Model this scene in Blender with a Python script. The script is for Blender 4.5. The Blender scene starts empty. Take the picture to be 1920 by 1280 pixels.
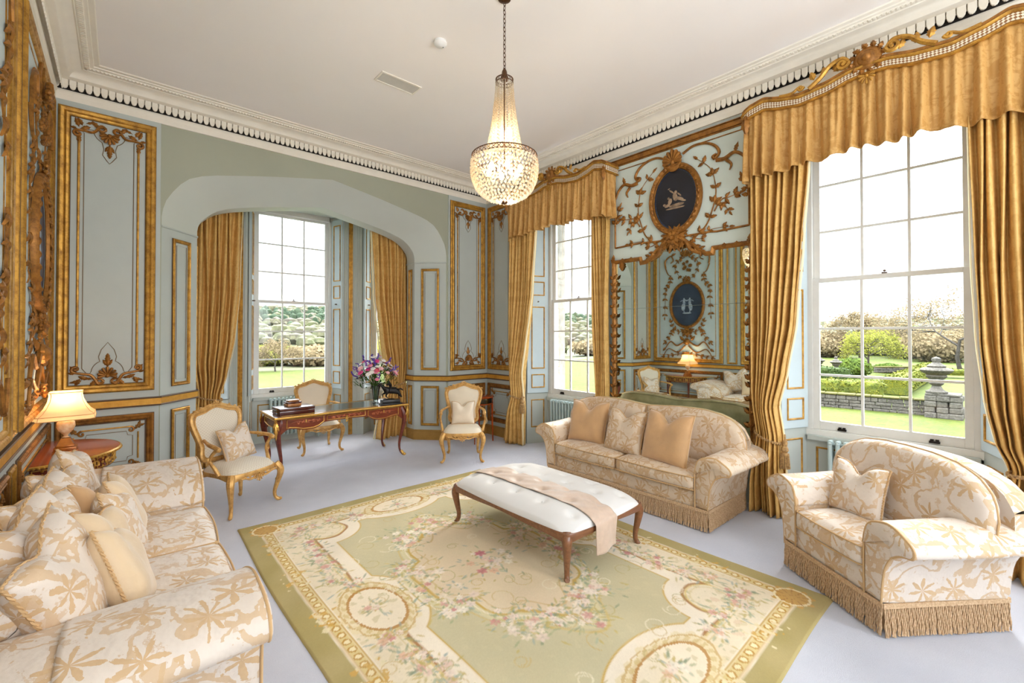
import bpy, bmesh, math, random
import numpy as np
from mathutils import Vector, Matrix
PI = math.pi
rnd = random.Random(7)
sc = bpy.context.scene
col = sc.collection
# ---------------------------------------------------------------- camera
F_PX = 832.5
cd = bpy.data.cameras.new('camera'); cam = bpy.data.objects.new('camera', cd); col.objects.link(cam)
cd.sensor_width = 36.0; cd.sensor_fit = 'HORIZONTAL'
cd.lens = F_PX / 1920 * 36.0
cd.shift_y = -20.5 / 1920
cd.clip_start = .03; cd.clip_end = 900
cam.location = (0, 0, 1.75)
cam.rotation_euler = (math.radians(90 + .6315), 0, math.radians(-41.44))
sc.camera = cam
sc.view_settings.view_transform = 'Standard'; sc.view_settings.look = 'None'
sc.view_settings.exposure = 1.49; sc.view_settings.gamma = 1.0
sc.view_settings.use_curve_mapping = False
sc.cycles.use_denoising = True
sc.cycles.max_bounces = 9; sc.cycles.diffuse_bounces = 5; sc.cycles.glossy_bounces = 4
sc.cycles.transmission_bounces = 6; sc.cycles.transparent_max_bounces = 12
sc.cycles.caustics_reflective = True; sc.cycles.caustics_refractive = False
sc.cycles.sample_clamp_indirect = 6.0
# ---------------------------------------------------------------- world: bright hazy sky, brighter overhead
w = bpy.data.worlds.new('sky'); sc.world = w; w.use_nodes = True
nt = w.node_tree; nt.nodes.clear()
def _n(t, **k):
    n = nt.nodes.new(t)
    for a, b in k.items(): setattr(n, a, b)
    return n
out = _n('ShaderNodeOutputWorld'); bg = _n('ShaderNodeBackground')
tc = _n('ShaderNodeTexCoord'); sp = _n('ShaderNodeSeparateXYZ')
nt.links.new(tc.outputs['Generated'], sp.inputs[0])
mp = _n('ShaderNodeMapping'); mp.inputs['Scale'].default_value = (1.2, 1.2, 6)
nt.links.new(tc.outputs['Generated'], mp.inputs[0])
ns = _n('ShaderNodeTexNoise'); ns.inputs['Scale'].default_value = 2.2; ns.inputs['Detail'].default_value = 5
nt.links.new(mp.outputs[0], ns.inputs['Vector'])
cr = _n('ShaderNodeValToRGB'); e = cr.color_ramp.elements
e[0].position = .42; e[0].color = (.70, .77, .87, 1); e[1].position = .56; e[1].color = (.91, .955, 1.0, 1)
nt.links.new(ns.outputs['Fac'], cr.inputs[0])
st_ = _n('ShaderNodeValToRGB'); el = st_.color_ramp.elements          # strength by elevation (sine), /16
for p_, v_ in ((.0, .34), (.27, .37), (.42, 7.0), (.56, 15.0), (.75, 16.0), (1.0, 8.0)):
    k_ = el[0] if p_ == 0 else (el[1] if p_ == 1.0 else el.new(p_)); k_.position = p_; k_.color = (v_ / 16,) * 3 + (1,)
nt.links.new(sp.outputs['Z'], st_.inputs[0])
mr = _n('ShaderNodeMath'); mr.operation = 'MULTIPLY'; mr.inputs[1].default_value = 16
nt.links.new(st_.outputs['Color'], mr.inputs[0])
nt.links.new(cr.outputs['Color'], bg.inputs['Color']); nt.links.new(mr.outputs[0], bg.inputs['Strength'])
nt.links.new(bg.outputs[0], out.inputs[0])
# ---------------------------------------------------------------- lights
def area_light(name, loc, rot, sx, sy, power, color):
    l = bpy.data.lights.new(name, 'AREA'); l.shape = 'RECTANGLE'; l.size = sx; l.size_y = sy
    l.energy = power; l.color = color
    o = bpy.data.objects.new(name, l); o.location = loc; o.rotation_euler = rot; col.objects.link(o); return o
sl = bpy.data.lights.new('hazy_sun', 'SUN'); sl.energy = 3.6; sl.angle = math.radians(38); sl.color = (1, .95, .86)
so = bpy.data.objects.new('hazy_sun', sl); so.rotation_euler = (math.radians(50), 0, math.radians(112)); col.objects.link(so)
# added fill light behind the camera, tilted up to brighten the ceiling
area_light('south_fill_light', (2.2, -2.75, 2.6), (math.radians(128), 0, 0), 4.2, 2.4, 85, (.95, .97, 1))

# ---------------------------------------------------------------- object helpers
def link(o, parent=None):
    col.objects.link(o)
    if parent is not None: o.parent = parent
    return o
def tag(o, label=None, cat=None, group=None, kind=None):
    if label: o['label'] = label
    if cat: o['category'] = cat
    if group: o['group'] = group
    if kind: o['kind'] = kind
    return o
def thing(name, label, cat, loc=(0, 0, 0), rz=0, group=None):
    o = bpy.data.objects.new(name, None); o.empty_display_size = .1
    o.location = loc; o.rotation_euler = (0, 0, rz); link(o)
    return tag(o, label, cat, group)
def copy_tree(o, parent=None):
    c = o.copy(); col.objects.link(c); c.parent = parent
    for ch in list(o.children): copy_tree(ch, c)
    return c
def catmull(pts, n=8, closed=False):
    P = [Vector(p) for p in pts]; out = []; m = len(P)
    rng = range(m) if closed else range(m - 1)
    for i in rng:
        if closed: p0, p1, p2, p3 = P[(i - 1) % m], P[i], P[(i + 1) % m], P[(i + 2) % m]
        else: p0, p1, p2, p3 = P[max(i - 1, 0)], P[i], P[i + 1], P[min(i + 2, m - 1)]
        for k in range(n):
            t = k / n
            out.append(.5 * ((2 * p1) + (-p0 + p2) * t + (2 * p0 - 5 * p1 + 4 * p2 - p3) * t * t + (-p0 + 3 * p1 - 3 * p2 + p3) * t ** 3))
    if not closed: out.append(P[-1])
    return out
def lerp_list(v, n):
    r = []
    for i in range(n):
        x = i / (n - 1) * (len(v) - 1); k = min(int(x), len(v) - 2); r.append(v[k] + (v[k + 1] - v[k]) * (x - k))
    return r
class MB:
    """collects shapes and links them as one mesh object"""
    def __init__(s, M=None): s.v = []; s.f = []; s.M = M or Matrix.Identity(4)
    def add(s, vs, fs, M=None):
        b = len(s.v); T = s.M @ M if M is not None else s.M
        s.v += [T @ Vector(p) for p in vs]; s.f += [[b + i for i in f] for f in fs]; return s
    def box(s, x0, y0, z0, x1, y1, z1, M=None):
        return s.add([(x, y, z) for z in (z0, z1) for y in (y0, y1) for x in (x0, x1)],
                     [(0, 2, 3, 1), (4, 5, 7, 6), (0, 1, 5, 4), (2, 6, 7, 3), (0, 4, 6, 2), (1, 3, 7, 5)], M)
    def bbox(s, x0, y0, z0, x1, y1, z1, b=.01, M=None):
        # chamfered box
        bm = bmesh.new(); bmesh.ops.create_cube(bm, size=1)
        bmesh.ops.scale(bm, vec=(x1 - x0, y1 - y0, z1 - z0), verts=bm.verts)
        bmesh.ops.translate(bm, vec=((x0 + x1) / 2, (y0 + y1) / 2, (z0 + z1) / 2), verts=bm.verts)
        bmesh.ops.bevel(bm, geom=list(bm.edges), offset=b, segments=2, affect='EDGES', profile=.5)
        bm.verts.index_update(); vs = [v.co.copy() for v in bm.verts]; fs = [[v.index for v in f.verts] for f in bm.faces]; bm.free()
        return s.add(vs, fs, M)
    def prism(s, poly, z0, z1, M=None):
        n = len(poly)
        vs = [(p[0], p[1], z0) for p in poly] + [(p[0], p[1], z1) for p in poly]
        fs = [[i, (i + 1) % n, n + (i + 1) % n, n + i] for i in range(n)] + [list(range(n))[::-1], list(range(n, 2 * n))]
        return s.add(vs, fs, M)
    def tube(s, pts, r, n=8, closed=False, flat=1.0, up=None, M=None, caps=True):
        P = [Vector(p) for p in pts]; m = len(P)
        if not isinstance(r, (list, tuple)): r = [r] * m
        elif len(r) != m: r = lerp_list(list(r), m)
        vs = []; fs = []; prev = None
        for i in range(m):
            t = (P[(i + 1) % m] - P[i - 1]) if closed else (P[min(i + 1, m - 1)] - P[max(i - 1, 0)])
            if t.length < 1e-9: t = Vector((0, 0, 1))
            t.normalize()
            if up is not None:
                a = Vector(up) - t * t.dot(Vector(up))
            elif prev is None:
                a = t.orthogonal()
            else: a = prev - t * prev.dot(t)
            if a.length < 1e-6: a = t.orthogonal()
            a.normalize(); prev = a; b = t.cross(a)
            for k in range(n):
                an = 2 * PI * k / n
                vs.append(P[i] + a * (math.cos(an) * r[i] * flat) + b * (math.sin(an) * r[i]))
        for i in range(m if closed else m - 1):
            j = (i + 1) % m
            for k in range(n): fs.append([i * n + k, i * n + (k + 1) % n, j * n + (k + 1) % n, j * n + k])
        if not closed and caps: fs += [list(range(n))[::-1], list(range((m - 1) * n, m * n))]
        return s.add(vs, fs, M)
    def lathe(s, prof, n=24, c=(0, 0, 0), M=None, a0=0, a1=2 * PI):
        full = abs(a1 - a0 - 2 * PI) < 1e-6; cols = n if full else n + 1
        vs = []; fs = []
        for r, z in prof:
            for k in range(cols):
                a = a0 + (a1 - a0) * k / n; vs.append((c[0] + r * math.cos(a), c[1] + r * math.sin(a), c[2] + z))
        for i in range(len(prof) - 1):
            for k in range(n):
                k2 = (k + 1) % cols if full else k + 1
                fs.append([i * cols + k, i * cols + k2, (i + 1) * cols + k2, (i + 1) * cols + k])
        if full and prof[0][0] > 1e-5: fs.append(list(range(n))[::-1])
        if full and prof[-1][0] > 1e-5: fs.append(list(range((len(prof) - 1) * n, len(prof) * n)))
        return s.add(vs, fs, M)
    def grid(s, fn, nu, nv, wrapu=False, M=None):
        vs = [fn(i / nu, j / nv) for j in range(nv + 1) for i in range(nu + (0 if wrapu else 1))]
        c = nu if wrapu else nu + 1
        fs = [[j * c + i, j * c + (i + 1) % c, (j + 1) * c + (i + 1) % c, (j + 1) * c + i] for j in range(nv) for i in range(nu)]
        return s.add(vs, fs, M)
    def ball(s, c, rx, ry=None, rz=None, n=8, M=None):
        ry = rx if ry is None else ry; rz = rx if rz is None else rz; m = max(4, n // 2 + 1)
        vs = [(c[0], c[1], c[2] + rz)]; fs = []
        for i in range(1, m):
            a = PI * i / m
            for k in range(n):
                b = 2 * PI * k / n; vs.append((c[0] + rx * math.sin(a) * math.cos(b), c[1] + ry * math.sin(a) * math.sin(b), c[2] + rz * math.cos(a)))
        vs.append((c[0], c[1], c[2] - rz)); L = len(vs) - 1
        for k in range(n):
            fs.append([0, 1 + k, 1 + (k + 1) % n]); fs.append([L, L - n + (k + 1) % n, L - n + k])
        for i in range(m - 2):
            for k in range(n): fs.append([1 + i * n + k, 1 + (i + 1) * n + k, 1 + (i + 1) * n + (k + 1) % n, 1 + i * n + (k + 1) % n])
        return s.add(vs, fs, M)
    def ringsweep(s, path, prof, closed=True, M=None):
        """path: 2-D points ccw in the local xy plane; prof: (inset, height along z) points"""
        P = [Vector((p[0], p[1])) for p in path]; m = len(P); vs = []; fs = []; c = len(prof)
        for i in range(m):
            if closed or 0 < i < m - 1:
                e1 = (P[i] - P[i - 1]); e2 = (P[(i + 1) % m] - P[i])
            elif i == 0: e1 = e2 = P[1] - P[0]
            else: e1 = e2 = P[-1] - P[-2]
            n1 = Vector((-e1.y, e1.x)).normalized(); n2 = Vector((-e2.y, e2.x)).normalized()
            b = n1 + n2
            if b.length < 1e-6: b = n1
            b = b / max(b.length_squared / 2, .35) if False else b.normalized() / max(math.sqrt(max((1 + n1.dot(n2)) / 2, 0)), .45)
            for (o, h) in prof: q = P[i] + b * o; vs.append((q.x, q.y, h))
        for i in range(m if closed else m - 1):
            j = (i + 1) % m
            for k in range(c - 1): fs.append([i * c + k, j * c + k, j * c + k + 1, i * c + k + 1])
        return s.add(vs, fs, M)
    # ---- carved ornament, all in the local xy plane standing off along z
    def stem(s, pts, r0=.012, r1=.006, w=.01, n=6, sm=6, M=None):
        P = catmull([(p[0], p[1], w) for p in pts], sm)
        mx = len(P); r = [(r0 + (r1 - r0) * i / (mx - 1)) for i in range(mx)]
        return s.tube(P, r, 6, M=M)
    def scroll(s, u, v, a0, R, turns=1.25, cw=1, r0=.012, r1=.008, w=.012, M=None):
        """volute: starts at (u,v) heading a0, winding in"""
        pts = []; N = int(14 * turns) + 4; x, y, a = u, v, a0
        tot = turns * 2 * PI; st = 0
        for i in range(N + 1):
            pts.append((x, y, w)); rad = R * (1 - .82 * i / N); da = tot / N; ds = rad * da
            a += cw * da; x += math.cos(a) * ds; y += math.sin(a) * ds
        s.tube(pts, [r0 + (r1 - r0) * i / N for i in range(N + 1)], 6, M=M); s.ball((pts[-1][0], pts[-1][1], w), r0 * 1.15, n=6, M=M)
        return s
    def leaf(s, u, v, a, L, W, w=.006, h=.012, M=None):
        ca, sa = math.cos(a), math.sin(a)
        prof = [(0, 0), (.15, .35), (.3, .95), (.42, .7), (.55, 1.0), (.68, .6), (.82, .5), (1, 0)]
        vs = []; fs = []
        for i, (t, b) in enumerate(prof):
            hz = w + h * math.sin(PI * min(1, t * .9 + .1))
            for sgn, hh in ((-1, -.9), (0, 1), (1, -.9)):
                du, dv = t * L, sgn * b * W / 2
                vs.append((u + ca * du - sa * dv, v + sa * du + ca * dv, hz if sgn == 0 else max(.001, hz - h * .75)))
        for i in range(len(prof) - 1):
            for k in range(2): fs.append([i * 3 + k, (i + 1) * 3 + k, (i + 1) * 3 + k + 1, i * 3 + k + 1])
        return s.add(vs, fs, M)
    def shell(s, u, v, R, a0=PI / 2, span=PI * 1.15, n=9, w=.01, thick=.16, M=None):
        for i in range(n):
            a = a0 + span * (i / (n - 1) - .5); rr = R * (1 - .22 * abs(i / (n - 1) - .5) * 2)
            pts = [(u + math.cos(a) * rr * t, v + math.sin(a) * rr * t, w + R * .28 * math.sin(PI * min(t * .62 + .1, 1))) for t in (.12, .4, .7, .92, 1.0)]
            s.tube(pts, [R * .03, R * thick * .55, R * thick * .9, R * thick, R * thick * .6], 6, M=M)
        s.ball((u, v, w + R * .15), R * .22, R * .22, R * .2, n=8, M=M)
        return s
    def bloom(s, u, v, R, w=.01, n=5, M=None):
        for i in range(n):
            a = 2 * PI * i / n + .3; s.ball((u + math.cos(a) * R * .6, v + math.sin(a) * R * .6, w), R * .42, R * .42, R * .34, n=6, M=M)
        s.ball((u, v, w + R * .2), R * .36, n=6, M=M); return s
    def build(s, name, mat, parent=None, smooth=True, uv=True, bevel=0, sub=0, solid=0, ang=40, kind=None, crease=None):
        me = bpy.data.meshes.new(name); me.from_pydata([tuple(p) for p in s.v], [], s.f); me.validate(); me.update()
        o = bpy.data.objects.new(name, me); link(o, parent)
        if mat is not None: me.materials.append(mat)
        if uv: uv_box(me)
        if smooth:
            me.polygons.foreach_set('use_smooth', [True] * len(me.polygons))
            if not sub:
                try: me.set_sharp_from_angle(angle=math.radians(ang))
                except Exception: pass
        if bevel:
            b = o.modifiers.new('bevel', 'BEVEL'); b.width = bevel; b.segments = 2; b.limit_method = 'ANGLE'; b.angle_limit = math.radians(35)
        if solid:
            b = o.modifiers.new('solid', 'SOLIDIFY'); b.thickness = solid; b.offset = 0
        if sub:
            b = o.modifiers.new('sub', 'SUBSURF'); b.levels = sub; b.render_levels = sub
        if kind: o['kind'] = kind
        return o
def uv_box(me):
    n = len(me.polygons)
    if n == 0: return
    uvl = me.uv_layers.new(name='UVMap'); L = len(me.loops)
    co = np.empty(len(me.vertices) * 3, 'f'); me.vertices.foreach_get('co', co); co = co.reshape(-1, 3)
    no = np.empty(n * 3, 'f'); me.polygons.foreach_get('normal', no); no = np.abs(no.reshape(-1, 3))
    lt = np.empty(n, 'i'); me.polygons.foreach_get('loop_total', lt)
    vi = np.empty(L, 'i'); me.loops.foreach_get('vertex_index', vi)
    no[:, 2] *= 1.15
    ax = np.repeat(no.argmax(1), lt); p = co[vi]
    u = np.where(ax == 0, p[:, 1] + 7.3, p[:, 0]); v = np.where(ax == 2, p[:, 1] + 3.1, p[:, 2])
    uvl.data.foreach_set('uv', np.stack([u, v], 1).astype('f').ravel())
def struct(name, mb, mat, parent=None, **k):
    o = mb.build(name, mat, parent, **k)
    if parent is None: o['kind'] = 'structure'
    return o
# ---------------------------------------------------------------- materials
def lin(h):
    h = h.lstrip('#'); c = [int(h[i:i + 2], 16) / 255 for i in (0, 2, 4)]
    return tuple((x / 12.92 if x <= .04045 else ((x + .055) / 1.055) ** 2.4) for x in c) + (1,)
class NT:
    def __init__(s, name):
        s.m = bpy.data.materials.new(name); s.m.use_nodes = True; s.t = s.m.node_tree; s.t.nodes.clear()
        s.o = s.t.nodes.new('ShaderNodeOutputMaterial')
    def n(s, typ, inp=None, **k):
        n = s.t.nodes.new('ShaderNode' + typ)
        for a, b in k.items(): setattr(n, a, b)
        for a, b in (inp or {}).items():
            i = n.inputs[a]
            if isinstance(b, bpy.types.NodeSocket): s.t.links.new(b, i)
            else: i.default_value = b
        return n
    def math(s, op, a, b=0.0, c=0.0):
        n = s.t.nodes.new('ShaderNodeMath'); n.operation = op
        for i, x in enumerate((a, b, c)):
            if isinstance(x, bpy.types.NodeSocket): s.t.links.new(x, n.inputs[i])
            else: n.inputs[i].default_value = x
        return n.outputs[0]
    def vm(s, op, a, b=(0, 0, 0)):
        n = s.t.nodes.new('ShaderNodeVectorMath'); n.operation = op
        for i, x in enumerate((a, b)):
            if isinstance(x, bpy.types.NodeSocket): s.t.links.new(x, n.inputs[i])
            else: n.inputs[i].default_value = x
        return n.outputs['Value'] if op in ('LENGTH', 'DOT_PRODUCT') else n.outputs[0]
    def mix(s, f, a, b, t='MIX'):
        n = s.t.nodes.new('ShaderNodeMixRGB'); n.blend_type = t
        for i, x in enumerate((f, a, b)):
            if isinstance(x, bpy.types.NodeSocket): s.t.links.new(x, n.inputs[i])
            else: n.inputs[i].default_value = x
        return n.outputs[0]
    def step(s, x, a, b):
        return s.n('MapRange', {'Value': x, 'From Min': a, 'From Max': b}).outputs[0]
    def noise(s, vec, scale, detail=4, rough=.55, dist=0):
        return s.n('TexNoise', {'Vector': vec, 'Scale': scale, 'Detail': detail, 'Roughness': rough, 'Distortion': dist})
    def bump(s, h, dist=.002, strength=1):
        return s.n('Bump', {'Height': h, 'Distance': dist, 'Strength': strength}).outputs[0]
    def bsdf(s, **k):
        p = s.n('BsdfPrincipled', k); s.t.links.new(p.outputs[0], s.o.inputs[0]); s.p = p; return s.m
    def coord(s, w='Object'): return s.n('TexCoord').outputs[w]
def simple(name, c, rough=.5, metal=0, var=.0, vscale=8, bump=0, bscale=60, spec=.5, c2=None, sheen=0):
    t = NT(name); v = t.coord()
    base = lin(c)
    k = {'Roughness': rough, 'Metallic': metal, 'Specular IOR Level': spec}
    if var or c2:
        nf = t.noise(v, vscale, 5).outputs['Fac']
        c2l = lin(c2) if c2 else tuple(x * (1 - var) for x in base[:3]) + (1,)
        k['Base Color'] = t.mix(t.step(nf, .35, .68), base, c2l)
    else: k['Base Color'] = base
    if bump: k['Normal'] = t.bump(t.noise(v, bscale, 4).outputs['Fac'], bump)
    if sheen: k['Sheen Weight'] = sheen
    return t.bsdf(**k)
M_WALL = simple('painted_panelling_aqua', '#bbc2bd', .55, var=.05, vscale=3, bump=.0006, bscale=25)
M_WALLUP = simple('painted_plaster_sage', '#a8ab98', .6, var=.05, vscale=2)
M_SOFFIT = simple('painted_soffit_aqua', '#c6cbc3', .6, var=.03, vscale=2)
M_PALE = simple('pale_panel_paint', '#cdd9d2', .5, var=.04, vscale=3)
M_LINE = simple('panel_line_brown', '#7d6544', .6)
M_SHUT = simple('shutter_paint_blue', '#c3d2d8', .5, var=.03)
M_WHITE = simple('window_paint_white', '#e4e4e0', .4, var=.04, vscale=12)
M_CEIL = simple('ceiling_plaster', '#f6f1ec', .7, var=.02, vscale=1.2)
M_CORN = simple('cornice_plaster', '#efe8da', .6, var=.05, vscale=9)
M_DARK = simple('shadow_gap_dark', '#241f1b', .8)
def gold(name, c='#c8963f', c2='#7d5020', metal=.55, rough=.38, lo=.42, hi=.72, sc_=14):
    t = NT(name); v = t.coord()
    n1 = t.noise(v, sc_, 6, .65).outputs['Fac']; n2 = t.noise(v, sc_ * 7, 3).outputs['Fac']
    f = t.step(t.math('ADD', t.math('MULTIPLY', n1, .8), t.math('MULTIPLY', n2, .2)), lo, hi)
    return t.bsdf(**{'Base Color': t.mix(f, lin(c), lin(c2)), 'Metallic': metal, 'Roughness': t.math('ADD', rough, t.math('MULTIPLY', f, .2)),
                     'Normal': t.bump(n2, .0012)})
M_GOLD = gold('gilded_wood')
M_GOLDB = gold('gilded_band', '#dba544', '#b57a26', .45, .42, .45, .8, 5)
M_GOLDD = gold('gilded_carving_aged', '#a8712f', '#583412', .45, .42)
M_GOLDP = gold('gilded_chair_wood', '#d9ab66', '#9a672c', .4, .4, .45, .75, 18)
M_BROWN = simple('moulding_edge_brown', '#5f4630', .5)
M_BRASS = gold('gilt_bronze_mount', '#d9aa55', '#8a5a20', .8, .3, .5, .85, 20)
M_BASE = gold('gold_baseboard', '#b98f4a', '#9c7638', .25, .5, .4, .8, 4)
# carpet
t = NT('carpet_lavender_grey'); v = t.coord()
n1 = t.noise(v, 2.5, 4).outputs['Fac']; n2 = t.noise(v, 260, 3, .7).outputs['Fac']; n3 = t.noise(v, 900, 2).outputs['Fac']
c = t.mix(t.step(n1, .3, .7), lin('#dddfeb'), lin('#e7e9f4')); c = t.mix(t.math('MULTIPLY', t.step(n2, .4, .75), .4), c, lin('#c2bfcb'))
M_CARPET = t.bsdf(**{'Base Color': c, 'Roughness': .95, 'Specular IOR Level': .1, 'Sheen Weight': .15, 'Normal': t.bump(t.math('ADD', n2, n3), .004)})
# damask
def damask(name, base, fig, fig2=None, rough=.42, scale=4.8, sheen=.25, amt=1.0, wr=.0):
    t = NT(name); uv = t.coord('UV')
    nz = t.noise(uv, 3.0, 2); wv = t.vm('SUBTRACT', nz.outputs['Color'], (.5, .5, .5))
    sclv = t.n('VectorMath', {0: wv, 'Scale': .10}, operation='SCALE').outputs[0]
    p = t.vm('ADD', uv, sclv)
    ps = t.n('VectorMath', {0: p, 'Scale': scale}, operation='SCALE').outputs[0]
    vo = t.n('TexVoronoi', {'Vector': ps, 'Scale': 1.0, 'Randomness': .75}, voronoi_dimensions='2D')
    d = t.vm('SUBTRACT', ps, vo.outputs['Position'])
    s = t.n('SeparateXYZ', {0: d}); r = t.vm('LENGTH', d)
    ang = t.math('ARCTAN2', s.outputs['Y'], s.outputs['X'])
    cs = t.n('SeparateXYZ', {0: vo.outputs['Color']})
    kk = t.math('ADD', 6.0, t.math('ROUND', t.math('MULTIPLY', cs.outputs['X'], 3)))
    wob = t.math('COSINE', t.math('ADD', t.math('MULTIPLY', ang, kk), t.math('MULTIPLY', cs.outputs['Y'], 6)))
    hi = t.noise(uv, 55, 3, .6).outputs['Fac']
    lo = t.noise(uv, 14, 2, .5).outputs['Fac']
    rad = t.math('ADD', t.math('MULTIPLY_ADD', wob, .17, .20), t.math('ADD', t.math('MULTIPLY', t.math('SUBTRACT', hi, .5), .34), t.math('MULTIPLY', t.math('SUBTRACT', lo, .5), .5)))
    star = t.math('LESS_THAN', r, rad)
    core = t.math('LESS_THAN', t.math('ABSOLUTE', t.math('SUBTRACT', r, .09)), .006)
    # branching leafy stems
    nb = t.noise(uv, 4.6, 3, .5, .6).outputs['Fac']
    br = t.math('LESS_THAN', t.math('ABSOLUTE', t.math('SUBTRACT', nb, .5)), t.math('MULTIPLY', hi, .055))
    bl = t.noise(uv, 8.5, 9, .74, .3).outputs['Fac']
    blot = t.math('GREATER_THAN', bl, .575)
    m = t.math('MAXIMUM', t.math('MAXIMUM', star, t.math('MULTIPLY', br, .8)), t.math('MULTIPLY', blot, .6))
    m = t.math('MULTIPLY', m, amt)
    col_ = t.mix(m, lin(base), lin(fig))
    if fig2: col_ = t.mix(t.step(t.noise(uv, 1.3, 2).outputs['Fac'], .45, .65), col_, t.mix(.5, col_, lin(fig2)))
    wn = t.noise(uv, 9, 3).outputs['Fac']; fine = t.noise(uv, 600, 2).outputs['Fac']
    h = t.math('ADD', t.math('MULTIPLY', wn, 1.0), t.math('ADD', t.math('MULTIPLY', fine, .04), t.math('MULTIPLY', m, .03)))
    return t.bsdf(**{'Base Color': col_, 'Roughness': t.math('SUBTRACT', rough + .1, t.math('MULTIPLY', m, -.12)), 'Sheen Weight': sheen, 'Sheen Roughness': .35,
                     'Normal': t.bump(h, .012 if not wr else wr)})
M_DAM = damask('cream_palm_damask', '#dbcec1', '#cbab84')
M_DAM2 = damask('tan_palm_damask', '#d2beA6', '#c2a079')
M_CREAM = simple('plain_cream_satin', '#e6d6c0', .5, var=.05, vscale=4, sheen=.3, bump=.006, bscale=7)
M_TANV = simple('gold_velvet', '#c99e6e', .7, var=.16, vscale=5, sheen=.5, bump=.008, bscale=7)
M_TANL = simple('pale_gold_satin', '#d8be9a', .5, var=.12, vscale=5, sheen=.4, bump=.01, bscale=8)
M_PIPE = simple('piping_tan', '#c9a577', .7)
M_OLIVE = simple('olive_striped_fabric', '#cdbb92', .7, c2='#a99d75', vscale=6)
t = NT('fringe_tan'); v = t.coord(); nn = t.noise(v, 90, 3).outputs['Fac']
M_FRINGE = t.bsdf(**{'Base Color': t.mix(t.step(nn, .3, .7), lin('#d8b994'), lin('#b08c66')), 'Roughness': .8})
t = NT('woven_chair_fabric'); uv = t.coord('UV'); br = t.n('TexChecker', {'Vector': uv, 'Scale': 70.0, 'Color1': lin('#e6dccb'), 'Color2': lin('#dcd0bc')})
M_WOVEN = t.bsdf(**{'Base Color': br.outputs[0], 'Roughness': .75, 'Sheen Weight': .2, 'Normal': t.bump(br.outputs[1], .001)})
M_WOVP = simple('plain_chair_linen', '#e6d9c3', .8, var=.04)
M_LINEN = simple('ottoman_linen', '#dcdad8', .85, var=.03, vscale=3, bump=.0008, bscale=400)
M_RUNNER = simple('taupe_silk_runner', '#c9b09c', .5, var=.1, vscale=30, bump=.003, bscale=14, sheen=.3)
# curtains: gold velvet damask
def curtain_mat(name, a, b):
    t = NT(name); uv = t.coord('UV')
    n1 = t.noise(uv, 9, 5, .65, 1.2).outputs['Fac']; n2 = t.noise(uv, 26, 4, .6, .8).outputs['Fac']
    f = t.math('MAXIMUM', t.step(n1, .5, .56), t.math('MULTIPLY', t.step(n2, .55, .6), .7))
    return t.bsdf(**{'Base Color': t.mix(f, lin(a), lin(b)), 'Roughness': .62, 'Sheen Weight': .12, 'Sheen Roughness': .4, 'Sheen Tint': lin('#ffd890'),
                     'Normal': t.bump(n2, .0015)})
M_CURT = curtain_mat('gold_velvet_curtain', '#d8ae66', '#cb9e56')
M_VAL = curtain_mat('gold_velvet_valance', '#c79a58', '#b68642')
M_LINING = simple('curtain_lining_cream', '#ead9b0', .8)
M_ROPE = simple('rope_tassel_brown', '#8d6b45', .75, c2='#c9a36a', vscale=60)
# woods
def wood(name, a, b, rough=.3, sc_=3, stretch=(1, 12, 12)):
    t = NT(name); v = t.coord(); mp = t.n('Mapping', {'Vector': v, 'Scale': stretch})
    n1 = t.noise(mp.outputs[0], sc_, 6, .6, .6).outputs['Fac']
    return t.bsdf(**{'Base Color': t.mix(t.step(n1, .3, .7), lin(a), lin(b)), 'Roughness': rough, 'Coat Weight': .5, 'Coat Roughness': .08})
M_MAHOG = wood('mahogany_veneer', '#7c2f17', '#541a0c', .28)
M_ROSE = wood('kingwood_marquetry', '#8b3a1e', '#5f2312', .25, 5)
M_REDW = wood('polished_red_walnut', '#b4501f', '#8a3312', .16, 2)
M_OAK = wood('ottoman_walnut_frame', '#8a5a38', '#6b4126', .42, 4)
M_LEATH = simple('green_black_leather_top', '#3a4440', .16, c2='#48524a', vscale=4)
M_BOX = wood('dark_box_veneer', '#5e2317', '#3c130d', .2)
M_BOXL = wood('light_inlaid_box', '#c98a4c', '#a5622c', .25, 6)
M_INLAY = simple('marquetry_inlay', '#c56a30', .35, c2='#8a3a1a', vscale=40)
M_IRON = simple('dark_patinated_bronze', '#1f1b1a', .35, metal=.6)
M_BLACK = simple('black_stone_plinth', '#16171a', .3)
M_CHBR = simple('chandelier_bronze', '#5b3d26', .4, metal=.7)
M_RAD = simple('radiator_paint_aqua', '#bccfd0', .4)
M_PLAST = simple('white_plastic', '#eeeeec', .4)
M_GRILLE = simple('vent_grille_grey', '#c9c5bf', .6)
def emis(name, c, s):
    t = NT(name); e = t.n('Emission', {'Color': lin(c), 'Strength': s}); t.t.links.new(e.outputs[0], t.o.inputs[0]); return t.m
M_BULB = emis('lit_bulb', '#ffd9a0', 5)
# crystal beads
t = NT('crystal_bead'); g = t.n('BsdfGlossy', {'Roughness': .1, 'Color': (.9, .84, .74, 1)}); tr = t.n('BsdfTranslucent', {'Color': (.85, .74, .58, 1)})
tp = t.n('BsdfTransparent', {'Color': (1, .98, .94, 1)})
m1 = t.n('MixShader', {0: .6, 1: tr.outputs[0], 2: g.outputs[0]}); m2 = t.n('MixShader', {0: .3, 1: m1.outputs[0], 2: tp.outputs[0]})
t.t.links.new(m2.outputs[0], t.o.inputs[0]); M_CRYSTAL = t.m
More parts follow.
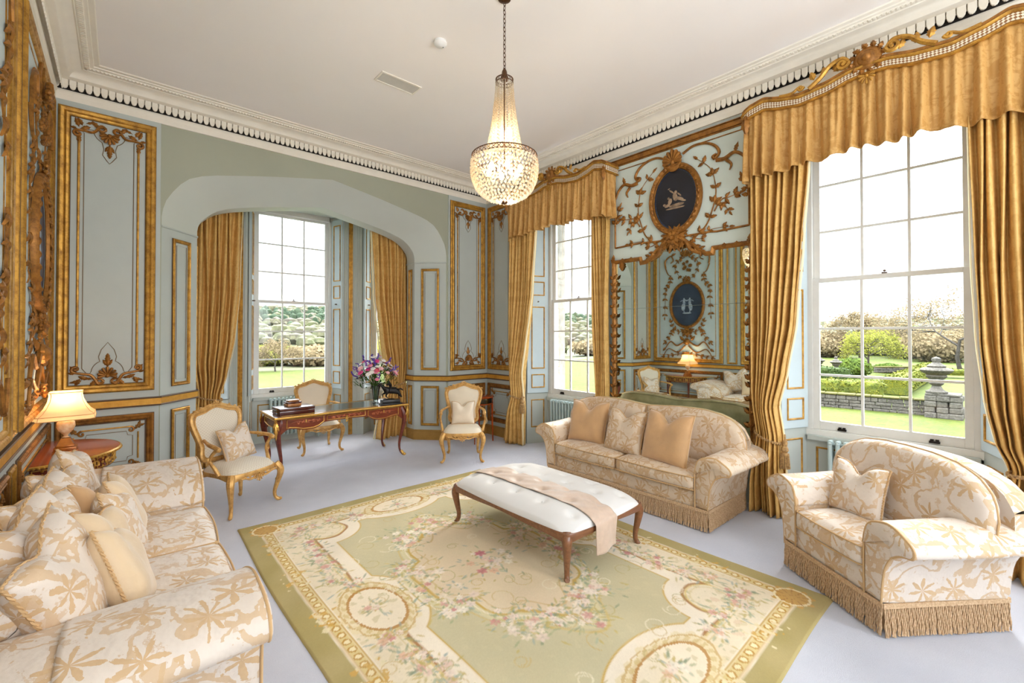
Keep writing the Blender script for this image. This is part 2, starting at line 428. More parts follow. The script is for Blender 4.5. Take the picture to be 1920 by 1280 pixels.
# clear glass (panes): mostly transparent, faint reflection
t = NT('window_glass'); fr = t.n('Fresnel', {'IOR': 1.45}); tp = t.n('BsdfTransparent', {'Color': (.97, .98, .98, 1)}); g = t.n('BsdfGlossy', {'Roughness': .02})
m1 = t.n('MixShader', {0: t.math('MULTIPLY', fr.outputs[0], .6), 1: tp.outputs[0], 2: g.outputs[0]}); t.t.links.new(m1.outputs[0], t.o.inputs[0]); M_PANE = t.m
t = NT('vase_glass'); fr = t.n('Fresnel', {'IOR': 1.5}); tp = t.n('BsdfTransparent', {'Color': (.93, .97, .95, 1)}); g = t.n('BsdfGlossy', {'Roughness': .03})
m1 = t.n('MixShader', {0: t.math('ADD', t.math('MULTIPLY', fr.outputs[0], .9), .06), 1: tp.outputs[0], 2: g.outputs[0]}); t.t.links.new(m1.outputs[0], t.o.inputs[0]); M_VASE = t.m
t = NT('antique_mirror_glass'); v = t.coord(); nn = t.noise(v, 1.2, 3).outputs['Fac']
M_MIRROR = t.bsdf(**{'Base Color': t.mix(t.step(nn, .35, .7), (.82, .90, .86, 1), (.74, .84, .80, 1)), 'Metallic': 1.0, 'Roughness': .015})
t = NT('lamp_shade_silk'); d = t.n('BsdfDiffuse', {'Color': lin('#f6e3c4')}); tr = t.n('BsdfTranslucent', {'Color': lin('#ffdba6')})
m1 = t.n('MixShader', {0: .55, 1: d.outputs[0], 2: tr.outputs[0]}); t.t.links.new(m1.outputs[0], t.o.inputs[0]); M_SHADE = t.m
M_CERAM = simple('veined_onyx_lamp', '#e9d9b8', .2, c2='#c08a4a', vscale=14)
def leafm(name, c, c2, trn=.3):
    t = NT(name); v = t.coord(); f = t.step(t.noise(v, 3, 3).outputs['Fac'], .35, .65); cc = t.mix(f, lin(c), lin(c2))
    d = t.n('BsdfDiffuse', {'Color': cc}); tr = t.n('BsdfTranslucent', {'Color': cc}); m = t.n('MixShader', {0: trn, 1: d.outputs[0], 2: tr.outputs[0]})
    t.t.links.new(m.outputs[0], t.o.inputs[0]); return t.m
M_LEAFG = leafm('bouquet_foliage', '#4f6f35', '#2f4a24')
# ---------------------------------------------------------------- the room
XW, XE, YN, YS, ZC = -.52, 4.95, 6.31, -3.0, 4.42
def wallM(origin, ux, up=(0, 0, 1)):
    """local x runs along the wall, y up, z out of the wall"""
    u = Vector(ux).normalized(); v = Vector(up); w = u.cross(v)
    return Matrix(((u.x, v.x, w.x, origin[0]), (u.y, v.y, w.y, origin[1]), (u.z, v.z, w.z, origin[2]), (0, 0, 0, 1)))
MN = wallM((0, YN, 0), (1, 0, 0))            # north wall: x = X, w = -Y
ME = wallM((XE, 0, 0), (0, -1, 0))           # east wall: x = -Y, w = -X
MW = wallM((XW, 0, 0), (0, 1, 0))            # west wall: x = Y, w = +X
# floor
struct('floor', MB().box(-2.5, -4.0, -.3, 7.5, 9.5, 0), M_CARPET)
struct('ceiling', MB().box(-.9, -3.4, ZC, 5.5, 6.75, ZC + .15), M_CEIL)
# west and south walls
struct('wall_west', MB().box(XW - .3, YS - .3, 0, XW, YN + .7, ZC + .1), M_WALL)
s_ = MB(); s_.box(XW - .3, YS - .3, 0, XE + .6, YS, .7); s_.box(XW - .3, YS - .3, 3.95, XE + .6, YS, ZC + .1)
for a, b in ((XW, .2), (1.4, 3.0), (4.2, XE + .5)): s_.box(a, YS - .3, .7, b, YS, 3.95)  # window openings made up behind the camera to let in extra light
struct('wall_south', s_, M_WALL)
# north wall with the four-centred arch
CX = 2.22
OUT = [(.0, 2.97), (.0, 3.08), (.012, 3.17), (.04, 3.27), (.10, 3.38), (.17, 3.48), (.25, 3.56), (.37, 3.62), (.52, 3.665), (.75, 3.715), (1.15, 3.80), (1.88, 3.93)]
INN = [(.0, 2.97), (.0, 3.04), (.010, 3.10), (.033, 3.16), (.08, 3.22), (.14, 3.28), (.21, 3.33), (.30, 3.37), (.42, 3.41), (.60, 3.455), (.92, 3.52), (1.51, 3.63)]
def prof(P, half):
    L = [(CX - half + d, z) for d, z in P]; return L + [(2 * CX - x, z) for x, z in L[-2::-1]]
HO, HI = 1.88, 1.51
PO, PI_ = prof(OUT, HO), prof(INN, HI)
n_ = MB(); n_.box(XW - .3, YN, 0, CX - HO, YN + .02, ZC + .1); n_.box(CX + HO, YN, 0, XE + .5, YN + .02, ZC + .1)
vs = []; fs = []
for x, z in PO: vs += [(x, YN, z), (x, YN, ZC + .1)]
for i in range(len(PO) - 1): fs.append([2 * i, 2 * i + 2, 2 * i + 3, 2 * i + 1])
n_.add(vs, fs); struct('wall_north', n_, M_WALLUP, smooth=False)
s_ = MB(); vs = []; fs = []
for (a, b), (c, d) in zip(PO, PI_): vs += [(a, YN, b), (c, 6.72, d)]
for i in range(len(PO) - 1): fs.append([2 * i, 2 * i + 1, 2 * i + 3, 2 * i + 2])
s_.add(vs, fs); vs = []; fs = []
for (c, d) in PI_: vs += [(c, 6.72, d), (c, 6.98, d + .0)]
for i in range(len(PI_) - 1): fs.append([2 * i, 2 * i + 1, 2 * i + 3, 2 * i + 2])
s_.add(vs, fs); struct('ceiling_arch_soffit', s_, M_SOFFIT, ang=50)
# piers of the arch (splayed), back face towards the bay
p_ = MB()
for sg in (-1, 1):
    f = lambda x, y: (CX + sg * x, y)
    poly = [f(HO, YN + .005), f(HI, 6.72), f(HI, 6.98), f(3.3, 6.98), f(3.3, YN + .01)]
    p_.prism(poly if sg > 0 else poly[::-1], 0, 2.985)
vs = []; fs = []
for x, z in PI_: vs += [(x, 6.98, z), (x, 6.98, 4.1)]
for i in range(len(PI_) - 1): fs.append([2 * i + 1, 2 * i + 3, 2 * i + 2, 2 * i])
p_.add(vs, fs)
for sg in (-1, 1): p_.box(*( (CX + HI, 6.975, 2.985, CX + 3.3, 6.985, 4.1) if sg > 0 else (CX - 3.3, 6.975, 2.985, CX - HI, 6.985, 4.1)))
struct('wall_arch_pier', p_, M_WALL, smooth=False)
c_ = MB()
for sg in (-1, 1):
    pts = [(CX + sg * HO, YN - .004, 2.975), (CX + sg * HI, 6.715, 2.975), (CX + sg * (HI - .004), 6.98, 2.975)]
    c_.tube(pts, .012, 6)
struct('trim_1', c_, M_WALL)
# lesene steps around the flat panels of the north wall
l_ = MB(); l_.box(XW, YN - .02, 0, CX - HO - .012, YN, 4.13); l_.box(CX + HO + .03, YN - .02, 0, XE, YN, 4.13)
struct('wall_north_panelling', l_, M_WALL, smooth=False)
# ---- windows
def window_unit(name, M, W, sill=.80, top=3.80, depth=.36, splay=.17, apron=True, left=True, right=True, cols=3, knob=True):
    """opening in a wall; local x along the wall centred on the opening, y up, z out of the wall face (negative = into the recess)"""
    h = W / 2; g = .055
    root = MB(M)
    # frame box
    fr = root
    z0, z1 = -depth - .10, -depth
    fr.box(-h - .06, sill - .05, z0, -h + .03, top + .05, z1); fr.box(h - .03, sill - .05, z0, h + .06, top + .05, z1)
    fr.box(-h, top - .02, z0, h, top + .07, z1); fr.box(-h - .06, sill - .07, z0, h + .06, sill, z1 + .02)
    root = fr.build(name, M_WHITE, None, bevel=.004); root['kind'] = 'structure'
    mid = (sill + top) / 2 + .01
    for (a, b, zz, nm) in ((sill, mid + .02, -depth - .035, 'lower_sash'), (mid - .02, top, -depth - .075, 'upper_sash')):
        s = MB(M); x0, x1 = -h + .03, h - .03; rb = .085 if nm == 'lower_sash' else .045; rt = .045 if nm == 'lower_sash' else .06
        s.box(x0, a, zz - .018, x0 + g, b, zz + .018); s.box(x1 - g, a, zz - .018, x1, b, zz + .018)
        s.box(x0 + g, a, zz - .018, x1 - g, a + rb, zz + .018); s.box(x0 + g, b - rt, zz - .018, x1 - g, b, zz + .018)
        gx0, gx1, gy0, gy1 = x0 + g, x1 - g, a + rb, b - rt
        for k in range(1, cols): x = gx0 + (gx1 - gx0) * k / cols; s.box(x - .011, gy0, zz - .014, x + .011, gy1, zz + .014)
        for k in range(1, 3): y = gy0 + (gy1 - gy0) * k / 3; s.box(gx0, y - .011, zz - .0135, gx1, y + .011, zz + .0135)
        so_ = s.build(nm, M_WHITE, root, bevel=.003)
        p = MB(M); p.box(gx0 - .01, gy0 - .01, zz - .002, gx1 + .01, gy1 + .01, zz + .002); p.build('pane', M_PANE, so_, smooth=False)
    if knob:
        for x in (-h * .55, h * .55):
            k = MB(M); k.box(x - .035, sill + .012, -depth - .018, x + .035, sill + .03, -depth + .004); k.box(x - .028, sill + .03, -depth - .018, x - .006, sill + .045, -depth + .002); k.box(x + .006, sill + .03, -depth - .018, x + .028, sill + .045, -depth + .002)
            k.build('sash_lift', M_IRON, root)
        k = MB(M); k.box(-.02, mid + .02, -depth - .05, .02, mid + .03, -depth - .01); k.ball((0, mid + .045, -depth - .03), .012); k.build('sash_catch', M_BROWN, root)
    # inner blue lining, sill board
    s = MB(M); s.box(-h - .01, sill - .105, -depth, h + .01, sill - .055, -depth + .06); s.build('sill', M_WALL, root, bevel=.004)
    if apron:
        s = MB(M); s.box(-h - .05, 0, -depth - .1, h + .05, sill - .1, -depth + .02); s.build('apron', M_WALL, root)
        s = MB(M @ Matrix.Translation((0, 0, -depth + .02))); s.ringsweep(rect(-h + .06, .12, h - .06, sill - .17), GP_S); s.build('gilt_moulding', M_GOLD, root)
    # splayed shutters
    for sg, on in ((-1, left), (1, right)):
        if not on: continue
        a = Vector((sg * (h + splay), 0, .0)); b = Vector((sg * (h + .035), 0, -depth + .01))
        o_ = M @ a; e_ = M @ b
        d3 = (e_ - o_); L = d3.length
        MS = wallM(o_, d3) if sg < 0 else wallM(e_, -d3)
        s = MB(MS); s.box(.0, sill + .015, -.0, L, top, .03); sh = s.build('shutter', M_SHUT, root, bevel=.004)
        u0, u1 = .2 * L, .82 * L
        s = MB(MS @ Matrix.Translation((0, 0, .03)))
        for a0, b0 in ((.90, 1.12), (1.21, 2.22), (2.40, 2.63), (2.71, 3.70)): s.ringsweep(rect(u0, a0, u1, b0), GP_S)
        s.build('gilt_moulding', M_GOLD, sh)
        s = MB(MS); s.box(L * .5 - .003, 2.29, .03, L * .5 + .003, 2.31, .05); s.ball((L * .5, 2.3, .06), .012, n=6); s.build('shutter_knob', M_BROWN, sh)
        s = MB(MS); s.box(.0, 0, -.02, L, sill + .01, .012); lw = s.build('lower_panel', M_WALL, root)
        s = MB(MS @ Matrix.Translation((0, 0, .012))); s.ringsweep(rect(u0, .26, u1, .71), GP_S); s.build('gilt_moulding', M_GOLD, lw)
    return root
def rect(a, b, c, d): return [(a, b), (c, b), (c, d), (a, d)]
GP_S = [(0, 0), (0, .008), (.006, .012), (.014, .008), (.018, 0)]
GP_L = [(0, 0), (0, .018), (.012, .028), (.026, .024), (.034, .014), (.044, .022), (.054, .018), (.062, .004), (.066, 0)]
GP_M = [(0, 0), (0, .014), (.010, .02), (.02, .012), (.03, .016), (.038, 0)]
# east wall with two window recesses; plan prisms
WY = (.80, 4.48); WW = 1.20
e_ = MB()
def pier(y0, s0, y1, s1):
    """between recesses: y0<y1; s = splay at the room face"""
    e_.prism([(XE, y0 + s0), (XE + .36, y0 + (.0 if s0 else 0)), (XE + .6, y0), (XE + .6, y1), (XE + .36, y1), (XE, y1 - s1)][::-1], 0, ZC + .1)
hw = WW / 2 + .035
e_.prism([(XE, YS - .3), (XE + .6, YS - .3), (XE + .6, WY[0] - hw), (XE + .36, WY[0] - hw), (XE, WY[0] - hw - .14)], 0, ZC + .1)
e_.prism([(XE, WY[0] + hw + .14), (XE + .36, WY[0] + hw), (XE + .6, WY[0] + hw), (XE + .6, WY[1] - hw), (XE + .36, WY[1] - hw), (XE, WY[1] - hw - .14)], 0, ZC + .1)
e_.prism([(XE, WY[1] + hw + .14), (XE + .36, WY[1] + hw), (XE + .6, WY[1] + hw), (XE + .6, YN + .7), (XE, YN + .7)], 0, ZC + .1)
for y in WY:
    e_.box(XE, y - hw - .14, 3.86, XE + .6, y + hw + .14, ZC + .1)
    e_.box(XE + .46, y - hw - .02, -.9, XE + .6, y + hw + .02, .76)
struct('wall_east', e_, M_WALL, smooth=False)
for i, y in enumerate(WY):
    window_unit('window_%d' % (i + 1), ME @ Matrix.Translation((-y, 0, 0)), WW)
# outer stone reveals of the two east windows
s_ = MB()
for y in WY:
    for sg in (-1, 1):
        a = y + sg * (hw - .0); s_.box(XE + .6, min(a, a + sg * .3), -.9, XE + .78, max(a, a + sg * .3), 4.6)
M_STONE = simple('weathered_limestone', '#a79f90', .85, c2='#7d776c', vscale=9, bump=.006, bscale=14)
struct('wall_outer_stone', s_, M_STONE, smooth=False)
# bay: centre wall and two canted walls
YB = 7.82; XA, XB = 1.36, 3.08
b_ = MB(); hc = .61
b_.prism([(XA, YB), (CX - hc - .14, YB), (CX - hc - .035, YB + .3), (CX - hc - .035, YB + .5), (XA - .2, YB + .5)][::-1], 0, 4.1)
b_.prism([(XB, YB), (CX + hc + .14, YB), (CX + hc + .035, YB + .3), (CX + hc + .035, YB + .5), (XB + .2, YB + .5)], 0, 4.1)
b_.box(CX - hc - .14, YB, 3.86, CX + hc + .14, YB + .5, 4.1); b_.box(CX - hc - .1, YB + .42, -.9, CX + hc + .1, YB + .5, .76)
MC = wallM((CX, YB, 0), (1, 0, 0))
def cant(sg):
    o = Vector((CX + sg * (XB - CX), YB, 0)); d = Vector((sg * .7071, -.7071, 0))
    return o, d
for sg in (-1, 1):
    o, d = cant(sg); n = Vector((sg * .7071, .7071, 0))
    P = lambda s, k: tuple((o + d * s + n * k)[:2])
    for poly in ([P(-.0, 0), P(.20, 0), P(.26, .3), P(.26, .5), P(-.15, .5)], [P(1.16, 0), P(2.1, 0), P(2.1, .5), P(1.10, .5), P(1.10, .3)]):
        b_.prism(poly if sg < 0 else poly[::-1], 0, 4.1)
    for q in ((3.86, 4.1), (-.9, .76)):
        poly = [P(.2, .0 if q[0] > 0 else .42), P(1.16, .0 if q[0] > 0 else .42), P(1.16, .5), P(.2, .5)]
        b_.prism(poly if sg < 0 else poly[::-1], q[0], q[1])
struct('wall_bay', b_, M_WALL, smooth=False)
struct('ceiling_bay', MB().box(-.6, 6.98, 4.0, 5.2, 9.0, 4.15), M_PALE)
window_unit('window_3', MC, 1.22, depth=.30, splay=.12)
for i, sg in enumerate((1, -1)):
    o, d = cant(sg); c0 = o + d * .68
    ux = d if sg > 0 else -d
    window_unit('window_%d' % (4 + i), wallM((c0.x, c0.y, 0), ux), .84, depth=.30, splay=.04, cols=2 if False else 3)
# gilt fluted strips at the bay corners
t_ = MB()
for x in (XA, XB):
    for k in range(4):
        t_.tube([(x + (k - 1.5) * .022, YB - .012 - (.006 if k in (1, 2) else 0), 0), (x + (k - 1.5) * .022, YB - .012 - (.006 if k in (1, 2) else 0), 4.0)], .013, 6)
struct('trim_2', t_, M_GOLD)
t_ = MB()
for x, sg in ((XA, 1), (XB, -1)):
    for q in (.07, .12, .155): t_.box(min(x + sg * q, x + sg * (q + .012)), YB - .012, 0, max(x + sg * q, x + sg * (q + .012)), YB, 4.0)
    o, d = cant(-sg)
    for q in (.06, .11, .15): p = o + d * q; t_.tube([(p.x, p.y, 0), (p.x, p.y, 4.0)], .008, 5)
struct('trim_3', t_, M_WALL)
t_ = MB()
for sg in (-1, 1):
    for k in range(2): t_.tube([(CX + sg * (1.60 + .03 * k), 7.03, 0), (CX + sg * (1.60 + .03 * k), 7.03, 4.0)], .016, 6)
struct('trim_4', t_, M_GOLD)
# ---- cornice
ROOM = [(XW, YS), (XE, YS), (XE, YN), (XW, YN)]
CP = [(-.0, 4.115), (.022, 4.115), (.026, 4.165), (.018, 4.168), (.022, 4.178), (.034, 4.190), (.038, 4.200), (.028, 4.205), (.028, 4.305), (.088, 4.307), (.115, 4.312), (.125, 4.318),
      (.13, 4.330), (.145, 4.352), (.175, 4.372), (.215, 4.384), (.225, 4.378), (.230, 4.386), (.275, 4.388), (.280, 4.396), (.305, 4.398), (.310, 4.408), (.345, 4.410), (.352, 4.42), (.36, 4.424)]
c_ = MB().ringsweep(ROOM, CP); struct('trim_5', c_, M_CORN, ang=25)
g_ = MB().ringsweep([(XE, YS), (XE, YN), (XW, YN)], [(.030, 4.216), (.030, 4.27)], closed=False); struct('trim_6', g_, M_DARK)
# leaf tongues and small dentils
lf = MB(); de = MB()
def tongue(M):
    W, H = .052, .098; vs = []; fs = []
    shp = [(0, 1), (.0, .45), (.08, .22), (.24, .06), (.5, 0), (.76, .06), (.92, .22), (1, .45), (1, 1)]
    for k, dz in ((0, 0), (1, .012)):
        for (a, b) in shp: vs.append(((a - .5) * W * (.92 if k else 1), b * H - .098 + (.004 if k else 0), dz * (1 - (2 * a - 1) ** 2 * .6)))
    n = len(shp)
    for i in range(n - 1): fs.append([i, i + 1, n + i + 1, n + i])
    fs.append(list(range(n, 2 * n))); lf.add(vs, fs, M)
for (o, ux, L) in (((XW, YN - .032, 4.310), (1, 0, 0), XE - XW), ((XE - .032, YN, 4.310), (0, -1, 0), 8.8), ((XW + .032, YN - 8.8, 4.310), (0, 1, 0), 8.8)):
    Mw = wallM(o, ux)
    k = .03
    while k < L:
        tongue(Mw @ Matrix.Translation((k, 0, .034))); k += .0585
    k = .24
    while k < L - .2:
        de.box(k, .070, .208, k + .016, .083, .245, Mw); k += .03
struct('trim_7', lf, M_CORN, smooth=False); struct('trim_8', de, M_CORN, smooth=False)
# ---- dado rail: gold band with brown edges; baseboards
def path_struct(name, path, prof_, mat, **k): return struct(name, MB().ringsweep(path, prof_, closed=False), mat, **k)
CPATH = [(XW, YS), (XW, YN - .02), (CX - HO - .008, YN - .02), (CX - HO, YN), (CX - HI, 6.72), (CX - HI, 6.985)]
CPATHR = [(CX + HI, 6.985), (CX + HI, 6.72), (CX + HO, YN), (CX + HO + .01, YN - .02), (XE, YN - .02), (XE, WY[1] + hw + .16)]
CPE = [[(XE, WY[1] - hw - .16), (XE, WY[0] + hw + .16)], [(XE, WY[0] - hw - .16), (XE, YS)]]
def neg(P): return [(-a, b) for a, b in P]
band = [(0, .995), (-.018, .995), (-.018, 1.062), (0, 1.062)]; edge1 = [(0, .98), (-.024, .98), (-.027, .988), (-.022, .996), (0, .996)]; edge2 = [(0, 1.061), (-.022, 1.061), (-.03, 1.068), (-.026, 1.078), (0, 1.078)]
bb1 = [(0, 0), (-.018, 0), (-.018, .14), (0, .14)]; bb2 = [(0, .139), (-.026, .139), (-.03, .15), (-.014, .165), (0, .168)]
for nm, P, i0 in (('west_north', CPATH, 0), ('north_east', CPATHR, 1), ('east_south', CPE[1], 3)):
    path_struct('trim_%d' % (9 + i0 * 2), P, [(-a, b) for a, b in band] if False else band, M_GOLDB)
    ob = MB().ringsweep(P, edge1, closed=False).ringsweep(P, edge2, closed=False); struct('trim_%d' % (10 + i0 * 2), ob, M_BROWN)
    struct('baseboard_' + nm, MB().ringsweep(P, bb1, closed=False).ringsweep(P, bb2, closed=False), M_BASE)
# ---------------------------------------------------------------- gilded panelling (part of the room)
TR = [20]
def trim(mb, mat, parent=None, **k):
    if parent is not None: return mb.build(k.pop('name', 'carving'), mat, parent, **k)
    TR[0] += 1; return struct('trim_%d' % TR[0], mb, mat, **k)
def off(M, w): return M @ Matrix.Translation((0, 0, w))
def line(mb, pts, r=.004, w=.003, closed=False):
    mb.tube([(p[0], p[1], w) for p in pts], r, 5, closed=closed)
def shell_group(mb, cu, cv, s, up):
    """shell with flanking scroll arms; up=+1 shell opens upward (bottom ornament), -1 hangs (top ornament)"""
    mb.shell(cu, cv, .095 * s, PI / 2 * up if up > 0 else -PI / 2, PI * 1.1, 9, .008)
    for k, (l, ww) in enumerate(((.12, .05), (.09, .05), (.06, .04))):
        mb.leaf(cu, cv + up * (.085 + .045 * k) * s, PI / 2 * up, l * s, ww * s, .004, .014)
    for a in (.5, -.5): mb.leaf(cu, cv + up * .10 * s, PI / 2 * up + a, .08 * s, .035 * s, .004, .01)
def arm(mb, cu, cv, eu, ev, s, up, sg):
    du = abs(eu - cu); dv = ev - cv
    P = [(cu + sg * .03 * s, cv - up * .05 * s), (cu + sg * du * .28, cv - up * .075 * s + dv * .1), (cu + sg * du * .5, cv + dv * .35), (cu + sg * du * .78, cv + dv * .75), (eu, ev)]
    mb.stem(P, .016 * s, .011 * s, .012)
    mb.scroll(cu + sg * .03 * s, cv - up * .05 * s, PI / 2 * up, .035 * s, .9, -sg * up if up > 0 else sg, .013 * s, .008 * s)
    mb.scroll(eu, ev, (PI if sg < 0 else 0) , .035 * s, 1.1, sg * up, .014 * s, .009 * s)
    for t, a in ((.35, .9), (.6, .7), (.85, 1.1)):
        mb.leaf(cu + sg * du * t, cv - up * .05 * s + dv * t, (PI if sg < 0 else 0) - sg * up * a * (1 if t != .6 else -.6), .085 * s, .045 * s, .006, .012)
    mb.leaf(eu, ev - up * .01, (PI if sg < 0 else 0) + .2 * sg, .06 * s, .03 * s, .006, .012)
def big_panel(M, u0, v0, u1, v1, w=0.0, s=1.0):
    M = off(M, w); W = u1 - u0; cu = (u0 + u1) / 2
    GP = [(a * 1.32, h) for a, h in GP_L]
    fr = trim(MB(M).ringsweep(rect(u0, v0, u1, v1), GP), M_GOLD)
    e = MB(M); e.ringsweep(rect(u0 - .004, v0 - .004, u1 + .004, v1 + .004), [(0, 0), (0, .008), (.006, .008)]); e.ringsweep(rect(u0 + .086, v0 + .086, u1 - .086, v1 - .086), [(0, .006), (.005, .006), (.005, 0)]); trim(e, M_BROWN, fr, name='moulding_edge')
    a = .148 * min(1, W / .75); b0, b1 = v0 + .235, v1 - .235
    r = MB(M)
    for u in (u0 + a, u1 - a): r.tube([(u, b0, .004), (u, b1, .004)], .011, 6)
    trim(r, M_GOLD, fr, name='inner_rod')
    k = a + .038; bw = .125 * s; L = MB(M)
    tp = [(u0 + k, b0 + .02), (u0 + k, b1 - .0), (cu - bw - .1, b1 + .04), (cu - bw - .0, b1 + .05)] + [(cu + bw * math.sin(t) * (1 if abs(t) < 1.2 else 1), b1 + .05 - bw * 1.0 * math.cos(t)) for t in np.linspace(-1.5, -.5, 6)] + \
         [(cu - .045, b1 - bw * 1.15 + .02), (cu - .055, b1 - bw * 1.5), (cu - .02, b1 - bw * 1.95), (cu, b1 - bw * 2.15)]
    tp2 = [(2 * cu - x, y) for x, y in tp[::-1]]
    line(L, tp + tp2[1:], .0035)
    bt = [(u0 + k, b0 + .02), (cu - bw - .02, b0 - .05)] + [(cu + bw * math.sin(t), b0 - .02 + bw * math.cos(t)) for t in np.linspace(-1.5, -.5, 6)] + [(cu - .07, b0 + bw * 1.1), (cu - .05, b0 + bw * 1.7), (cu, b0 + bw * 2.3)]
    line(L, bt + [(2 * cu - x, y) for x, y in bt[::-1]][1:], .0035); trim(L, M_LINE, fr, name='panel_line')
    o = MB(M)
    shell_group(o, cu, b1 + .02, s, -1); shell_group(o, cu, b0 - .06, s, 1)
    for sg in (-1, 1):
        arm(o, cu, b1 + .03, cu + sg * (W / 2 - a + .01), b1 + .02, s, -1, sg)
        o.leaf(cu + sg * (W / 2 - a), b1 + .05, PI / 2 + sg * -.3, .10 * s, .04 * s); o.leaf(cu + sg * (W / 2 - a), b1 - .02, -PI / 2, .11 * s, .04 * s); o.leaf(cu + sg * (W / 2 - a - .05), b1 + .10, PI / 2 + sg * 1.2, .09 * s, .03 * s)
        arm(o, cu, b0 - .07, cu + sg * (W / 2 - a + .01), b0 - .02, s, 1, sg)
        o.leaf(cu + sg * (W / 2 - a), b0 - .01, PI / 2 - sg * .7, .08 * s, .035 * s); o.leaf(cu + sg * (W / 2 - a - .04), b0 - .10, (PI if sg < 0 else 0) + sg * -.2, .10 * s, .035 * s); o.leaf(cu + sg * (W / 2 - a - .12), b0 - .09, (PI if sg < 0 else 0) + sg * .2, .09 * s, .03 * s)
    trim(o, M_GOLDD, fr, name='shell_carving')
    return fr
def dado_panel(M, u0, v0, u1, v1, w=0.0, orn=True):
    M = off(M, w); fr = trim(MB(M).ringsweep(rect(u0, v0, u1, v1), GP_L), M_GOLDD)
    e = MB(M); e.ringsweep(rect(u0 - .005, v0 - .005, u1 + .005, v1 + .005), [(0, 0), (0, .01), (.008, .01)]); e.ringsweep(rect(u0 + .064, v0 + .064, u1 - .064, v1 - .064), [(0, .01), (.012, .008), (.012, 0)]); trim(e, M_BROWN, fr, name='moulding_edge')
    if not orn: return fr
    a = .13; r = MB(M); c = .04
    P = rect(u0 + a, v0 + a, u1 - a, v1 - a)
    for i in range(4):
        p, q = Vector(P[i]), Vector(P[(i + 1) % 4]); d = (q - p).normalized() * .06; r.tube([(p.x + d.x, p.y + d.y, .006), (q.x - d.x, q.y - d.y, .006)], .008, 6)
    trim(r, M_GOLD, fr, name='inner_rod')
    o = MB(M)
    for (x, y), (sx, sy) in zip(P, ((1, 1), (-1, 1), (-1, -1), (1, -1))):
        o.scroll(x + sx * .06, y, PI if sx > 0 else 0, .03, .9, -sx * sy if False else sx * sy * -1, .011, .007); o.bloom(x, y, .026, .012)
        o.leaf(x, y, math.atan2(-sy, -sx * .3), .06, .03); o.leaf(x, y, math.atan2(-sy * .3, -sx), .06, .03); o.leaf(x, y, math.atan2(sy, sx), .05, .03)
    trim(o, M_GOLDD, fr, name='corner_carving')
    q = a + .045; L = MB(M); x0, y0, x1, y1 = u0 + q, v0 + q, u1 - q, v1 - q
    line(L, [(x0 + .05, y0), (x1 - .05, y0), (x1 - .04, y0 + .04), (x1, y0 + .05), (x1, y1 - .05), (x1 - .04, y1 - .04), (x1 - .05, y1), (x0 + .05, y1), (x0 + .04, y1 - .04), (x0, y1 - .05), (x0, y0 + .05), (x0 + .04, y0 + .04)], .0035, closed=True)
    trim(L, M_LINE, fr, name='panel_line'); return fr
def small_panel(M, u0, v0, u1, v1, w=0.0):
    M = off(M, w); fr = trim(MB(M).ringsweep(rect(u0, v0, u1, v1), GP_M), M_GOLD)
    e = MB(M); e.ringsweep(rect(u0 - .004, v0 - .004, u1 + .004, v1 + .004), [(0, 0), (0, .007), (.006, .007)]); trim(e, M_BROWN, fr, name='moulding_edge')
    if u1 - u0 > .16:
        L = MB(M); line(L, rect(u0 + .062, v0 + .07, u1 - .062, v1 - .07), .003, closed=True); trim(L, M_LINE, fr, name='panel_line')
    return fr
MN2 = off(MN, .02)
big_panel(MN2, -.475, 1.155, .285, 4.055); dado_panel(MN2, -.475, .24, .285, .905)
big_panel(MN2, 4.165, 1.155, 4.90, 4.035, s=.95); dado_panel(MN2, 4.165, .24, 4.90, .905)
big_panel(ME, -6.25, 1.155, -5.52, 4.035, s=.95); dado_panel(ME, -6.25, .24, -5.52, .905)
# pier panels
for sg in (-1, 1):
    a = Vector((CX + sg * HO, YN, 0)); b = Vector((CX + sg * HI, 6.72, 0)); L = (b - a).length
    M_ = wallM(a, b - a) if sg < 0 else wallM(b, a - b)
    M_ = off(M_, .004)
    q0, q1 = (.155, .43) if sg < 0 else (L - .43, L - .125)
    small_panel(M_, q0, 1.17, q1, 2.87); small_panel(M_, q0, .24, q1, .90)
    M_ = wallM((CX - HI, 6.72, 0), (0, 1, 0)) if sg < 0 else wallM((CX + HI, 6.98, 0), (0, -1, 0))
    small_panel(M_, .07, 1.17, .19, 2.87); small_panel(M_, .07, .24, .19, .90)
# ---- west wall
def oval(cu, cv, a, b, n=48): return [(cu + a * math.cos(2 * PI * i / n), cv + b * math.sin(2 * PI * i / n)) for i in range(n)]
def sprig(mb, pts, s=1.0, n=6, w=.012, both=True, seed=1):
    """leafy branch"""
    R = random.Random(seed); P = catmull([(p[0], p[1], w) for p in pts], 8); mb.tube(P, [.009 * s + (.003 * s - .009 * s) * i / (len(P) - 1) for i in range(len(P))], 5)
    for i in range(n):
        k = int((i + .6) / n * (len(P) - 1)); d = P[min(k + 1, len(P) - 1)] - P[max(k - 1, 0)]; a = math.atan2(d.y, d.x)
        for sg in ((-1, 1) if both else ((-1) ** i,)):
            mb.leaf(P[k].x, P[k].y, a + sg * R.uniform(.6, 1.1), R.uniform(.07, .10) * s, R.uniform(.04, .055) * s, w, .016)
        if i % 2 == 0: mb.leaf(P[k].x, P[k].y, a + R.uniform(-.2, .2), .08 * s, .05 * s, w + .008, .014)
    d = P[-1] - P[-3]; mb.leaf(P[-1].x, P[-1].y, math.atan2(d.y, d.x), .08 * s, .035 * s, w)
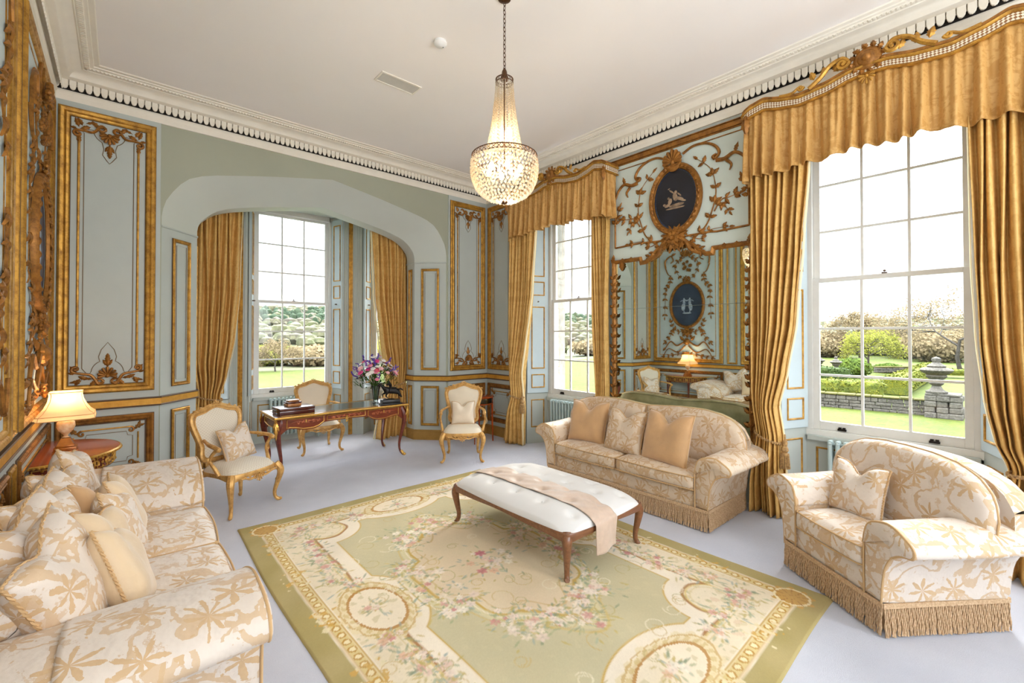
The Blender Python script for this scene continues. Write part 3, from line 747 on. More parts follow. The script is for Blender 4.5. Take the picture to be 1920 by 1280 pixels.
def big_scroll_panel(u0, v0, u1, v1):
    """west wall panel with carved candelabra ornament (also seen in the mirror)"""
    fr = trim(MB(MW).ringsweep(rect(u0, v0, u1, v1), [(a * 1.5, h * 1.3) for a, h in GP_L]), M_GOLD)
    e = MB(MW); e.ringsweep(rect(u0 - .006, v0 - .006, u1 + .006, v1 + .006), [(0, 0), (0, .012), (.008, .012)]); trim(e, M_BROWN, fr, name='moulding_edge')
    pn = MB(MW); pn.box(u0 + .09, v0 + .09, 0, u1 - .09, v1 - .09, .006); trim(pn, M_SHUT, fr, name='panel_field')
    r = MB(MW); k = .16; r.ringsweep(rect(u0 + k, v0 + k, u1 - k, v1 - k), GP_S); trim(r, M_GOLD, fr, name='inner_rod')
    return fr
PW = big_scroll_panel(4.44, 1.10, 6.20, 4.06)
def mir(pts, c): return [(2 * c - x, y) for x, y in pts]
def carve(M, parts, c, mat=M_GOLDD, parent=None, name='carving'):
    o = MB(M)
    for kind, P, *a in parts:
        for Q, sg in ((P, 1), (mir(P, c), -1)):
            if kind == 'stem': o.stem(Q, *(a or (.016, .01, .02)))
            if kind == 'sprig': sprig(o, Q, *a)
            if kind == 'scroll': o.scroll(Q[0][0], Q[0][1], math.atan2(Q[1][1] - Q[0][1], Q[1][0] - Q[0][0]), a[0], a[1], a[2] * sg, .016, .01, .02)
            if kind == 'leaf':
                o.leaf(Q[0][0], Q[0][1], math.atan2(Q[1][1] - Q[0][1], Q[1][0] - Q[0][0]), (Vector(Q[1]) - Vector(Q[0])).length, a[0], .01, .03)
    return o
c0 = 5.30
o = carve(MW, [('stem', [(5.34, 3.98), (5.42, 3.80), (5.36, 3.66)]), ('sprig', [(5.36, 3.66), (5.52, 3.60), (5.60, 3.44), (5.50, 3.22), (5.34, 3.12)], 1.1, 6, .02), ('stem', [(5.85, 3.45), (5.86, 3.62), (5.72, 3.74), (5.64, 3.62), (5.72, 3.56)], .022, .012, .03),
    ('leaf', [(5.72, 3.74), (5.58, 3.80)], .07), ('sprig', [(5.72, 3.26), (5.74, 3.06), (5.86, 2.90), (5.87, 2.60), (5.89, 2.22)], 1.15, 8, .02), ('stem', [(5.86, 3.45), (5.80, 3.30), (5.73, 3.24)]),
    ('sprig', [(5.36, 1.90), (5.52, 1.84), (5.66, 1.96), (5.72, 2.10)], 1.1, 5, .02), ('sprig', [(5.66, 1.92), (5.72, 1.76), (5.88, 1.58)], 1.1, 4, .02), ('stem', [(5.36, 1.60), (5.56, 1.50), (5.72, 1.60), (5.86, 1.44)], .022, .014, .03),
    ('stem', [(5.34, 1.50), (5.54, 1.34), (5.78, 1.42), (5.92, 1.24)], .018, .01, .03), ('leaf', [(5.86, 1.44), (5.96, 1.36)], .07), ('sprig', [(5.34, 1.28), (5.54, 1.30), (5.74, 1.24), (5.92, 1.22)], 1.0, 5, .02), ('leaf', [(5.38, 1.62), (5.50, 1.74)], .09),
    ('leaf', [(5.40, 3.70), (5.48, 3.84)], .08)], c0)
o.shell(c0, 3.70, .15, PI / 2, PI * 1.1, 9, .03); o.shell(c0, 3.10, .11, PI / 2, PI * 1.1, 7, .03); o.bloom(c0, 1.60, .09, .04, 8); o.ball((c0, 1.60, .05), .07, .07, .05); o.shell(c0, 1.34, .10, -PI / 2, PI, 7, .03); o.bloom(c0, 1.84, .10, .04, 7)
for k in range(10): o.bloom(c0 + rnd.uniform(-.12, .12), rnd.uniform(3.3, 3.6), .045, rnd.uniform(.03, .06)); o.bloom(c0 + rnd.uniform(-.12, .12), rnd.uniform(1.72, 1.92), .04, rnd.uniform(.03, .06))
trim(o, M_GOLDD, PW, name='floral_carving')
# further west panels (narrow, and the next large one at the picture's left edge)
small_panel(MW, 4.13, 1.10, 4.35, 4.05); small_panel(MW, -1.75, 1.10, -1.5, 4.05)
PW2 = big_scroll_panel(2.25, 1.10, 4.05, 4.06)
o = carve(MW, [('sprig', [(3.9, 3.6), (3.86, 3.3), (3.7, 3.1), (3.88, 2.8)], 1.2, 8, .02), ('sprig', [(3.9, 2.5), (3.86, 2.1), (3.7, 1.9), (3.88, 1.6)], 1.2, 8, .02), ('stem', [(3.3, 3.8), (3.6, 3.7), (3.8, 3.84), (3.9, 3.6)], .02, .012, .03), ('stem', [(3.3, 1.35), (3.6, 1.5), (3.8, 1.3), (3.9, 1.5)], .02, .012, .03)], 3.15)
o.shell(3.15, 3.7, .15, PI / 2, PI * 1.1, 9, .03); trim(o, M_GOLDD, PW2, name='floral_carving')
for a, b in ((4.44, 6.20), (2.25, 4.05), (-1.4, 2.0)): dado_panel(MW, a, .24, b, .905)
small_panel(MW, 4.13, .24, 4.35, .905); small_panel(MW, 2.05, .24, 2.2, .905)
big_scroll_panel(-1.4, 1.10, 2.0, 4.06)
# ---- oval paintings
def figure_group(mb, cu, cv, s, kind):
    B = lambda x, y, rx, ry, a=0: mb.ball((0, 0, 0), rx * s, ry * s, .0012, 10, M=Matrix.Translation((cu + x * s, cv + y * s, .004)) @ Matrix.Rotation(a, 4, 'Z'))
    if kind == 0:   # reclining group with raised arm
        B(.02, .25, .055, .065); B(.0, .08, .09, .16, .25); B(-.14, .30, .12, .03, -.7); B(-.24, .42, .05, .02, .3); B(.14, .0, .2, .06, -.35); B(.3, -.1, .12, .035, -.3)
        B(-.2, -.05, .08, .12, -.3); B(-.26, .08, .045, .05); B(-.3, -.18, .12, .06, .3); B(-.42, -.14, .06, .05); B(.05, -.22, .3, .06, .05); B(.0, -.32, .38, .035, 0); B(.16, .14, .03, .1, .8)
    else:           # two dancing figures on a small ground
        for q in (-1, 1): B(.16 * q, .32, .045, .05); B(.16 * q, .12, .07, .17, -.12 * q); B(.2 * q, -.12, .11, .2, .1 * q); B(.05 * q, .24, .12, .025, .35 * q); B(.30 * q, .22, .09, .022, -.5 * q); B(.16 * q, -.36, .03, .07)
        B(0, -.44, .26, .04)
M_PDARK = simple('dark_painting_ground', '#15141a', .35, c2='#20222e', vscale=3)
M_PBLUE = simple('blue_painting_ground', '#36445c', .4, c2='#27334a', vscale=3)
M_FIGB = simple('painted_figure_sepia', '#a98f74', .6, c2='#6d5846', vscale=18)
M_FIGW = simple('painted_figure_pale', '#b4c0d0', .6, c2='#7d8ca6', vscale=18)
def oval_painting(M, cu, cv, a, b, mat, fig, kind, label):
    c = M @ Vector((cu, cv, .012)); t = thing('oval_painting', label, 'painting', c, 0)
    Mi = Matrix.Translation(-c) @ M @ Matrix.Translation((cu, cv, .012))
    f = MB(Mi); f.ringsweep(oval(0, 0, a + .05, b + .05), [(0, 0), (0, .03), (.015, .048), (.035, .045), (.05, .03), (.062, .034), (.07, .012)])
    for i in range(34):
        an = 2 * PI * i / 34; f.leaf((a + .022) * math.cos(an), (b + .022) * math.sin(an), an + PI / 2 + .25, .075, .05, .04, .018)
    f.build('frame', M_GOLDD, t)
    p = MB(Mi); vs = [(x, y, .002) for x, y in oval(0, 0, a, b)]; vs2 = [(x, y, .0) for x, y in oval(0, 0, a, b)]; n = len(vs)
    p.add(vs + vs2, [list(range(n)), list(range(n, 2 * n))[::-1]] + [[i, n + i, n + (i + 1) % n, (i + 1) % n] for i in range(n)]); p.build('canvas', mat, t, smooth=False)
    g = MB(Mi); figure_group(g, 0, 0, a * 1.15, kind); g.build('painted_figures', fig, t)
    if kind == 0:
        r = MB(Mi)
        r.ringsweep(oval(0, 0, a - .02, b - .02, 80), [(0, .0022), (.006, .0034), (.012, .0022)])
        for i in range(40): an = 2 * PI * i / 40; r.ball(((a - .026) * math.cos(an), (b - .026) * math.sin(an), .003), .014, .010, .001, 6)
        r.build('painted_garland', M_PBLUE, t)
    return t
oval_painting(ME, -2.66, 3.37, .285, .375, M_PDARK, M_FIGB, 0, 'dark oval painting of reclining pale figures above the large mirror')
oval_painting(MW, 5.30, 2.50, .40, .53, M_PBLUE, M_FIGW, 1, 'tall oval painting with carved gilt frame on the west wall above the corner table')
# ---- overmantel mirror on the east wall
c1 = -2.67
tm = thing('wall_mirror', 'tall antiqued wall mirror in gilt leafy frame between the two right windows', 'mirror', (XE, 2.67, 0))
Mm = Matrix.Translation((-XE, -2.67, 0)) @ ME
TOPR = [(-1.83, 2.70), (-2.19, 2.70), (-2.205, 2.645), (-2.30, 2.65), (-2.38, 2.70), (-2.46, 2.78), (-2.56, 2.83), (-2.67, 2.84)]
top = TOPR + [(2 * c1 - x, y) for x, y in TOPR[-2::-1]]
outl = [(-1.83, .62)] + top + [(2 * c1 + 1.83, .62)]
g = MB(Mm)
for y0, y1 in ((.62, 2.093), (2.097, 3.0)):
    # clip the outline at the joint between the two plates
    if y0 < 1: P = [(-1.84, y0), (-1.84, y1), (-3.50, y1), (-3.50, y0)]
    else: P = [(-1.84, y0)] + [(x, y - .005) for x, y in top] + [(-3.50, y0)]
    n = len(P); g.add([(x, y, .012) for x, y in P] + [(x, y, .004) for x, y in P], [list(range(n)), list(range(n, 2 * n))[::-1]] + [[i, n + i, n + (i + 1) % n, (i + 1) % n] for i in range(n)])
gl = g.build('mirror_glass', M_MIRROR, tm, smooth=False)
f = MB(Mm); f.ringsweep([(x, y) for x, y in outl], [(-.045, 0), (-.045, .03), (-.03, .05), (-.012, .04), (.0, .025), (.006, .012)], closed=False)
f.build('frame', M_GOLDD, tm, ang=30)
for sgn, x0 in ((1, -1.815), (-1, -3.525)):
    lv = MB(Mm); lv.tube([(x0, .7, .045), (x0, 2.75, .045)], .006, 5)
    for (a_, b_) in ((.75, 1.25), (1.25, 1.62), (1.68, 2.16), (2.2, 2.52)):
        sprig(lv, [(x0, a_), (x0 - .012 * sgn, (a_ + b_) / 2), (x0 + .0 * sgn, b_)], .95, 4, .05, True, int(a_ * 100))
    lv.leaf(x0, 2.72, PI / 2, .1, .06, .04); lv.bloom(x0, 2.74, .035, .05); lv.build('leaf_carving', M_GOLDD, tm)
for q_ in ((-1.95, -2.08), (-3.25, -3.38)):
    lv = MB(Mm); lv.tube([(q_[0] + .05, 2.725, .03), (q_[1] - .05, 2.725, .03)], .008, 5)
    for x in q_: lv.leaf(x, 2.725, 0, .09, .045, .036); lv.bloom(x, 2.735, .022, .045)
    if q_[0] < -3: lv.leaf(-3.40, 2.72, -PI / 2, .13, .09, .03)
    lv.build('top_leaf_carving', M_GOLDD, tm)
# ---- panel above the mirror (part of the wall)
pt = MB(ME); 
P = [(x, y) for x, y in top]
vs = [(x, y + .03, .006) for x, y in P] + [(x, 4.0, .006) for x, y in P]; n = len(P)
pt.add(vs, [[i + 1, i, n + i, n + i + 1] for i in range(n - 1)]); pt.box(-1.83, 2.60, 0, -1.79, 4.0, .006); pt.box(-3.55, .3, 0, -3.51, 4.0, .006)
PE = trim(pt, M_PALE, smooth=False)
o = MB(ME)
o.box(-3.57, 4.0, 0, -1.79, 4.055, .035); o.box(-3.57, 3.985, 0, -1.79, 4.0, .02); o.box(-3.57, 4.055, 0, -1.79, 4.065, .05); trim(o, M_GOLDD, PE, name='top_moulding', bevel=.006)
def En(P): return [(-y, z) for y, z in P]
o = MB(ME)
for P in ([(3.51, 3.62), (3.51, 2.91)], [(1.83, 3.53), (1.83, 2.91)], [(3.51, 2.91), (3.15, 2.92), (2.82, 2.90)], [(2.52, 2.91), (2.24, 2.91), (2.17, 2.90), (1.83, 2.91)]): line(o, En(P), .012, .014)
line(o, En([(3.51, 3.62), (3.51, 3.93), (2.98, 3.93)]), .007, .01); line(o, En([(2.38, 3.94), (1.83, 3.94), (1.83, 3.6)]), .007, .01)
for Q in (lambda P: En(P), lambda P: [(2 * c1 - x, y) for x, y in En(P)]):
    o.stem(Q([(2.78, 3.88), (2.90, 3.93), (3.04, 3.92), (3.15, 3.86), (3.20, 3.77), (3.15, 3.71)]), .014, .018, .016)
    o.stem(Q([(3.15, 3.71), (3.13, 3.74), (3.17, 3.76)]), .02, .012, .02)
    o.stem(Q([(3.17, 3.69), (3.26, 3.68), (3.36, 3.72), (3.45, 3.66), (3.50, 3.56)]), .026, .012, .018)
    o.stem(Q([(3.28, 3.66), (3.33, 3.60), (3.31, 3.54)]), .02, .006, .018)
    a = Q([(3.36, 3.72), (3.40, 3.84)]); o.leaf(a[0][0], a[0][1], math.atan2(a[1][1] - a[0][1], a[1][0] - a[0][0]), .12, .05)
    sprig(o, Q([(2.90, 2.86), (3.05, 2.99), (3.12, 3.15), (3.16, 3.31), (3.15, 3.46), (3.10, 3.62), (2.96, 3.76)]), 1.05, 6, .014, True, 3)
    sprig(o, Q([(3.14, 3.13), (3.22, 3.24), (3.30, 3.25), (3.40, 3.27)]), 1.0, 3, .014, True, 4)
    sprig(o, Q([(3.20, 3.22), (3.26, 3.16), (3.30, 3.10)]), .8, 2, .014, True, 6)
    sprig(o, Q([(3.52, 3.20), (3.49, 3.30), (3.44, 3.43)]), .95, 3, .014, True, 5)
    sprig(o, Q([(2.74, 2.98), (2.86, 2.90), (3.0, 2.85), (3.10, 2.93), (3.30, 2.93)]), .8, 5, .02, True, 8)
    o.stem(Q([(2.70, 2.92), (2.82, 2.84), (2.88, 2.74), (3.0, 2.68)]), .03, .02, .03)
    sprig(o, Q([(2.72, 2.86), (2.84, 2.84), (2.94, 2.76), (3.0, 2.72)]), .9, 4, .03, True, 9)
o.shell(c1, 3.80, .15, PI / 2, PI * 1.05, 9, .03); o.stem([(c1 - .1, 3.78), (c1, 3.72), (c1 + .1, 3.78)], .03, .03, .04)
for k in range(16): a = 2 * PI * k / 16; o.leaf(c1, 2.90, a, .15 + .03 * (k % 2), .07, .03, .03)
o.bloom(c1, 2.90, .085, .06, 7)
for k in range(12): o.bloom(c1 + rnd.uniform(-.14, .14), 2.90 + rnd.uniform(-.12, .1), .03, rnd.uniform(.04, .07))
trim(o, M_GOLDD, PE, name='rococo_carving')
# ---------------------------------------------------------------- curtains, valances, pelmets
def pw(P, x):
    """piecewise smooth interpolation of sorted (x, y) points"""
    xs = [p[0] for p in P]; ys = [p[1] for p in P]
    if x <= xs[0]: return ys[0]
    if x >= xs[-1]: return ys[-1]
    for i in range(len(xs) - 1):
        if x <= xs[i + 1]:
            t = (x - xs[i]) / (xs[i + 1] - xs[i]); t = t * t * (3 - 2 * t) * .35 + t * .65
            return ys[i] + (ys[i + 1] - ys[i]) * t
def curtain(M, ctr, outer, inner, ztop, ztie, label, npl=9, amp=.056, w0=.16, seed=1, hook=None, tassel=True, group=None, tieang=0.0, name='curtain'):
    R = random.Random(seed); ph = [R.uniform(-.5, .5) for _ in range(40)]
    t = thing(name, label, 'curtain', M @ Vector((ctr, 0, w0)), 0, group); Mi = Matrix.Translation(-(M @ Vector((ctr, 0, w0)))) @ M
    def fn(s, v):
        z = .012 + (ztop - .012) * v; o, i = pw(outer, z), pw(inner, z); wd = abs(i - o)
        k = s * npl; j = int(min(k, npl - 1)); q = k * 2 * PI + .7 * math.sin(2 * PI * s * 1.7 + seed) + ph[j % 40] * .3
        A = amp * min(1.25, (.52 / max(wd, .08)) ** .5) * (1 if z > ztie + .25 or z < ztie - .2 else .55 + .45 * abs(z - ztie) / .25)
        lobe = math.sin(q); lobe = (abs(lobe) ** .75) * (1 if lobe > 0 else -1)
        w_ = w0 + A * lobe + .02 * math.sin(s * 7 + z * 1.3 + seed)
        bulge = .05 * math.sin(PI * s) * math.exp(-((z - ztie) / .5) ** 2)
        u = o + (i - o) * s + .010 * math.sin(q * .5 + z * 2.2) * (wd / .5)
        if z < ztie: w_ += (ztie - z) * .05 * math.sin(s * 9 + seed)
        return (u, z, w_ + bulge)
    c = MB(Mi).grid(fn, npl * 12, 70); c.build('fabric', M_CURT, t, solid=.006, ang=180)
    li = pw(inner, ztop - .3); hm = MB(Mi)
    hm.grid(lambda s, v: ((lambda z: (pw(inner, z) + (pw(inner, z) - pw(outer, z)) * (.02 + .02 * s), z, fn(1, v)[2] - .01 - .03 * s))(.014 + (ztop - .014) * v)), 1, 40)
    hm.build('lining_edge', M_LINING, t, solid=.003)
    # rope tie-back
    o, i = pw(outer, ztie), pw(inner, ztie); m = (o + i) / 2; a = abs(i - o) / 2 + .015; P = []
    for k in range(36):
        an = 2 * PI * k / 36; sgn = 1 if o > i else -1
        P.append((m + a * math.cos(an), ztie + .02 * math.cos(an) * sgn * 2 - .018 * math.sin(an), w0 + .085 * math.sin(an) + .02))
    r = MB(Mi)
    for q in (0, PI):
        Q = [(p[0], p[1] + .008 * math.cos(k * 2.1 + q), p[2] + .008 * math.sin(k * 2.1 + q)) for k, p in enumerate(catmull(P, 3, True))]
        r.tube(Q, .009, 5, closed=True)
    r.build('tieback_rope', M_ROPE, t)
    if hook is not None:
        r = MB(Mi); r.tube(catmull([(o, ztie + .02, w0), ((o + hook[0]) / 2, (ztie + hook[1]) / 2 - .02, w0 * .6), (hook[0], hook[1], .03)], 6), .01, 6); r.build('tieback_hook_cord', M_ROPE, t)
    if tassel:
        u = i + (.035 if i > o else -.035); r = MB(Mi); MT = Matrix.Translation((u, 0, w0 + .05)) @ Matrix.Rotation(-PI / 2, 4, 'X')
        z = ztie
        r.tube([(u, z + .05, w0 + .05), (u + .005, z - .02, w0 + .05)], .008, 6)
        r.lathe([(0, -z + .0), (.018, -z + .005), (.026, -z + .03), (.018, -z + .06), (.028, -z + .075), (.034, -z + .10), (.02, -z + .12), (.034, -z + .13), (.038, -z + .14)], 12, M=Matrix.Translation((u, 0, w0 + .05)) @ Matrix.Rotation(PI / 2, 4, 'X'))
        for k in range(16): an = 2 * PI * k / 16; r.tube([(u + .03 * math.cos(an), z - .13, w0 + .05 + .03 * math.sin(an)), (u + .04 * math.cos(an), z - .27, w0 + .05 + .04 * math.sin(an))], .007, 4)
        r.build('tassel', M_ROPE, t)
    return t
def cw(P): return sorted([(z, -y) for y, z in P])
ZT = 3.86
curtain(ME, -1.60, cw([(1.76, 0), (1.76, .3), (1.71, .76), (1.75, 1.2), (1.76, 3.9)]), cw([(1.45, 0), (1.47, .3), (1.49, .76), (1.53, 1.07), (1.46, 1.39), (1.38, 1.89), (1.32, 2.63), (1.27, 3.3), (1.25, 3.9)]), ZT, .76,
        'gold velvet curtain tied back between the large mirror and the near right window', 8, seed=2)
curtain(ME, .15, cw([(-.36, 0), (-.34, .3), (-.24, .80), (-.3, 1.3), (-.32, 3.9)]), cw([(.12, 0), (.08, .4), (.03, .80), (.09, .95), (.14, 1.24), (.18, 1.71), (.20, 2.3), (.21, 3.9)]), ZT, .80,
        'gold velvet curtain at the far right edge of the picture behind the armchair', 9, seed=3, tassel=False)
curtain(ME, -5.4, cw([(5.66, 0), (5.58, .35), (5.42, .78), (5.44, 1.3), (5.44, 3.9)]), cw([(5.16, 0), (5.17, .35), (5.16, .78), (5.17, 1.15), (5.07, 1.66), (4.98, 2.1), (4.93, 2.4), (4.87, 3.3), (4.85, 3.9)]), ZT, .80,
        'gold velvet curtain with rope tie hanging right of the small red side table', 8, seed=4)
curtain(ME, -3.6, cw([(3.60, 0), (3.59, .6), (3.58, 1.0), (3.56, 3.9)]), cw([(3.78, 0), (3.77, .4), (3.77, .95), (3.82, 2.0), (3.86, 3.9)]), ZT, .35,
        'gold velvet curtain hanging straight just left of the large mirror', 7, .04, .09, seed=5, tassel=False)
MBY = wallM((0, 7.20, 0), (1, 0, 0))
def cx(P): return sorted([(z, x) for x, z in P])
curtain(MBY, .9, cx([(.66, 0), (.68, .5), (.74, .93), (.66, 1.4), (.62, 3.95)]), cx([(1.22, 0), (1.14, .5), (1.02, .93), (1.10, 1.2), (1.18, 1.7), (1.235, 2.4), (1.27, 3.95)]), 3.95, .93,
        'gold velvet curtain at the left side of the arched bay behind the gilt armchair', 9, .05, .12, 6, hook=(.70, 1.12), tassel=False)
curtain(MBY, 3.5, cx([(3.80, 0), (3.78, .5), (3.74, .93), (3.80, 1.4), (3.84, 3.95)]), cx([(3.22, 0), (3.30, .5), (3.42, .93), (3.38, 1.2), (3.30, 1.7), (3.22, 2.4), (3.15, 3.95)]), 3.95, .93,
        'gold velvet curtain at the right side of the arched bay behind the writing desk', 9, .05, .12, 7, hook=(3.73, 1.14), tassel=False)
# valances and pelmets
ZTP = [(0, 4.025), (.12, 4.02), (.3, 3.975), (.5, 3.955), (.66, 3.99), (.80, 4.035), (.92, 4.01), (1.02, 3.955), (1.4, 3.94)]
ZBP = [(0, 3.94), (.12, 3.93), (.3, 3.885), (.5, 3.865), (.66, 3.895), (.80, 3.935), (.92, 3.91), (1.02, 3.85), (1.4, 3.84)]
PP = []
HWP, DPT = 1.0, .27
for k in range(12): PP.append((-HWP, .032 + (DPT * .85 - .032) * k / 12))
for k in range(9): a = PI / 2 * k / 8; PP.append((-HWP + .04 - .04 * math.cos(a), DPT - .04 + .04 * math.sin(a)))
for k in range(1, 80): PP.append((-HWP + .04 + (2 * HWP - .08) * k / 80, DPT))
PP += [(-x, y) for x, y in PP[:21][::-1]]
cum = [0]
for a, b in zip(PP, PP[1:]): cum.append(cum[-1] + math.hypot(b[0] - a[0], b[1] - a[1]))
def ppath(s):
    L = s * cum[-1]
    for i in range(len(PP) - 1):
        if L <= cum[i + 1] or i == len(PP) - 2:
            t = (L - cum[i]) / max(cum[i + 1] - cum[i], 1e-9); a, b = PP[i], PP[i + 1]; d = Vector((b[0] - a[0], b[1] - a[1])).normalized()
            return a[0] + (b[0] - a[0]) * t, a[1] + (b[1] - a[1]) * t, (-d.y, d.x)
t = NT('pelmet_lattice'); uv = t.coord('UV'); mp = t.n('Mapping', {'Vector': uv, 'Rotation': (0, 0, PI / 4), 'Scale': (1, 1, 1)})
ck = t.n('TexChecker', {'Vector': mp.outputs[0], 'Scale': 62.0, 'Color1': lin('#e6dcc4'), 'Color2': lin('#8a5a2c')})
M_LATT = t.bsdf(**{'Base Color': ck.outputs[0], 'Roughness': .5, 'Normal': t.bump(ck.outputs[1], .003)})
def pelmet(cY, lab_p, lab_v, seed):
    M = ME @ Matrix.Translation((-cY, 0, 0)); c0_ = M @ Vector((0, 0, 0)); T = Matrix.Translation(-c0_) @ M
    z_ = lambda P, u: pw(P, abs(u))
    v = thing('valance', lab_v, 'valance', c0_)
    R = random.Random(seed); fr = [(R.uniform(.8, 1.2), R.uniform(0, 6)) for _ in range(6)]
    def fn(s, q):
        u, w_, n = ppath(s); zt = z_(ZBP, u) + .012; zb = 3.31 + .035 * (1 - min(1, abs(u) / .8)) + .012 * math.sin(s * 37 + seed) - (.02 if abs(u) > .96 else 0)
        z = zb + (zt - zb) * q; x = s * cum[-1]
        A = .010 + .044 * (1 - q) ** .8
        d = A * (math.sin(x * 2 * PI / .13 + 1.7 * math.sin(x * 7.3 + seed) + .8 * math.sin(x * 17)) * (.55 + .4 * (1 - q)) + .5 * math.sin(x * 2 * PI / .058 + 2.2 * math.sin(x * 5)) * (.15 + q) + .3 * math.sin(x * 11 + seed) * (1 - q))
        side = .018 * math.sin(x * 23 + seed) * (1 - q)
        return (u + n[0] * (d - .02), z, w_ + n[1] * (d - .02) + side * .3)
    MB(T).grid(fn, 420, 22).build('fabric', M_VAL, v, solid=.005, ang=180)
    p = thing('pelmet', lab_p, 'pelmet', c0_)
    def band_(cs, name, mat):
        N = 130; vs = []; fs = []; c = len(cs)
        for i in range(N + 1):
            u, w_, n = ppath(i / N); zb, zt = z_(ZBP, u), z_(ZTP, u)
            for o_, k, dz in cs: vs.append((u + n[0] * o_, zb + (zt - zb) * k + dz, w_ + n[1] * o_))
        for i in range(N):
            for k in range(c - 1): fs.append([i * c + k, (i + 1) * c + k, (i + 1) * c + k + 1, i * c + k + 1])
        return MB(T).add(vs, fs).build(name, mat, p, ang=60)
    band_([(-.02, 0, 0), (.012, 0, -.004), (.022, 0, .006), (.014, 0, .018), (.004, 0, .02)], 'lower_moulding', M_GOLD)
    lb = band_([(.004, 0, .018), (.010, .5, 0), (.006, 1, -.022)], 'lattice_band', M_LATT)
    # map lattice by arc length
    me = lb.data; uvl = me.uv_layers[0]; N = 130
    for poly in me.polygons:
        for li in poly.loop_indices:
            vi = me.loops[li].vertex_index; uvl.data[li].uv = (cum[-1] * (vi // 3) / N, (vi % 3) * .035)
    band_([(.0, 1, -.024), (.02, 1, -.020), (.026, 1, -.006), (.014, 1, .004), (.0, 1, .006)], 'upper_moulding', M_GOLD)
    band_([(.0, 1, .004), (.012, 1, .006), (.014, 1, .026), (-.01, 1, .03), (-.03, 1, .02), (-.03, 0, .0)], 'top_fret', M_GOLDD)
    o = MB(T @ Matrix.Translation((0, 0, DPT)))
    o.lathe([(0, .07), (.035, .066), (.045, .045), (.055, .05), (.068, .04), (.075, .05), (.09, .03), (.095, 0)], 20, c=(0, 4.09, .0)) if False else None
    for r_, h_ in ((.10, .03), (.075, .05)): o.ball((0, 4.07, 0), r_, r_ * 1.0, h_, 14)
    o.ball((0, 4.07, .02), .04, .04, .05, 12)
    for k in range(12): a = 2 * PI * k / 12; o.leaf(.085 * math.cos(a), 4.07 + .085 * math.sin(a), a + .6, .065, .05, .0, .03)
    o.build('crest_rosette', M_GOLDD, p)
    for sg in (-1, 1):
        o = MB(T @ Matrix.Translation((0, 0, DPT)))
        o.stem([(sg * .42, 3.985), (sg * .34, 4.04), (sg * .26, 4.12), (sg * .17, 4.145), (sg * .12, 4.09)], .022, .016, .01)
        o.scroll(sg * .12, 4.09, -PI / 2, .045, 1.2, sg, .018, .012, .02)
        o.stem([(sg * .66, 4.01), (sg * .56, 4.0), (sg * .50, 4.03), (sg * .46, 4.02)], .016, .01, .01); o.scroll(sg * .46, 4.02, -PI / 2, .025, 1.1, -sg if False else sg, .013, .009, .015)
        for q, a in ((.2, 1.3), (.3, 1.0), (.38, 1.2)): o.leaf(sg * q, 4.05, PI / 2 - sg * (a - .9), .09, .06, .0, .02)
        o.build('scroll_carving', M_GOLD, p)
        o = MB(T @ Matrix.Translation((0, 0, DPT))); o.leaf(sg * .96, 3.92, -PI / 2, .17, .09, .02, .03); o.bloom(sg * .96, 3.90, .04, .02); o.build('corner_carving', M_GOLDD, p)
    o = MB(T @ Matrix.Translation((0, 0, DPT))); o.shell(0, 3.915, .07, -PI / 2, PI * 1.1, 7, .02)
    o.build('shell_carving', M_GOLD, p)
pelmet(.80, 'serpentine gilt pelmet with round crest at the top right of the picture', 'gathered gold velvet valance over the near right window', 3)
pelmet(4.46, 'serpentine gilt pelmet behind and right of the chandelier', 'gathered gold velvet valance over the far right window, left of the mirror', 8)
# ---------------------------------------------------------------- radiators
def radiator(M, c, n, label, z0=.12, z1=.72, pitch=.062):
    p0 = M @ Vector((c, 0, 0)); t = thing('radiator', label, 'radiator', p0, 0, None); T = Matrix.Translation(-p0) @ M @ Matrix.Translation((c, 0, 0))
    for k in range(n):
        x = (k - (n - 1) / 2) * pitch; s = MB(T)
        for w_ in (.03, .085):
            s.tube(catmull([(x, z0 + .01, w_ + .012), (x, z0 + .06, w_), (x, z1 - .06, w_), (x, z1 - .01, w_ + .012)], 4), .019, 8)
        s.ball((x, z1 - .02, .06), .026, .03, .055, 10); s.ball((x, z0 + .02, .06), .026, .03, .05, 10)
        if k in (0, n - 1):
            for w_ in (.03, .085): s.tube([(x, 0, w_), (x, z0 + .04, w_)], .014, 6)
        s.build('section', M_RAD, t)
    for z in (z0 + .03, z1 - .03): MB(T).tube([(-(n - 1) / 2 * pitch, z, .06), ((n - 1) / 2 * pitch, z, .06)], .014, 6).build('joining_rod', M_RAD, t)
radiator(ME @ Matrix.Translation((0, 0, -.33)), -.80, 14, 'pale blue column radiator under the near right window behind the armchair')
radiator(ME @ Matrix.Translation((0, 0, -.33)), -4.50, 15, 'pale blue column radiator under the far right window behind the sofa arm')
radiator(MC @ Matrix.Translation((0, 0, -.27)), 0, 13, 'pale blue column radiator under the centre bay window behind the desk')
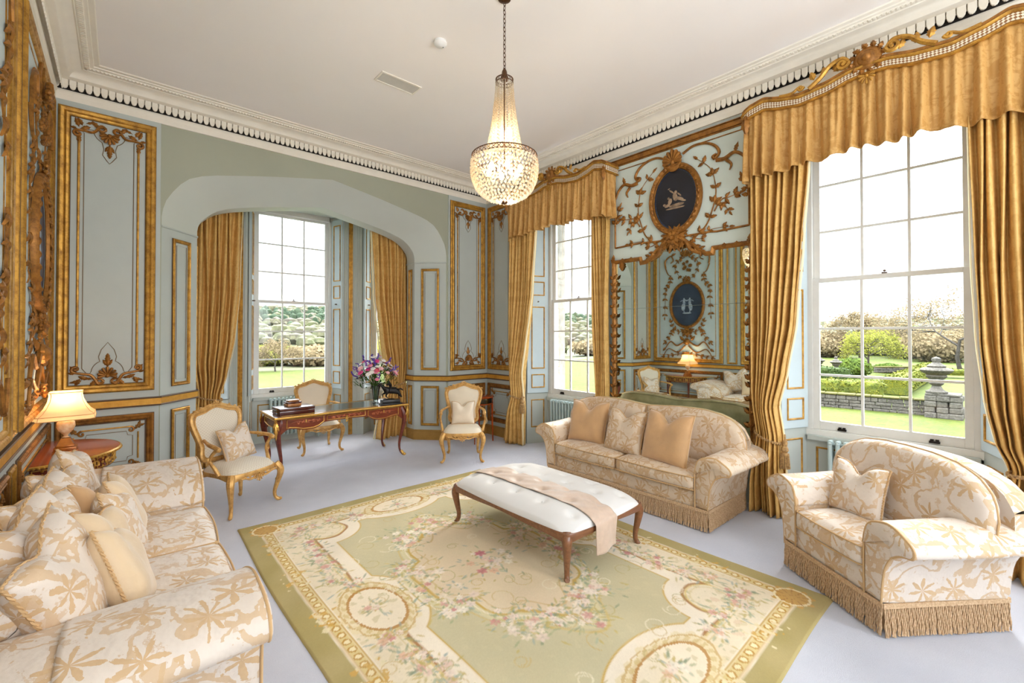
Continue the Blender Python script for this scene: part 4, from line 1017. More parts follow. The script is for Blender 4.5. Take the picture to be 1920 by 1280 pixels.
# ---------------------------------------------------------------- upholstered furniture
def rbox(mb, x0, y0, z0, x1, y1, z1, r=.05, n=10, dome=0.0, domef=0.0, post=None, M=None, ny=None, nz=None):
    """box with round edges, an even quad skin, and a domed top"""
    cx_, cy_, cz_ = (x0 + x1) / 2, (y0 + y1) / 2, (z0 + z1) / 2; hx, hy, hz = (x1 - x0) / 2, (y1 - y0) / 2, (z1 - z0) / 2
    bm = bmesh.new(); bmesh.ops.create_cube(bm, size=2); bmesh.ops.subdivide_edges(bm, edges=list(bm.edges), cuts=n, use_grid_fill=True)
    vs = []
    def g(t, h):  # concentrate samples toward the ends
        return math.copysign(abs(t) ** .75 if abs(t) < .999 else 1.0, t) * h if t else 0
    for v in bm.verts:
        p = Vector((g(v.co.x, hx), g(v.co.y, hy), g(v.co.z, hz)))
        q = Vector((max(-hx + r, min(hx - r, p.x)), max(-hy + r, min(hy - r, p.y)), max(-hz + min(r, hz * .999), min(hz - min(r, hz * .999), p.z))))
        d = p - q
        if d.length > 1e-9: p = q + d.normalized() * min(r, max(abs(d.x), abs(d.y), abs(d.z)) if False else r) if d.length > r * .2 else p
        wx, wy = 1 - (p.x / hx) ** 2, 1 - (p.y / hy) ** 2; wz = 1 - (p.z / hz) ** 2
        if p.z > 0: p.z += dome * max(0, wx) ** .6 * max(0, wy) ** .6 * (p.z / hz)
        if domef: p.y -= domef * max(0, wx) ** .6 * max(0, wz) ** .7 * (1 if p.y < 0 else 0) * (-p.y / hy)
        if post: p = post(p, hx, hy, hz)
        vs.append((p.x + cx_, p.y + cy_, p.z + cz_))
    bm.verts.index_update(); fs = [[v.index for v in f.verts] for f in bm.faces]; bm.free()
    return mb.add(vs, fs, M)
def pillow_geo(w, h, t, dent=.0, seed=0, sag=.0):
    R = random.Random(seed); k1, k2, k3 = R.uniform(0, 6), R.uniform(0, 6), R.uniform(.6, 1.2)
    def S(u, v, side):
        # u,v in -1..1 ; pinched sides make the corners into ears
        x = w / 2 * u * (1 - .075 * (1 - v * v) * 0 - .07 * (1 - abs(v) ** 2.0) * abs(u) ** 3); z = h / 2 * v * (1 - .07 * (1 - abs(u) ** 2.0) * abs(v) ** 3)
        th = t / 2 * (max(0, 1 - u ** 4) * max(0, 1 - v ** 4)) ** .55
        if dent:
            dd = math.exp(-(u / .32) ** 2) * max(0, (v + .15) / 1.15) ** 1.6
            z -= dent * h * dd; th *= (1 - .55 * dd)
        z -= sag * h * (1 - u * u) * max(0, v) * .5
        th *= 1 + .10 * math.sin(u * 5 * k3 + k1) * math.cos(v * 4 + k2)
        return (x, side * th, z)
    return S
def pillow(mb, w, h, t, dent=.0, seed=0, n=18, M=None):
    S = pillow_geo(w, h, t, dent, seed); c = n + 1; vs = []; fs = []; idx = {}
    for side in (-1, 1):
        for j in range(c):
            for i in range(c):
                edge = i in (0, n) or j in (0, n)
                if edge and side == 1: idx[(1, i, j)] = idx[(-1, i, j)]; continue
                u, v = 2 * i / n - 1, 2 * j / n - 1; u = math.sin(u * PI / 2) * .35 + u * .65; v = math.sin(v * PI / 2) * .35 + v * .65
                idx[(side, i, j)] = len(vs); vs.append(S(u, v, side))
        for j in range(n):
            for i in range(n):
                q = [idx[(side, i, j)], idx[(side, i + 1, j)], idx[(side, i + 1, j + 1)], idx[(side, i, j + 1)]]; fs.append(q if side < 0 else q[::-1])
    mb.add(vs, fs, M); return S
def cushion(name, label, loc, rot, w, h, t, mat, pipe, dent=.14, seed=0, group=None, pr_=.006, twist=False):
    o = thing(name, label, 'cushion', loc, 0, group); o.rotation_euler = rot
    m = MB(); S = pillow(m, w, h, t, dent, seed); b = m.build('cover', mat, o, ang=180)
    P = []
    for k in range(20): P.append(S(-1 + 2 * k / 20, -1, 0))
    for k in range(20): P.append(S(1, -1 + 2 * k / 20, 0))
    for k in range(20): P.append(S(1 - 2 * k / 20, 1, 0))
    for k in range(20): P.append(S(-1, 1 - 2 * k / 20, 0))
    p = MB()
    if twist:
        Q = catmull(P, 4, True); L = len(Q)
        for ph in (0, PI): p.tube([(q[0] + pr_ * .6 * math.cos(k * .9 + ph), q[1] + pr_ * .6 * math.sin(k * .9 + ph), q[2]) for k, q in enumerate(Q)], pr_ * .75, 4, closed=True)
    else: p.tube(P, pr_, 6, closed=True)
    p.build('piping', pipe, o); return o
ARM_A = [(0, 0), (0, .30), (.015, .38), (.06, .44), (.13, .465), (.21, .455), (.275, .42), (.31, .375), (.30, .345), (.25, .335), (.19, .30), (.145, .22), (.125, .12), (.115, 0)]
ARM_L = [(0, 0), (0, .30), (.03, .38), (.12, .45), (.26, .51), (.40, .532), (.53, .525), (.63, .49), (.665, .435), (.635, .39), (.55, .37), (.52, .32), (.51, .16), (.50, 0)]
def sofa(name, label, cat, loc, rz, a, B, D, nseat, arm, backf, bh, mat, group=None, olive=False, twopart=True, covers=True, fr_step=.0135, armz=.2, roll=False, backx=None):
    t = thing(name, label, cat, loc, rz, group)
    fz = .185
    m = MB(); rbox(m, -B, -D + .01, fz - .02, B, D, .345, .035, 8); m.build('base', mat, t, ang=180)
    m = MB(); m.box(-B + .03, -D + .05, .015, B - .03, D - .03, fz - .01); m.build('under_frame', M_PIPE, t)
    # arms
    for sg in (-1, 1):
        def sec(y, grow=0.0, e=0.0):
            k = (y + D) / (2 * D); out = []
            for (x, z) in arm:
                fl_ = 1 + .16 * k
                out.append((sg * (a + x * fl_ + (0 if x < .01 else e * .6)), y, armz + z * (1 + .02 * k) + (e if z > .36 else 0) + grow))
            return out
        ys = [-D - .012, -D + .0, -D + .03, -D * .5, 0, D * .5, D * .93, D * .97]; n = len(arm); vs = []; fs = []
        for i, y in enumerate(ys):
            s_ = catmull(sec(y), 2, False); c_ = sum((Vector(p) for p in s_), Vector()) / len(s_)
            sh = {0: .90, 7: .9}.get(i, 1.0 if i != 1 else .985)
            vs += [c_ + (Vector(p) - c_) * sh for p in s_]
        q = len(vs) // len(ys)
        for i in range(len(ys) - 1):
            for k in range(q): f = [i * q + k, i * q + (k + 1) % q, (i + 1) * q + (k + 1) % q, (i + 1) * q + k]; fs.append(f if sg > 0 else f[::-1])
        fs += [list(range(q))[::-1] if sg > 0 else list(range(q)), list(range((len(ys) - 1) * q, len(ys) * q)) if sg > 0 else list(range((len(ys) - 1) * q, len(ys) * q))[::-1]]
        am = MB().add(vs, fs).build('arm', mat, t, ang=50)
        p = MB(); pts = [Vector(q_) + Vector((0, -.006, 0)) for q_ in catmull(sec(-D - .002), 3)]; p.tube(pts, .006, 6); p.build('piping', M_PIPE, am)
        if covers:
            vs = []; fs = []; yy = [-D - .018, -D - .006, -D + .03, -D * .3, D * .22, D * .26]; lo = 1; hi = 10
            for i, y in enumerate(yy):
                s_ = [Vector(p_) for p_ in catmull(sec(y)[lo:hi + 1], 4)]; c_ = sum(s_, Vector()) / len(s_)
                for k_, p_ in enumerate(s_): d = (p_ - c_); d.y = 0; d.normalize(); vs.append(p_ + d * ((-.012 if i == 0 else .007) + .003 * math.sin(k_ * .8 + y * 9)))
            q = len(vs) // len(yy)
            for i in range(len(yy) - 1):
                for k in range(q - 1): fs.append([i * q + k, i * q + k + 1, (i + 1) * q + k + 1, (i + 1) * q + k])
            cap = [vs[k] for k in range(q)]
            b0 = len(vs); vs.append(sum(cap, Vector()) / len(cap)); fs += [[k, b0, k + 1] for k in range(q - 1)]
            cv = MB().add(vs, fs).build('arm_cover', mat, t, ang=50, solid=.004)
            p = MB(); p.tube([vs[k + q] for k in range(q)], .006, 6); p.build('piping', M_PIPE, cv)
    # seat cushions
    for k in range(nseat):
        x0, x1 = -a + 2 * a * k / nseat + .004, -a + 2 * a * (k + 1) / nseat - .004
        wr = random.Random(k + len(label)); ph = wr.uniform(0, 6)
        def post(p, hx, hy, hz, ph=ph):
            if p.z > 0: p.z += .006 * math.sin(p.y * 34 + p.x * 7 + ph + 1.5 * math.sin(p.x * 6)) * max(0, 1 - (p.x / hx) ** 2) * (1 if roll else .35)
            return p
        m = MB(); rbox(m, x0, -D - .02, .335, x1, D * .45, .475, .045, 14, .035, .02, post); sc_ = m.build('seat_cushion', mat, t, ang=180)
        p = MB()
        for zz in (.464, .352):
            P = [(x0 + .03, D * .3, zz), (x0 + .006, -D + .06, zz), (x0 + .012, -D - .0, zz), (x0 + .05, -D - .018, zz), ((x0 + x1) / 2, -D - .034, zz), (x1 - .05, -D - .018, zz), (x1 - .012, -D - .0, zz), (x1 - .006, -D + .06, zz), (x1 - .03, D * .3, zz)]
            p.tube(catmull(P, 5), .0055, 6)
        p.build('piping', M_PIPE, sc_)
    # back
    W = backx or (a + .19)
    def outline(x):
        u = abs(x) / W; return bh(u)
    if roll:
        m = MB(); N = 40
        def fn(s, v):
            an = 2 * PI * s; x = -W + 2 * W * v; rr = .11 * (1 if abs(abs(x) - W) > .01 else .55); return (x, D - .16 + rr * 1.05 * math.cos(an), outline(x) - .11 + rr * math.sin(an))
        m.grid(fn, 18, N, wrapu=True); m.box(-W + .02, D - .22, .25, W - .02, D - .02, outline(0) - .12)
        for e in (-1, 1): m.ball((e * W, D - .16, outline(W) - .11), .02, .06, .06, 10)
        m.build('back_roll', mat, t, ang=60)
    else:
        m = MB(); N = 44
        def fr_(s, v):
            x = (-W + .02) + 2 * (W - .02) * s; zt = outline(x) - .035; return x, zt
        ztop_arm = armz + max(z for _, z in arm)
        def zb_(x): return .25 if abs(x) < a + .08 else (.25 + (ztop_arm - .04 - .25) * min(1, (abs(x) - a - .08) / .05))
        for side, yy in ((0, D - .14), (1, D - .0)):
            if side == 1 and olive: continue
            m.grid(lambda s, v, yy=yy: (fr_(s, v)[0], yy, zb_(fr_(s, v)[0]) + (fr_(s, v)[1] - zb_(fr_(s, v)[0])) * v), N, 8)
        m.grid(lambda s, v: (fr_(s, 0)[0], D - .14 + (.03 if olive else .14) * v, fr_(s, 0)[1] + .02 * math.sin(PI * v)), N, 6)
        for e in (-1, 1): m.grid(lambda s, v, e=e: (e * (W - .02), D - .14 + (.03 if olive else .14) * s, zb_(W) + (fr_(0 if e < 0 else 1, 0)[1] - zb_(W)) * v), 2, 4)
        m.build('back_frame', mat, t, ang=60)
        if olive:
            m = MB(); m.grid(lambda s, v: (fr_(s, v)[0] * .985, D + .010 - .115 * v ** 1.5, zb_(fr_(s, v)[0]) + .01 + (fr_(s, v)[1] - zb_(fr_(s, v)[0]) - .0) * v), N, 8)
            m.grid(lambda s, v: (fr_(s, 0)[0] * .97, D - .105 - .04 * v, fr_(s, 0)[1] + .012 + .02 * math.sin(PI * v)), N, 6); m.build('olive_back_panel', M_OLIVE, t, ang=60, solid=.004)
        parts = 2 if twopart else 1
        for k in range(parts):
            xa, xb = (-W + 2 * W * k / parts + .004, -W + 2 * W * (k + 1) / parts - .004)
            vs = []; fs = []; n = 26; c = n + 1; idx = {}; edge = []
            def S(u, v, side):
                x = xa + (xb - xa) * (u + 1) / 2; ux = abs(x) / W
                zt = outline(x); zb = .46 if ux * W < a - .02 else .46 + (armz + .25 + max(z for _, z in arm) * .5 - .46 + .08) * min(1, (ux * W - a + .02) / .08) * .55
                z = zb + (zt - zb) * (v + 1) / 2; th = .085 * (max(0, 1 - u ** 6) * max(0, 1 - v ** 4)) ** .5 * (1 + .06 * math.sin(u * 7 + k) * math.cos(v * 3))
                lean = .17 * (z - .46)
                return (x, D - .30 + lean + side * (th if side < 0 else th * .7), z)
            for side in (-1, 1):
                for j in range(c):
                    for i in range(c):
                        ed = i in (0, n) or j in (0, n)
                        if ed and side == 1: idx[(1, i, j)] = idx[(-1, i, j)]; continue
                        u, v = 2 * i / n - 1, 2 * j / n - 1; u = math.sin(u * PI / 2) * .5 + u * .5; v = math.sin(v * PI / 2) * .5 + v * .5
                        idx[(side, i, j)] = len(vs); vs.append(S(u, v, side if not ed else 0))
                for j in range(n):
                    for i in range(n):
                        q = [idx[(side, i, j)], idx[(side, i + 1, j)], idx[(side, i + 1, j + 1)], idx[(side, i, j + 1)]]; fs.append(q if side < 0 else q[::-1])
            bc = MB().add(vs, fs).build('back_cushion', mat, t, ang=180)
            P = [vs[idx[(-1, 0, j)]] for j in range(0, n)] + [vs[idx[(-1, i, n)]] for i in range(0, n)] + [vs[idx[(-1, n, j)]] for j in range(n, 0, -1)] + [vs[idx[(-1, i, 0)]] for i in range(n, 0, -1)]
            MB().tube(P, .006, 6, closed=True).build('piping', M_PIPE, bc)
    # bullion fringe
    hd = MB(); R = [(-B - .004, -D - .0), (B + .004, -D - .0), (B + .004, D), (-B - .004, D)]
    for (x0, y0), (x1, y1) in zip(R, R[1:] + R[:1]):
        d = Vector((x1 - x0, y1 - y0)); n_ = Vector((d.y, -d.x)).normalized(); mm = Matrix(((d.normalized().x, 0, n_.x, x0), (d.normalized().y, 0, n_.y, y0), (0, 1, 0, 0), (0, 0, 0, 1)))
        hd.box(-.004, fz - .015, -.0, d.length + .004, fz + .012, .010, mm)
    hd.build('fringe_heading', M_FRINGE, t)
    f = MB(); rr = random.Random(5); hgt = fz - .012
    for ei, ((x0, y0), (x1, y1)) in enumerate(zip(R, R[1:] + R[:1])):
        L = math.hypot(x1 - x0, y1 - y0); n = int(L / fr_step); dx, dy = (x1 - x0) / L, (y1 - y0) / L; nx, ny = dy, -dx
        for k in range(n):
            s_ = (k + .5) / n * L; ox, oy = x0 + dx * s_ + nx * .004, y0 + dy * s_ + ny * .004; sw = rr.uniform(-.006, .006); zb = rr.uniform(.006, .016); vs = []; fs = []; G = 9
            for g_ in range(G + 1):
                q = g_ / G; z = hgt + (zb - hgt) * q; ax, ay = ox + dx * sw * q + nx * .008 * q, oy + dy * sw * q + ny * .008 * q; tw = g_ * .62 + k * 1.3
                for c_ in range(4):
                    an = tw + c_ * PI / 2; rx = .0066 if c_ % 2 == 0 else .0044; e1 = math.cos(an) * rx; e2 = math.sin(an) * rx; vs.append((ax + dx * e1 + nx * e2, ay + dy * e1 + ny * e2, z))
            for g_ in range(G):
                for c_ in range(4): fs.append([g_ * 4 + c_, g_ * 4 + (c_ + 1) % 4, g_ * 4 + 4 + (c_ + 1) % 4, g_ * 4 + 4 + c_])
            f.add(vs, fs)
    fo = f.build('fringe', M_FRINGE, t, uv=False); fo['kind'] = 'stuff'
    return t
def camel(u):
    P = [(0, .955), (.12, .965), (.35, .985), (.60, .985), (.75, .96), (.86, .92), (.93, .86), (.975, .78), (1.0, .68)]
    return pw(P, u)
def arch_back(u):
    P = [(0, 1.00), (.3, .995), (.55, .975), (.75, .93), (.88, .87), (.96, .79), (1.0, .70)]
    return pw(P, u)
sofa('sofa', 'three-cushioned tan damask sofa with fringed skirt in front of the large mirror', 'sofa', (4.32, 2.79, 0), -PI / 2, .865, .975, .41, 2, ARM_A, None, camel, M_DAM2, olive=True, backx=1.10)
sofa('armchair', 'wide cream damask armchair with deep rope fringe at the right', 'armchair', (3.89, .605, 0), math.radians(-126.9), .29, .405, .40, 1, ARM_A, None, arch_back, M_DAM, twopart=False, backx=.57, fr_step=.0125)
sofa('sofa', 'cream damask sofa heaped with cushions along the left wall', 'sofa', (.0, 3.30, 0), PI / 2 - .02, .76, 1.27, .455, 2, ARM_L, None, lambda u: .86, M_DAM, covers=True, roll=True, backx=.98)
# ---- loose cushions
def D(*a): return tuple(math.radians(x) for x in a)
cs_ = lambda *a, **k: cushion('cushion', *a, **k)
cs_('plain tan velvet cushion at the left end of the tan sofa', (4.20, 3.38, .72), D(-16, 0, -84), .50, .50, .17, M_TANV, M_PIPE, .20, 1)
cs_('palm-patterned cushion in the middle of the tan sofa', (4.16, 2.84, .70), D(-18, 0, -92), .48, .48, .16, M_DAM2, M_PIPE, .17, 2)
cs_('plain tan velvet cushion at the right of the three on the tan sofa', (4.12, 2.32, .72), D(-16, 0, -98), .54, .53, .18, M_TANV, M_PIPE, .20, 3)
RZA = math.radians(-126.9)
def on_armchair(x, y, z): c, s = math.cos(RZA), math.sin(RZA); return (3.89 + x * c - y * s, .605 + x * s + y * c, z)
cs_('small palm-patterned cushion propped on the wide armchair', on_armchair(-.13, -.06, .66), (math.radians(-14), 0, RZA + .15), .38, .38, .14, M_DAM, M_PIPE, .20, 4, twist=True)
G = None
L1 = [  # label, x, y, z, tiltback, roll, yaw, size, mat, dent
 ('large palm-patterned cushion nearest the camera against the sofa arm', -.16, 2.54, .73, -20, -14, 82, .52, M_DAM, .10),
 ('cream patterned cushion second from the camera in the back row', -.28, 2.80, .77, -14, -10, 72, .50, M_DAM, .12),
 ('cream patterned cushion third from the camera in the back row', -.27, 3.04, .76, -12, 8, 66, .46, M_DAM, .14),
 ('cream patterned cushion fourth from the camera in the back row', -.25, 3.32, .76, -16, -8, 78, .48, M_DAM, .16),
 ('cream cushion with a pinched top, fifth of the back row', -.24, 3.62, .76, -14, 6, 70, .46, M_DAM, .18),
 ('pale patterned cushion at the far end of the back row by the red table', -.20, 4.02, .77, -14, 12, 84, .50, M_DAM, .22)]
for lb, x, y, z, tb, ro, ya, s, m, dn in L1:
    cs_(lb, (x, y, z), D(tb, ro, ya), s, s, .19, m, M_PIPE, dn, int(y * 10), 'large cushions on the cream sofa', twist=True)
L2 = [
 ('plain pale gold cushion lying in front, nearest the camera', .02, 2.72, .68, -24, 18, 78, .40, M_TANL, .08),
 ('plain pale gold cushion leaning behind the nearest plain one', -.05, 2.92, .72, -18, 14, 70, .40, M_TANL, .10),
 ('small patterned cushion in front near the middle of the cream sofa', .01, 3.30, .70, -20, 16, 76, .38, M_DAM, .12),
 ('small tan cushion half hidden between the cream ones', -.10, 3.42, .74, -12, 14, 60, .36, M_TANV, .2),
 ('plain pale gold cushion farthest along in the front row', .02, 3.62, .70, -22, 6, 88, .42, M_TANL, .10)]
for lb, x, y, z, tb, ro, ya, s, m, dn in L2:
    cs_(lb, (x, y, z), D(tb, ro, ya), s, s, .15, m, M_PIPE, dn, int(y * 10) + 3, 'small cushions on the cream sofa', twist=True)
# ---------------------------------------------------------------- ottoman
OX, OY, OHX, OHY = 2.83, 2.80, .47, .72
def ott_out(u, v):
    """plan outline: serpentine sides, corners full"""
    x = u * OHX * (1 + .05 * math.cos(v * PI) * 0 + .06 * (1 - v * v) ** 1.0 - .0 ) ; y = v * OHY * (1 + .045 * (1 - u * u))
    k = max(0, abs(u) + abs(v) - 1.86) * .16; return x * (1 - k), y * (1 - k)
BT = []
for j, y in enumerate(np.linspace(-.60, .60, 9)):
    for x in ((-.30, 0.0, .30) if j % 2 == 0 else (-.15, .15, )): BT.append((x, y))
BT += [(s * .43 if False else s * .38, y) for s in (-1, 1) for y in ()]
def ott_h(x, y):
    u, v = x / OHX, y / OHY; z = .455 - .075 * abs(u) ** 5 - .07 * abs(v) ** 7
    for bx, by in BT: d = math.hypot(x - bx, y - by); z -= .024 * math.exp(-(d / .042) ** 2)
    return z
to = thing('ottoman', 'long buttoned cream linen ottoman with walnut cabriole legs on the rug', 'ottoman', (OX, OY, 0))
m = MB(); n1, n2 = 60, 90; vs = []; fs = []
for j in range(n2 + 1):
    for i in range(n1 + 1):
        u, v = math.sin((2 * i / n1 - 1) * PI / 2) * .3 + (2 * i / n1 - 1) * .7, math.sin((2 * j / n2 - 1) * PI / 2) * .3 + (2 * j / n2 - 1) * .7
        x, y = ott_out(u, v); z = ott_h(u * OHX, v * OHY)
        if i in (0, n1) or j in (0, n2): z = .345
        elif i in (1, n1 - 1) or j in (1, n2 - 1): z = min(z, .40)
        vs.append((x, y, z))
for j in range(n2):
    for i in range(n1): k = j * (n1 + 1) + i; fs.append([k, k + 1, k + n1 + 2, k + n1 + 1])
m.add(vs, fs); m.build('padded_top', M_LINEN, to, ang=180)
bts = MB()
for k, (bx, by) in enumerate(BT):
    b = MB(); b.ball((bx, by, ott_h(bx, by) + .002), .012, .012, .006, 10); b.build('button', M_LINEN, to)
per = []
for u0, v0, u1, v1 in ((-1, -1, 1, -1), (1, -1, 1, 1), (1, 1, -1, 1), (-1, 1, -1, -1)):
    for k in range(20): q = k / 20; per.append(ott_out(u0 + (u1 - u0) * q, v0 + (v1 - v0) * q))
f = MB(); N = len(per)
def drop(i):
    q = (i % 20) / 20; return .030 + .045 * abs(2 * q - 1) ** 3 - .012 * math.cos(2 * PI * (q * 2)) * .4
vs = []; fs = []
for i, (x, y) in enumerate(per):
    r_ = math.hypot(x, y); ix, iy = x * (1 - .04 / r_ * 1), y * (1 - .04 / r_)
    z1 = .352; z0 = z1 - drop(i)
    vs += [(ix, iy, z1), (x * 1.006, y * 1.004, z1), (x * 1.014, y * 1.01, z1 - .012), (x * 1.004, y * 1.004, z0 + .006), (x * 1.006, y * 1.004, z0), (ix, iy, z0)]
for i in range(N):
    j = (i + 1) % N
    for k in range(6): fs.append([i * 6 + k, i * 6 + (k + 1) % 6, j * 6 + (k + 1) % 6, j * 6 + k])
f.add(vs, fs); f.build('apron_frame', M_OAK, to, ang=50)
def cabriole(mb, x, y, ox, oy, h, rt=.034, rm=.02, rb=.014, knee=.022, foot=.02, n=8, z0=0):
    """curved leg from (x,y,h) down; (ox,oy) unit outward direction"""
    P = [(x - ox * .012, y - oy * .012, h), (x + ox * knee * .8, y + oy * knee * .8, h * .86), (x + ox * knee, y + oy * knee, h * .74), (x + ox * knee * .3, y + oy * knee * .3, h * .52), (x - ox * knee * .55, y - oy * knee * .55, h * .28), (x - ox * knee * .45, y - oy * knee * .45, h * .12), (x + ox * foot * .4, y + oy * foot * .4, h * .035 + .004), (x + ox * foot, y + oy * foot, .012 + z0)]
    mb.tube(catmull(P, 5), [rt, rt * 1.08, rt * .95, rm * 1.05, rm * .8, rb, rb * 1.15, rb * .9], n)
for sx in (-1, 1):
    for sy in (-1, 1):
        x, y = ott_out(sx, sy); m = MB(); cabriole(m, x * .955, y * .968, sx * .7071, sy * .7071, .345, .036, .026, .019, .02, .02, z0=.012); m.build('leg', M_OAK, to, ang=60)
# runner across the ottoman
ru = thing('table_runner', 'crumpled taupe silk runner laid along the buttoned ottoman', 'runner', (OX, OY, .45))
def run_fn(s, q):
    x = -.075 + .13 * (2 * s - 1) - .02 - .03 * (1 - q); L = -OHY * 1.045 - .012; tot = 1.46 + .24
    d = q * tot; y = OHY * .985 - d
    if y > L: z = ott_h(x / 1.06, max(-OHY * .985, min(OHY * .985, y / 1.045))) + .010 + .004 * math.sin(y * 23 + x * 31) * math.sin(x * 17 + y * 9); yy = y
    else: e = L - y; z = ott_h(x, -OHY * .97) - .02 - e; yy = L - .012 - .02 * math.sin(s * 5) * min(1, e * 6)
    if y < L + .04 and y > L: z -= .02 * (1 - (y - L) / .04)
    return (x, yy, z - .45)
m = MB(); m.grid(run_fn, 26, 120); m.build('cloth', M_RUNNER, ru, solid=.004, ang=180)
# ---------------------------------------------------------------- rug: woven pattern computed on a fine mesh, stored as the yarn colours
def build_rug():
    X0, X1, Y0, Y1 = .79, 3.55, .80, 4.64; st = .0085
    nx, ny = int((X1 - X0) / st), int((Y1 - Y0) / st)
    gx, gy = np.meshgrid(np.linspace(X0, X1, nx + 1), np.linspace(Y0, Y1, ny + 1)); cx_, cy_ = (X0 + X1) / 2, (Y0 + Y1) / 2
    a, b = (X1 - X0) / 2, (Y1 - Y0) / 2; x, y = gx - cx_, gy - cy_; ax, ay = np.abs(x), np.abs(y)
    rs = np.random.RandomState(3)
    def sm(n, sc_):
        r = np.zeros_like(x)
        for k in range(n):
            fx, fy, p = rs.uniform(-1, 1) * sc_, rs.uniform(-1, 1) * sc_, rs.uniform(0, 6.28); r += np.sin(x * fx + y * fy + p)
        return r / n ** .5
    C = lambda h: np.array(lin(h)[:3])
    sage, cream, cream2, olive, brown, ochre, beige, gold_, pink = map(C, ('#c5bc9b', '#e8dac0', '#efe3d0', '#a99a66', '#ac7c52', '#c8a65c', '#e0cfb0', '#cfa94c', '#d99a94'))
    col_ = np.empty(x.shape + (3,)); col_[:] = sage
    def put(m, c, al=1.0):
        m = np.clip(m, 0, 1)[..., None] * al; np.copyto(col_, col_ * (1 - m) + c * m)
    S = lambda v, w_=.004: np.clip(.5 - v / (2 * w_), 0, 1)     # inside when v<0
    wob = .010 * sm(12, 38)
    # field with notched corners and bites round the side medallions
    def box(hx, hy, r=0): qx, qy = ax - hx + r, ay - hy + r; return np.hypot(np.maximum(qx, 0), np.maximum(qy, 0)) + np.minimum(np.maximum(qx, qy), 0) - r
    def circ(px, py, rx, ry): return (np.hypot((x - px) / rx, (y - py) / ry) - 1) * min(rx, ry)
    field = box(a - .60, b - .55, .0)
    field = np.maximum(field, -(np.hypot((ax - (a - .60)) , (ay - (b - .55))) - .30))       # concave corners
    field = np.maximum(field, -(np.hypot((ax - (a - .40)) / .36, ay / .46) - 1) * .36)
    field = np.maximum(field, -(np.hypot(ax / .50, (ay - (b - .36)) / .32) - 1) * .32)
    # border ground
    put(1 - S(field), cream)
    # flowery scatter in the border ground
    n1 = sm(20, 55); n2 = sm(20, 90); n3 = sm(24, 130)
    bord = 1 - S(field - .13)
    put(bord * (n2 > .8) * .5, C('#cfc096')); put(bord * (n3 > 1.25) * .6, C('#b8b58e')); put(bord * (n1 > 1.3) * .45, C('#d9b79a'))
    # cream strapwork with brown edge around the field
    put(S(np.abs(field - .065) - .062), cream2)
    put(S(np.abs(field - .004) - .006), ochre)
    put(S(np.abs(field - .128 + wob * .6) - .011), brown); put(S(np.abs(field - .146) - .005), C('#dcc27c')); put(S(np.abs(field - .175) - .004), C('#d8c79b'))
    # central medallion
    med = np.minimum(box(.44, .62, .2), np.minimum((np.hypot(x / .60, y / .50) - 1) * .5, (np.hypot(x / .38, y / .86) - 1) * .38))
    med = med + .018 * np.cos(np.arctan2(y, x * 1.3) * 10)
    put(S(med - .07), C('#d9cfa6'), .8); put(S(med), beige); put(S(np.abs(med) - .010), ochre); put(S(np.abs(med - .028) - .004), cream2); put(S(np.abs(med + .06) - .004), C('#c8ac74')); put(S(np.abs(med - .085) - .005), C('#cdb678'))
    rosy = S(med + .02) * np.clip(.5 + .35 * sm(16, 9), 0, 1) * .22; put(rosy, C('#d9b29a'))
    # outer bands
    d = np.minimum(a - ax, b - ay)
    along = np.where(a - ax < b - ay, y, x)
    put(S(d - .235) * (d > 0), cream2)
    gb = S(np.abs(d - .185) - .030); put(gb, C('#d9c48a'))
    egg = ((along / .078) % 1 - .5); put(gb * ((egg / .32) ** 2 + ((d - .185) / .022) ** 2 < 1), C('#ecdfb6')); put(gb * (np.abs((egg / .32) ** 2 + ((d - .185) / .022) ** 2 - 1) < .45), C('#b98a3c'))
    put(S(np.abs(d - .150) - .004), C('#c09a4c')); put(S(np.abs(d - .222) - .004), C('#c09a4c'))
    put(S(d - .137 + .2 * wob), olive)
    # acanthus bursts along the band
    blo = (n2 + n3 * .7 > .75) & (d > .10) & (d < .27) & (np.sin(along * 2 * np.pi / .62 + .8) > .35); put(blo * .85, C('#cf9f45')); blo2 = (n3 - n1 * .6 > .9) & (d > .09) & (d < .28) & (np.sin(along * 2 * np.pi / .62 + .8) > .25); put(blo2 * .8, C('#e8dcb6'))
    # corner shells
    cr = np.hypot(a - .19 - ax, b - .19 - ay); an = np.arctan2(b - .19 - ay, a - .19 - ax); put((cr < .115 + .02 * np.cos(an * 9)) * 1., C('#c99b50')); put((np.abs(cr - .10) < .008) * 1., C('#f0e2ba')); put((np.abs(np.cos(an * 5)) < .25) * (cr < .1), C('#a9743a'))
    # side medallions
    for px, py, rx, ry in ((-(a - .46), 0, .155, .24), (a - .46, 0, .155, .24), (0, b - .40, .26, .135), (0, -(b - .40), .26, .135)):
        r = np.hypot((x - px) / rx, (y - py) / ry); th = np.arctan2((y - py) / ry, (x - px) / rx)
        put((r < 1.45 + .08 * np.cos(th * 16) + .05 * n1) * .8, C('#e6d6ae')); put((np.abs(r - 1.36 - .03 * n2) < .035) * .7, C('#c39a55')); put((np.abs(r - 1.2) < .09) * (np.sin(th * 22 + 9 * r) > 0) * .6, C('#cbb070')); put((np.abs(r - 1.05) < .05) * 1., C('#b8864a')); put((r < 1) * 1., C('#eee0c8')); put((r < .95) * (n2 > .9) * .6, C('#c9bd95'))
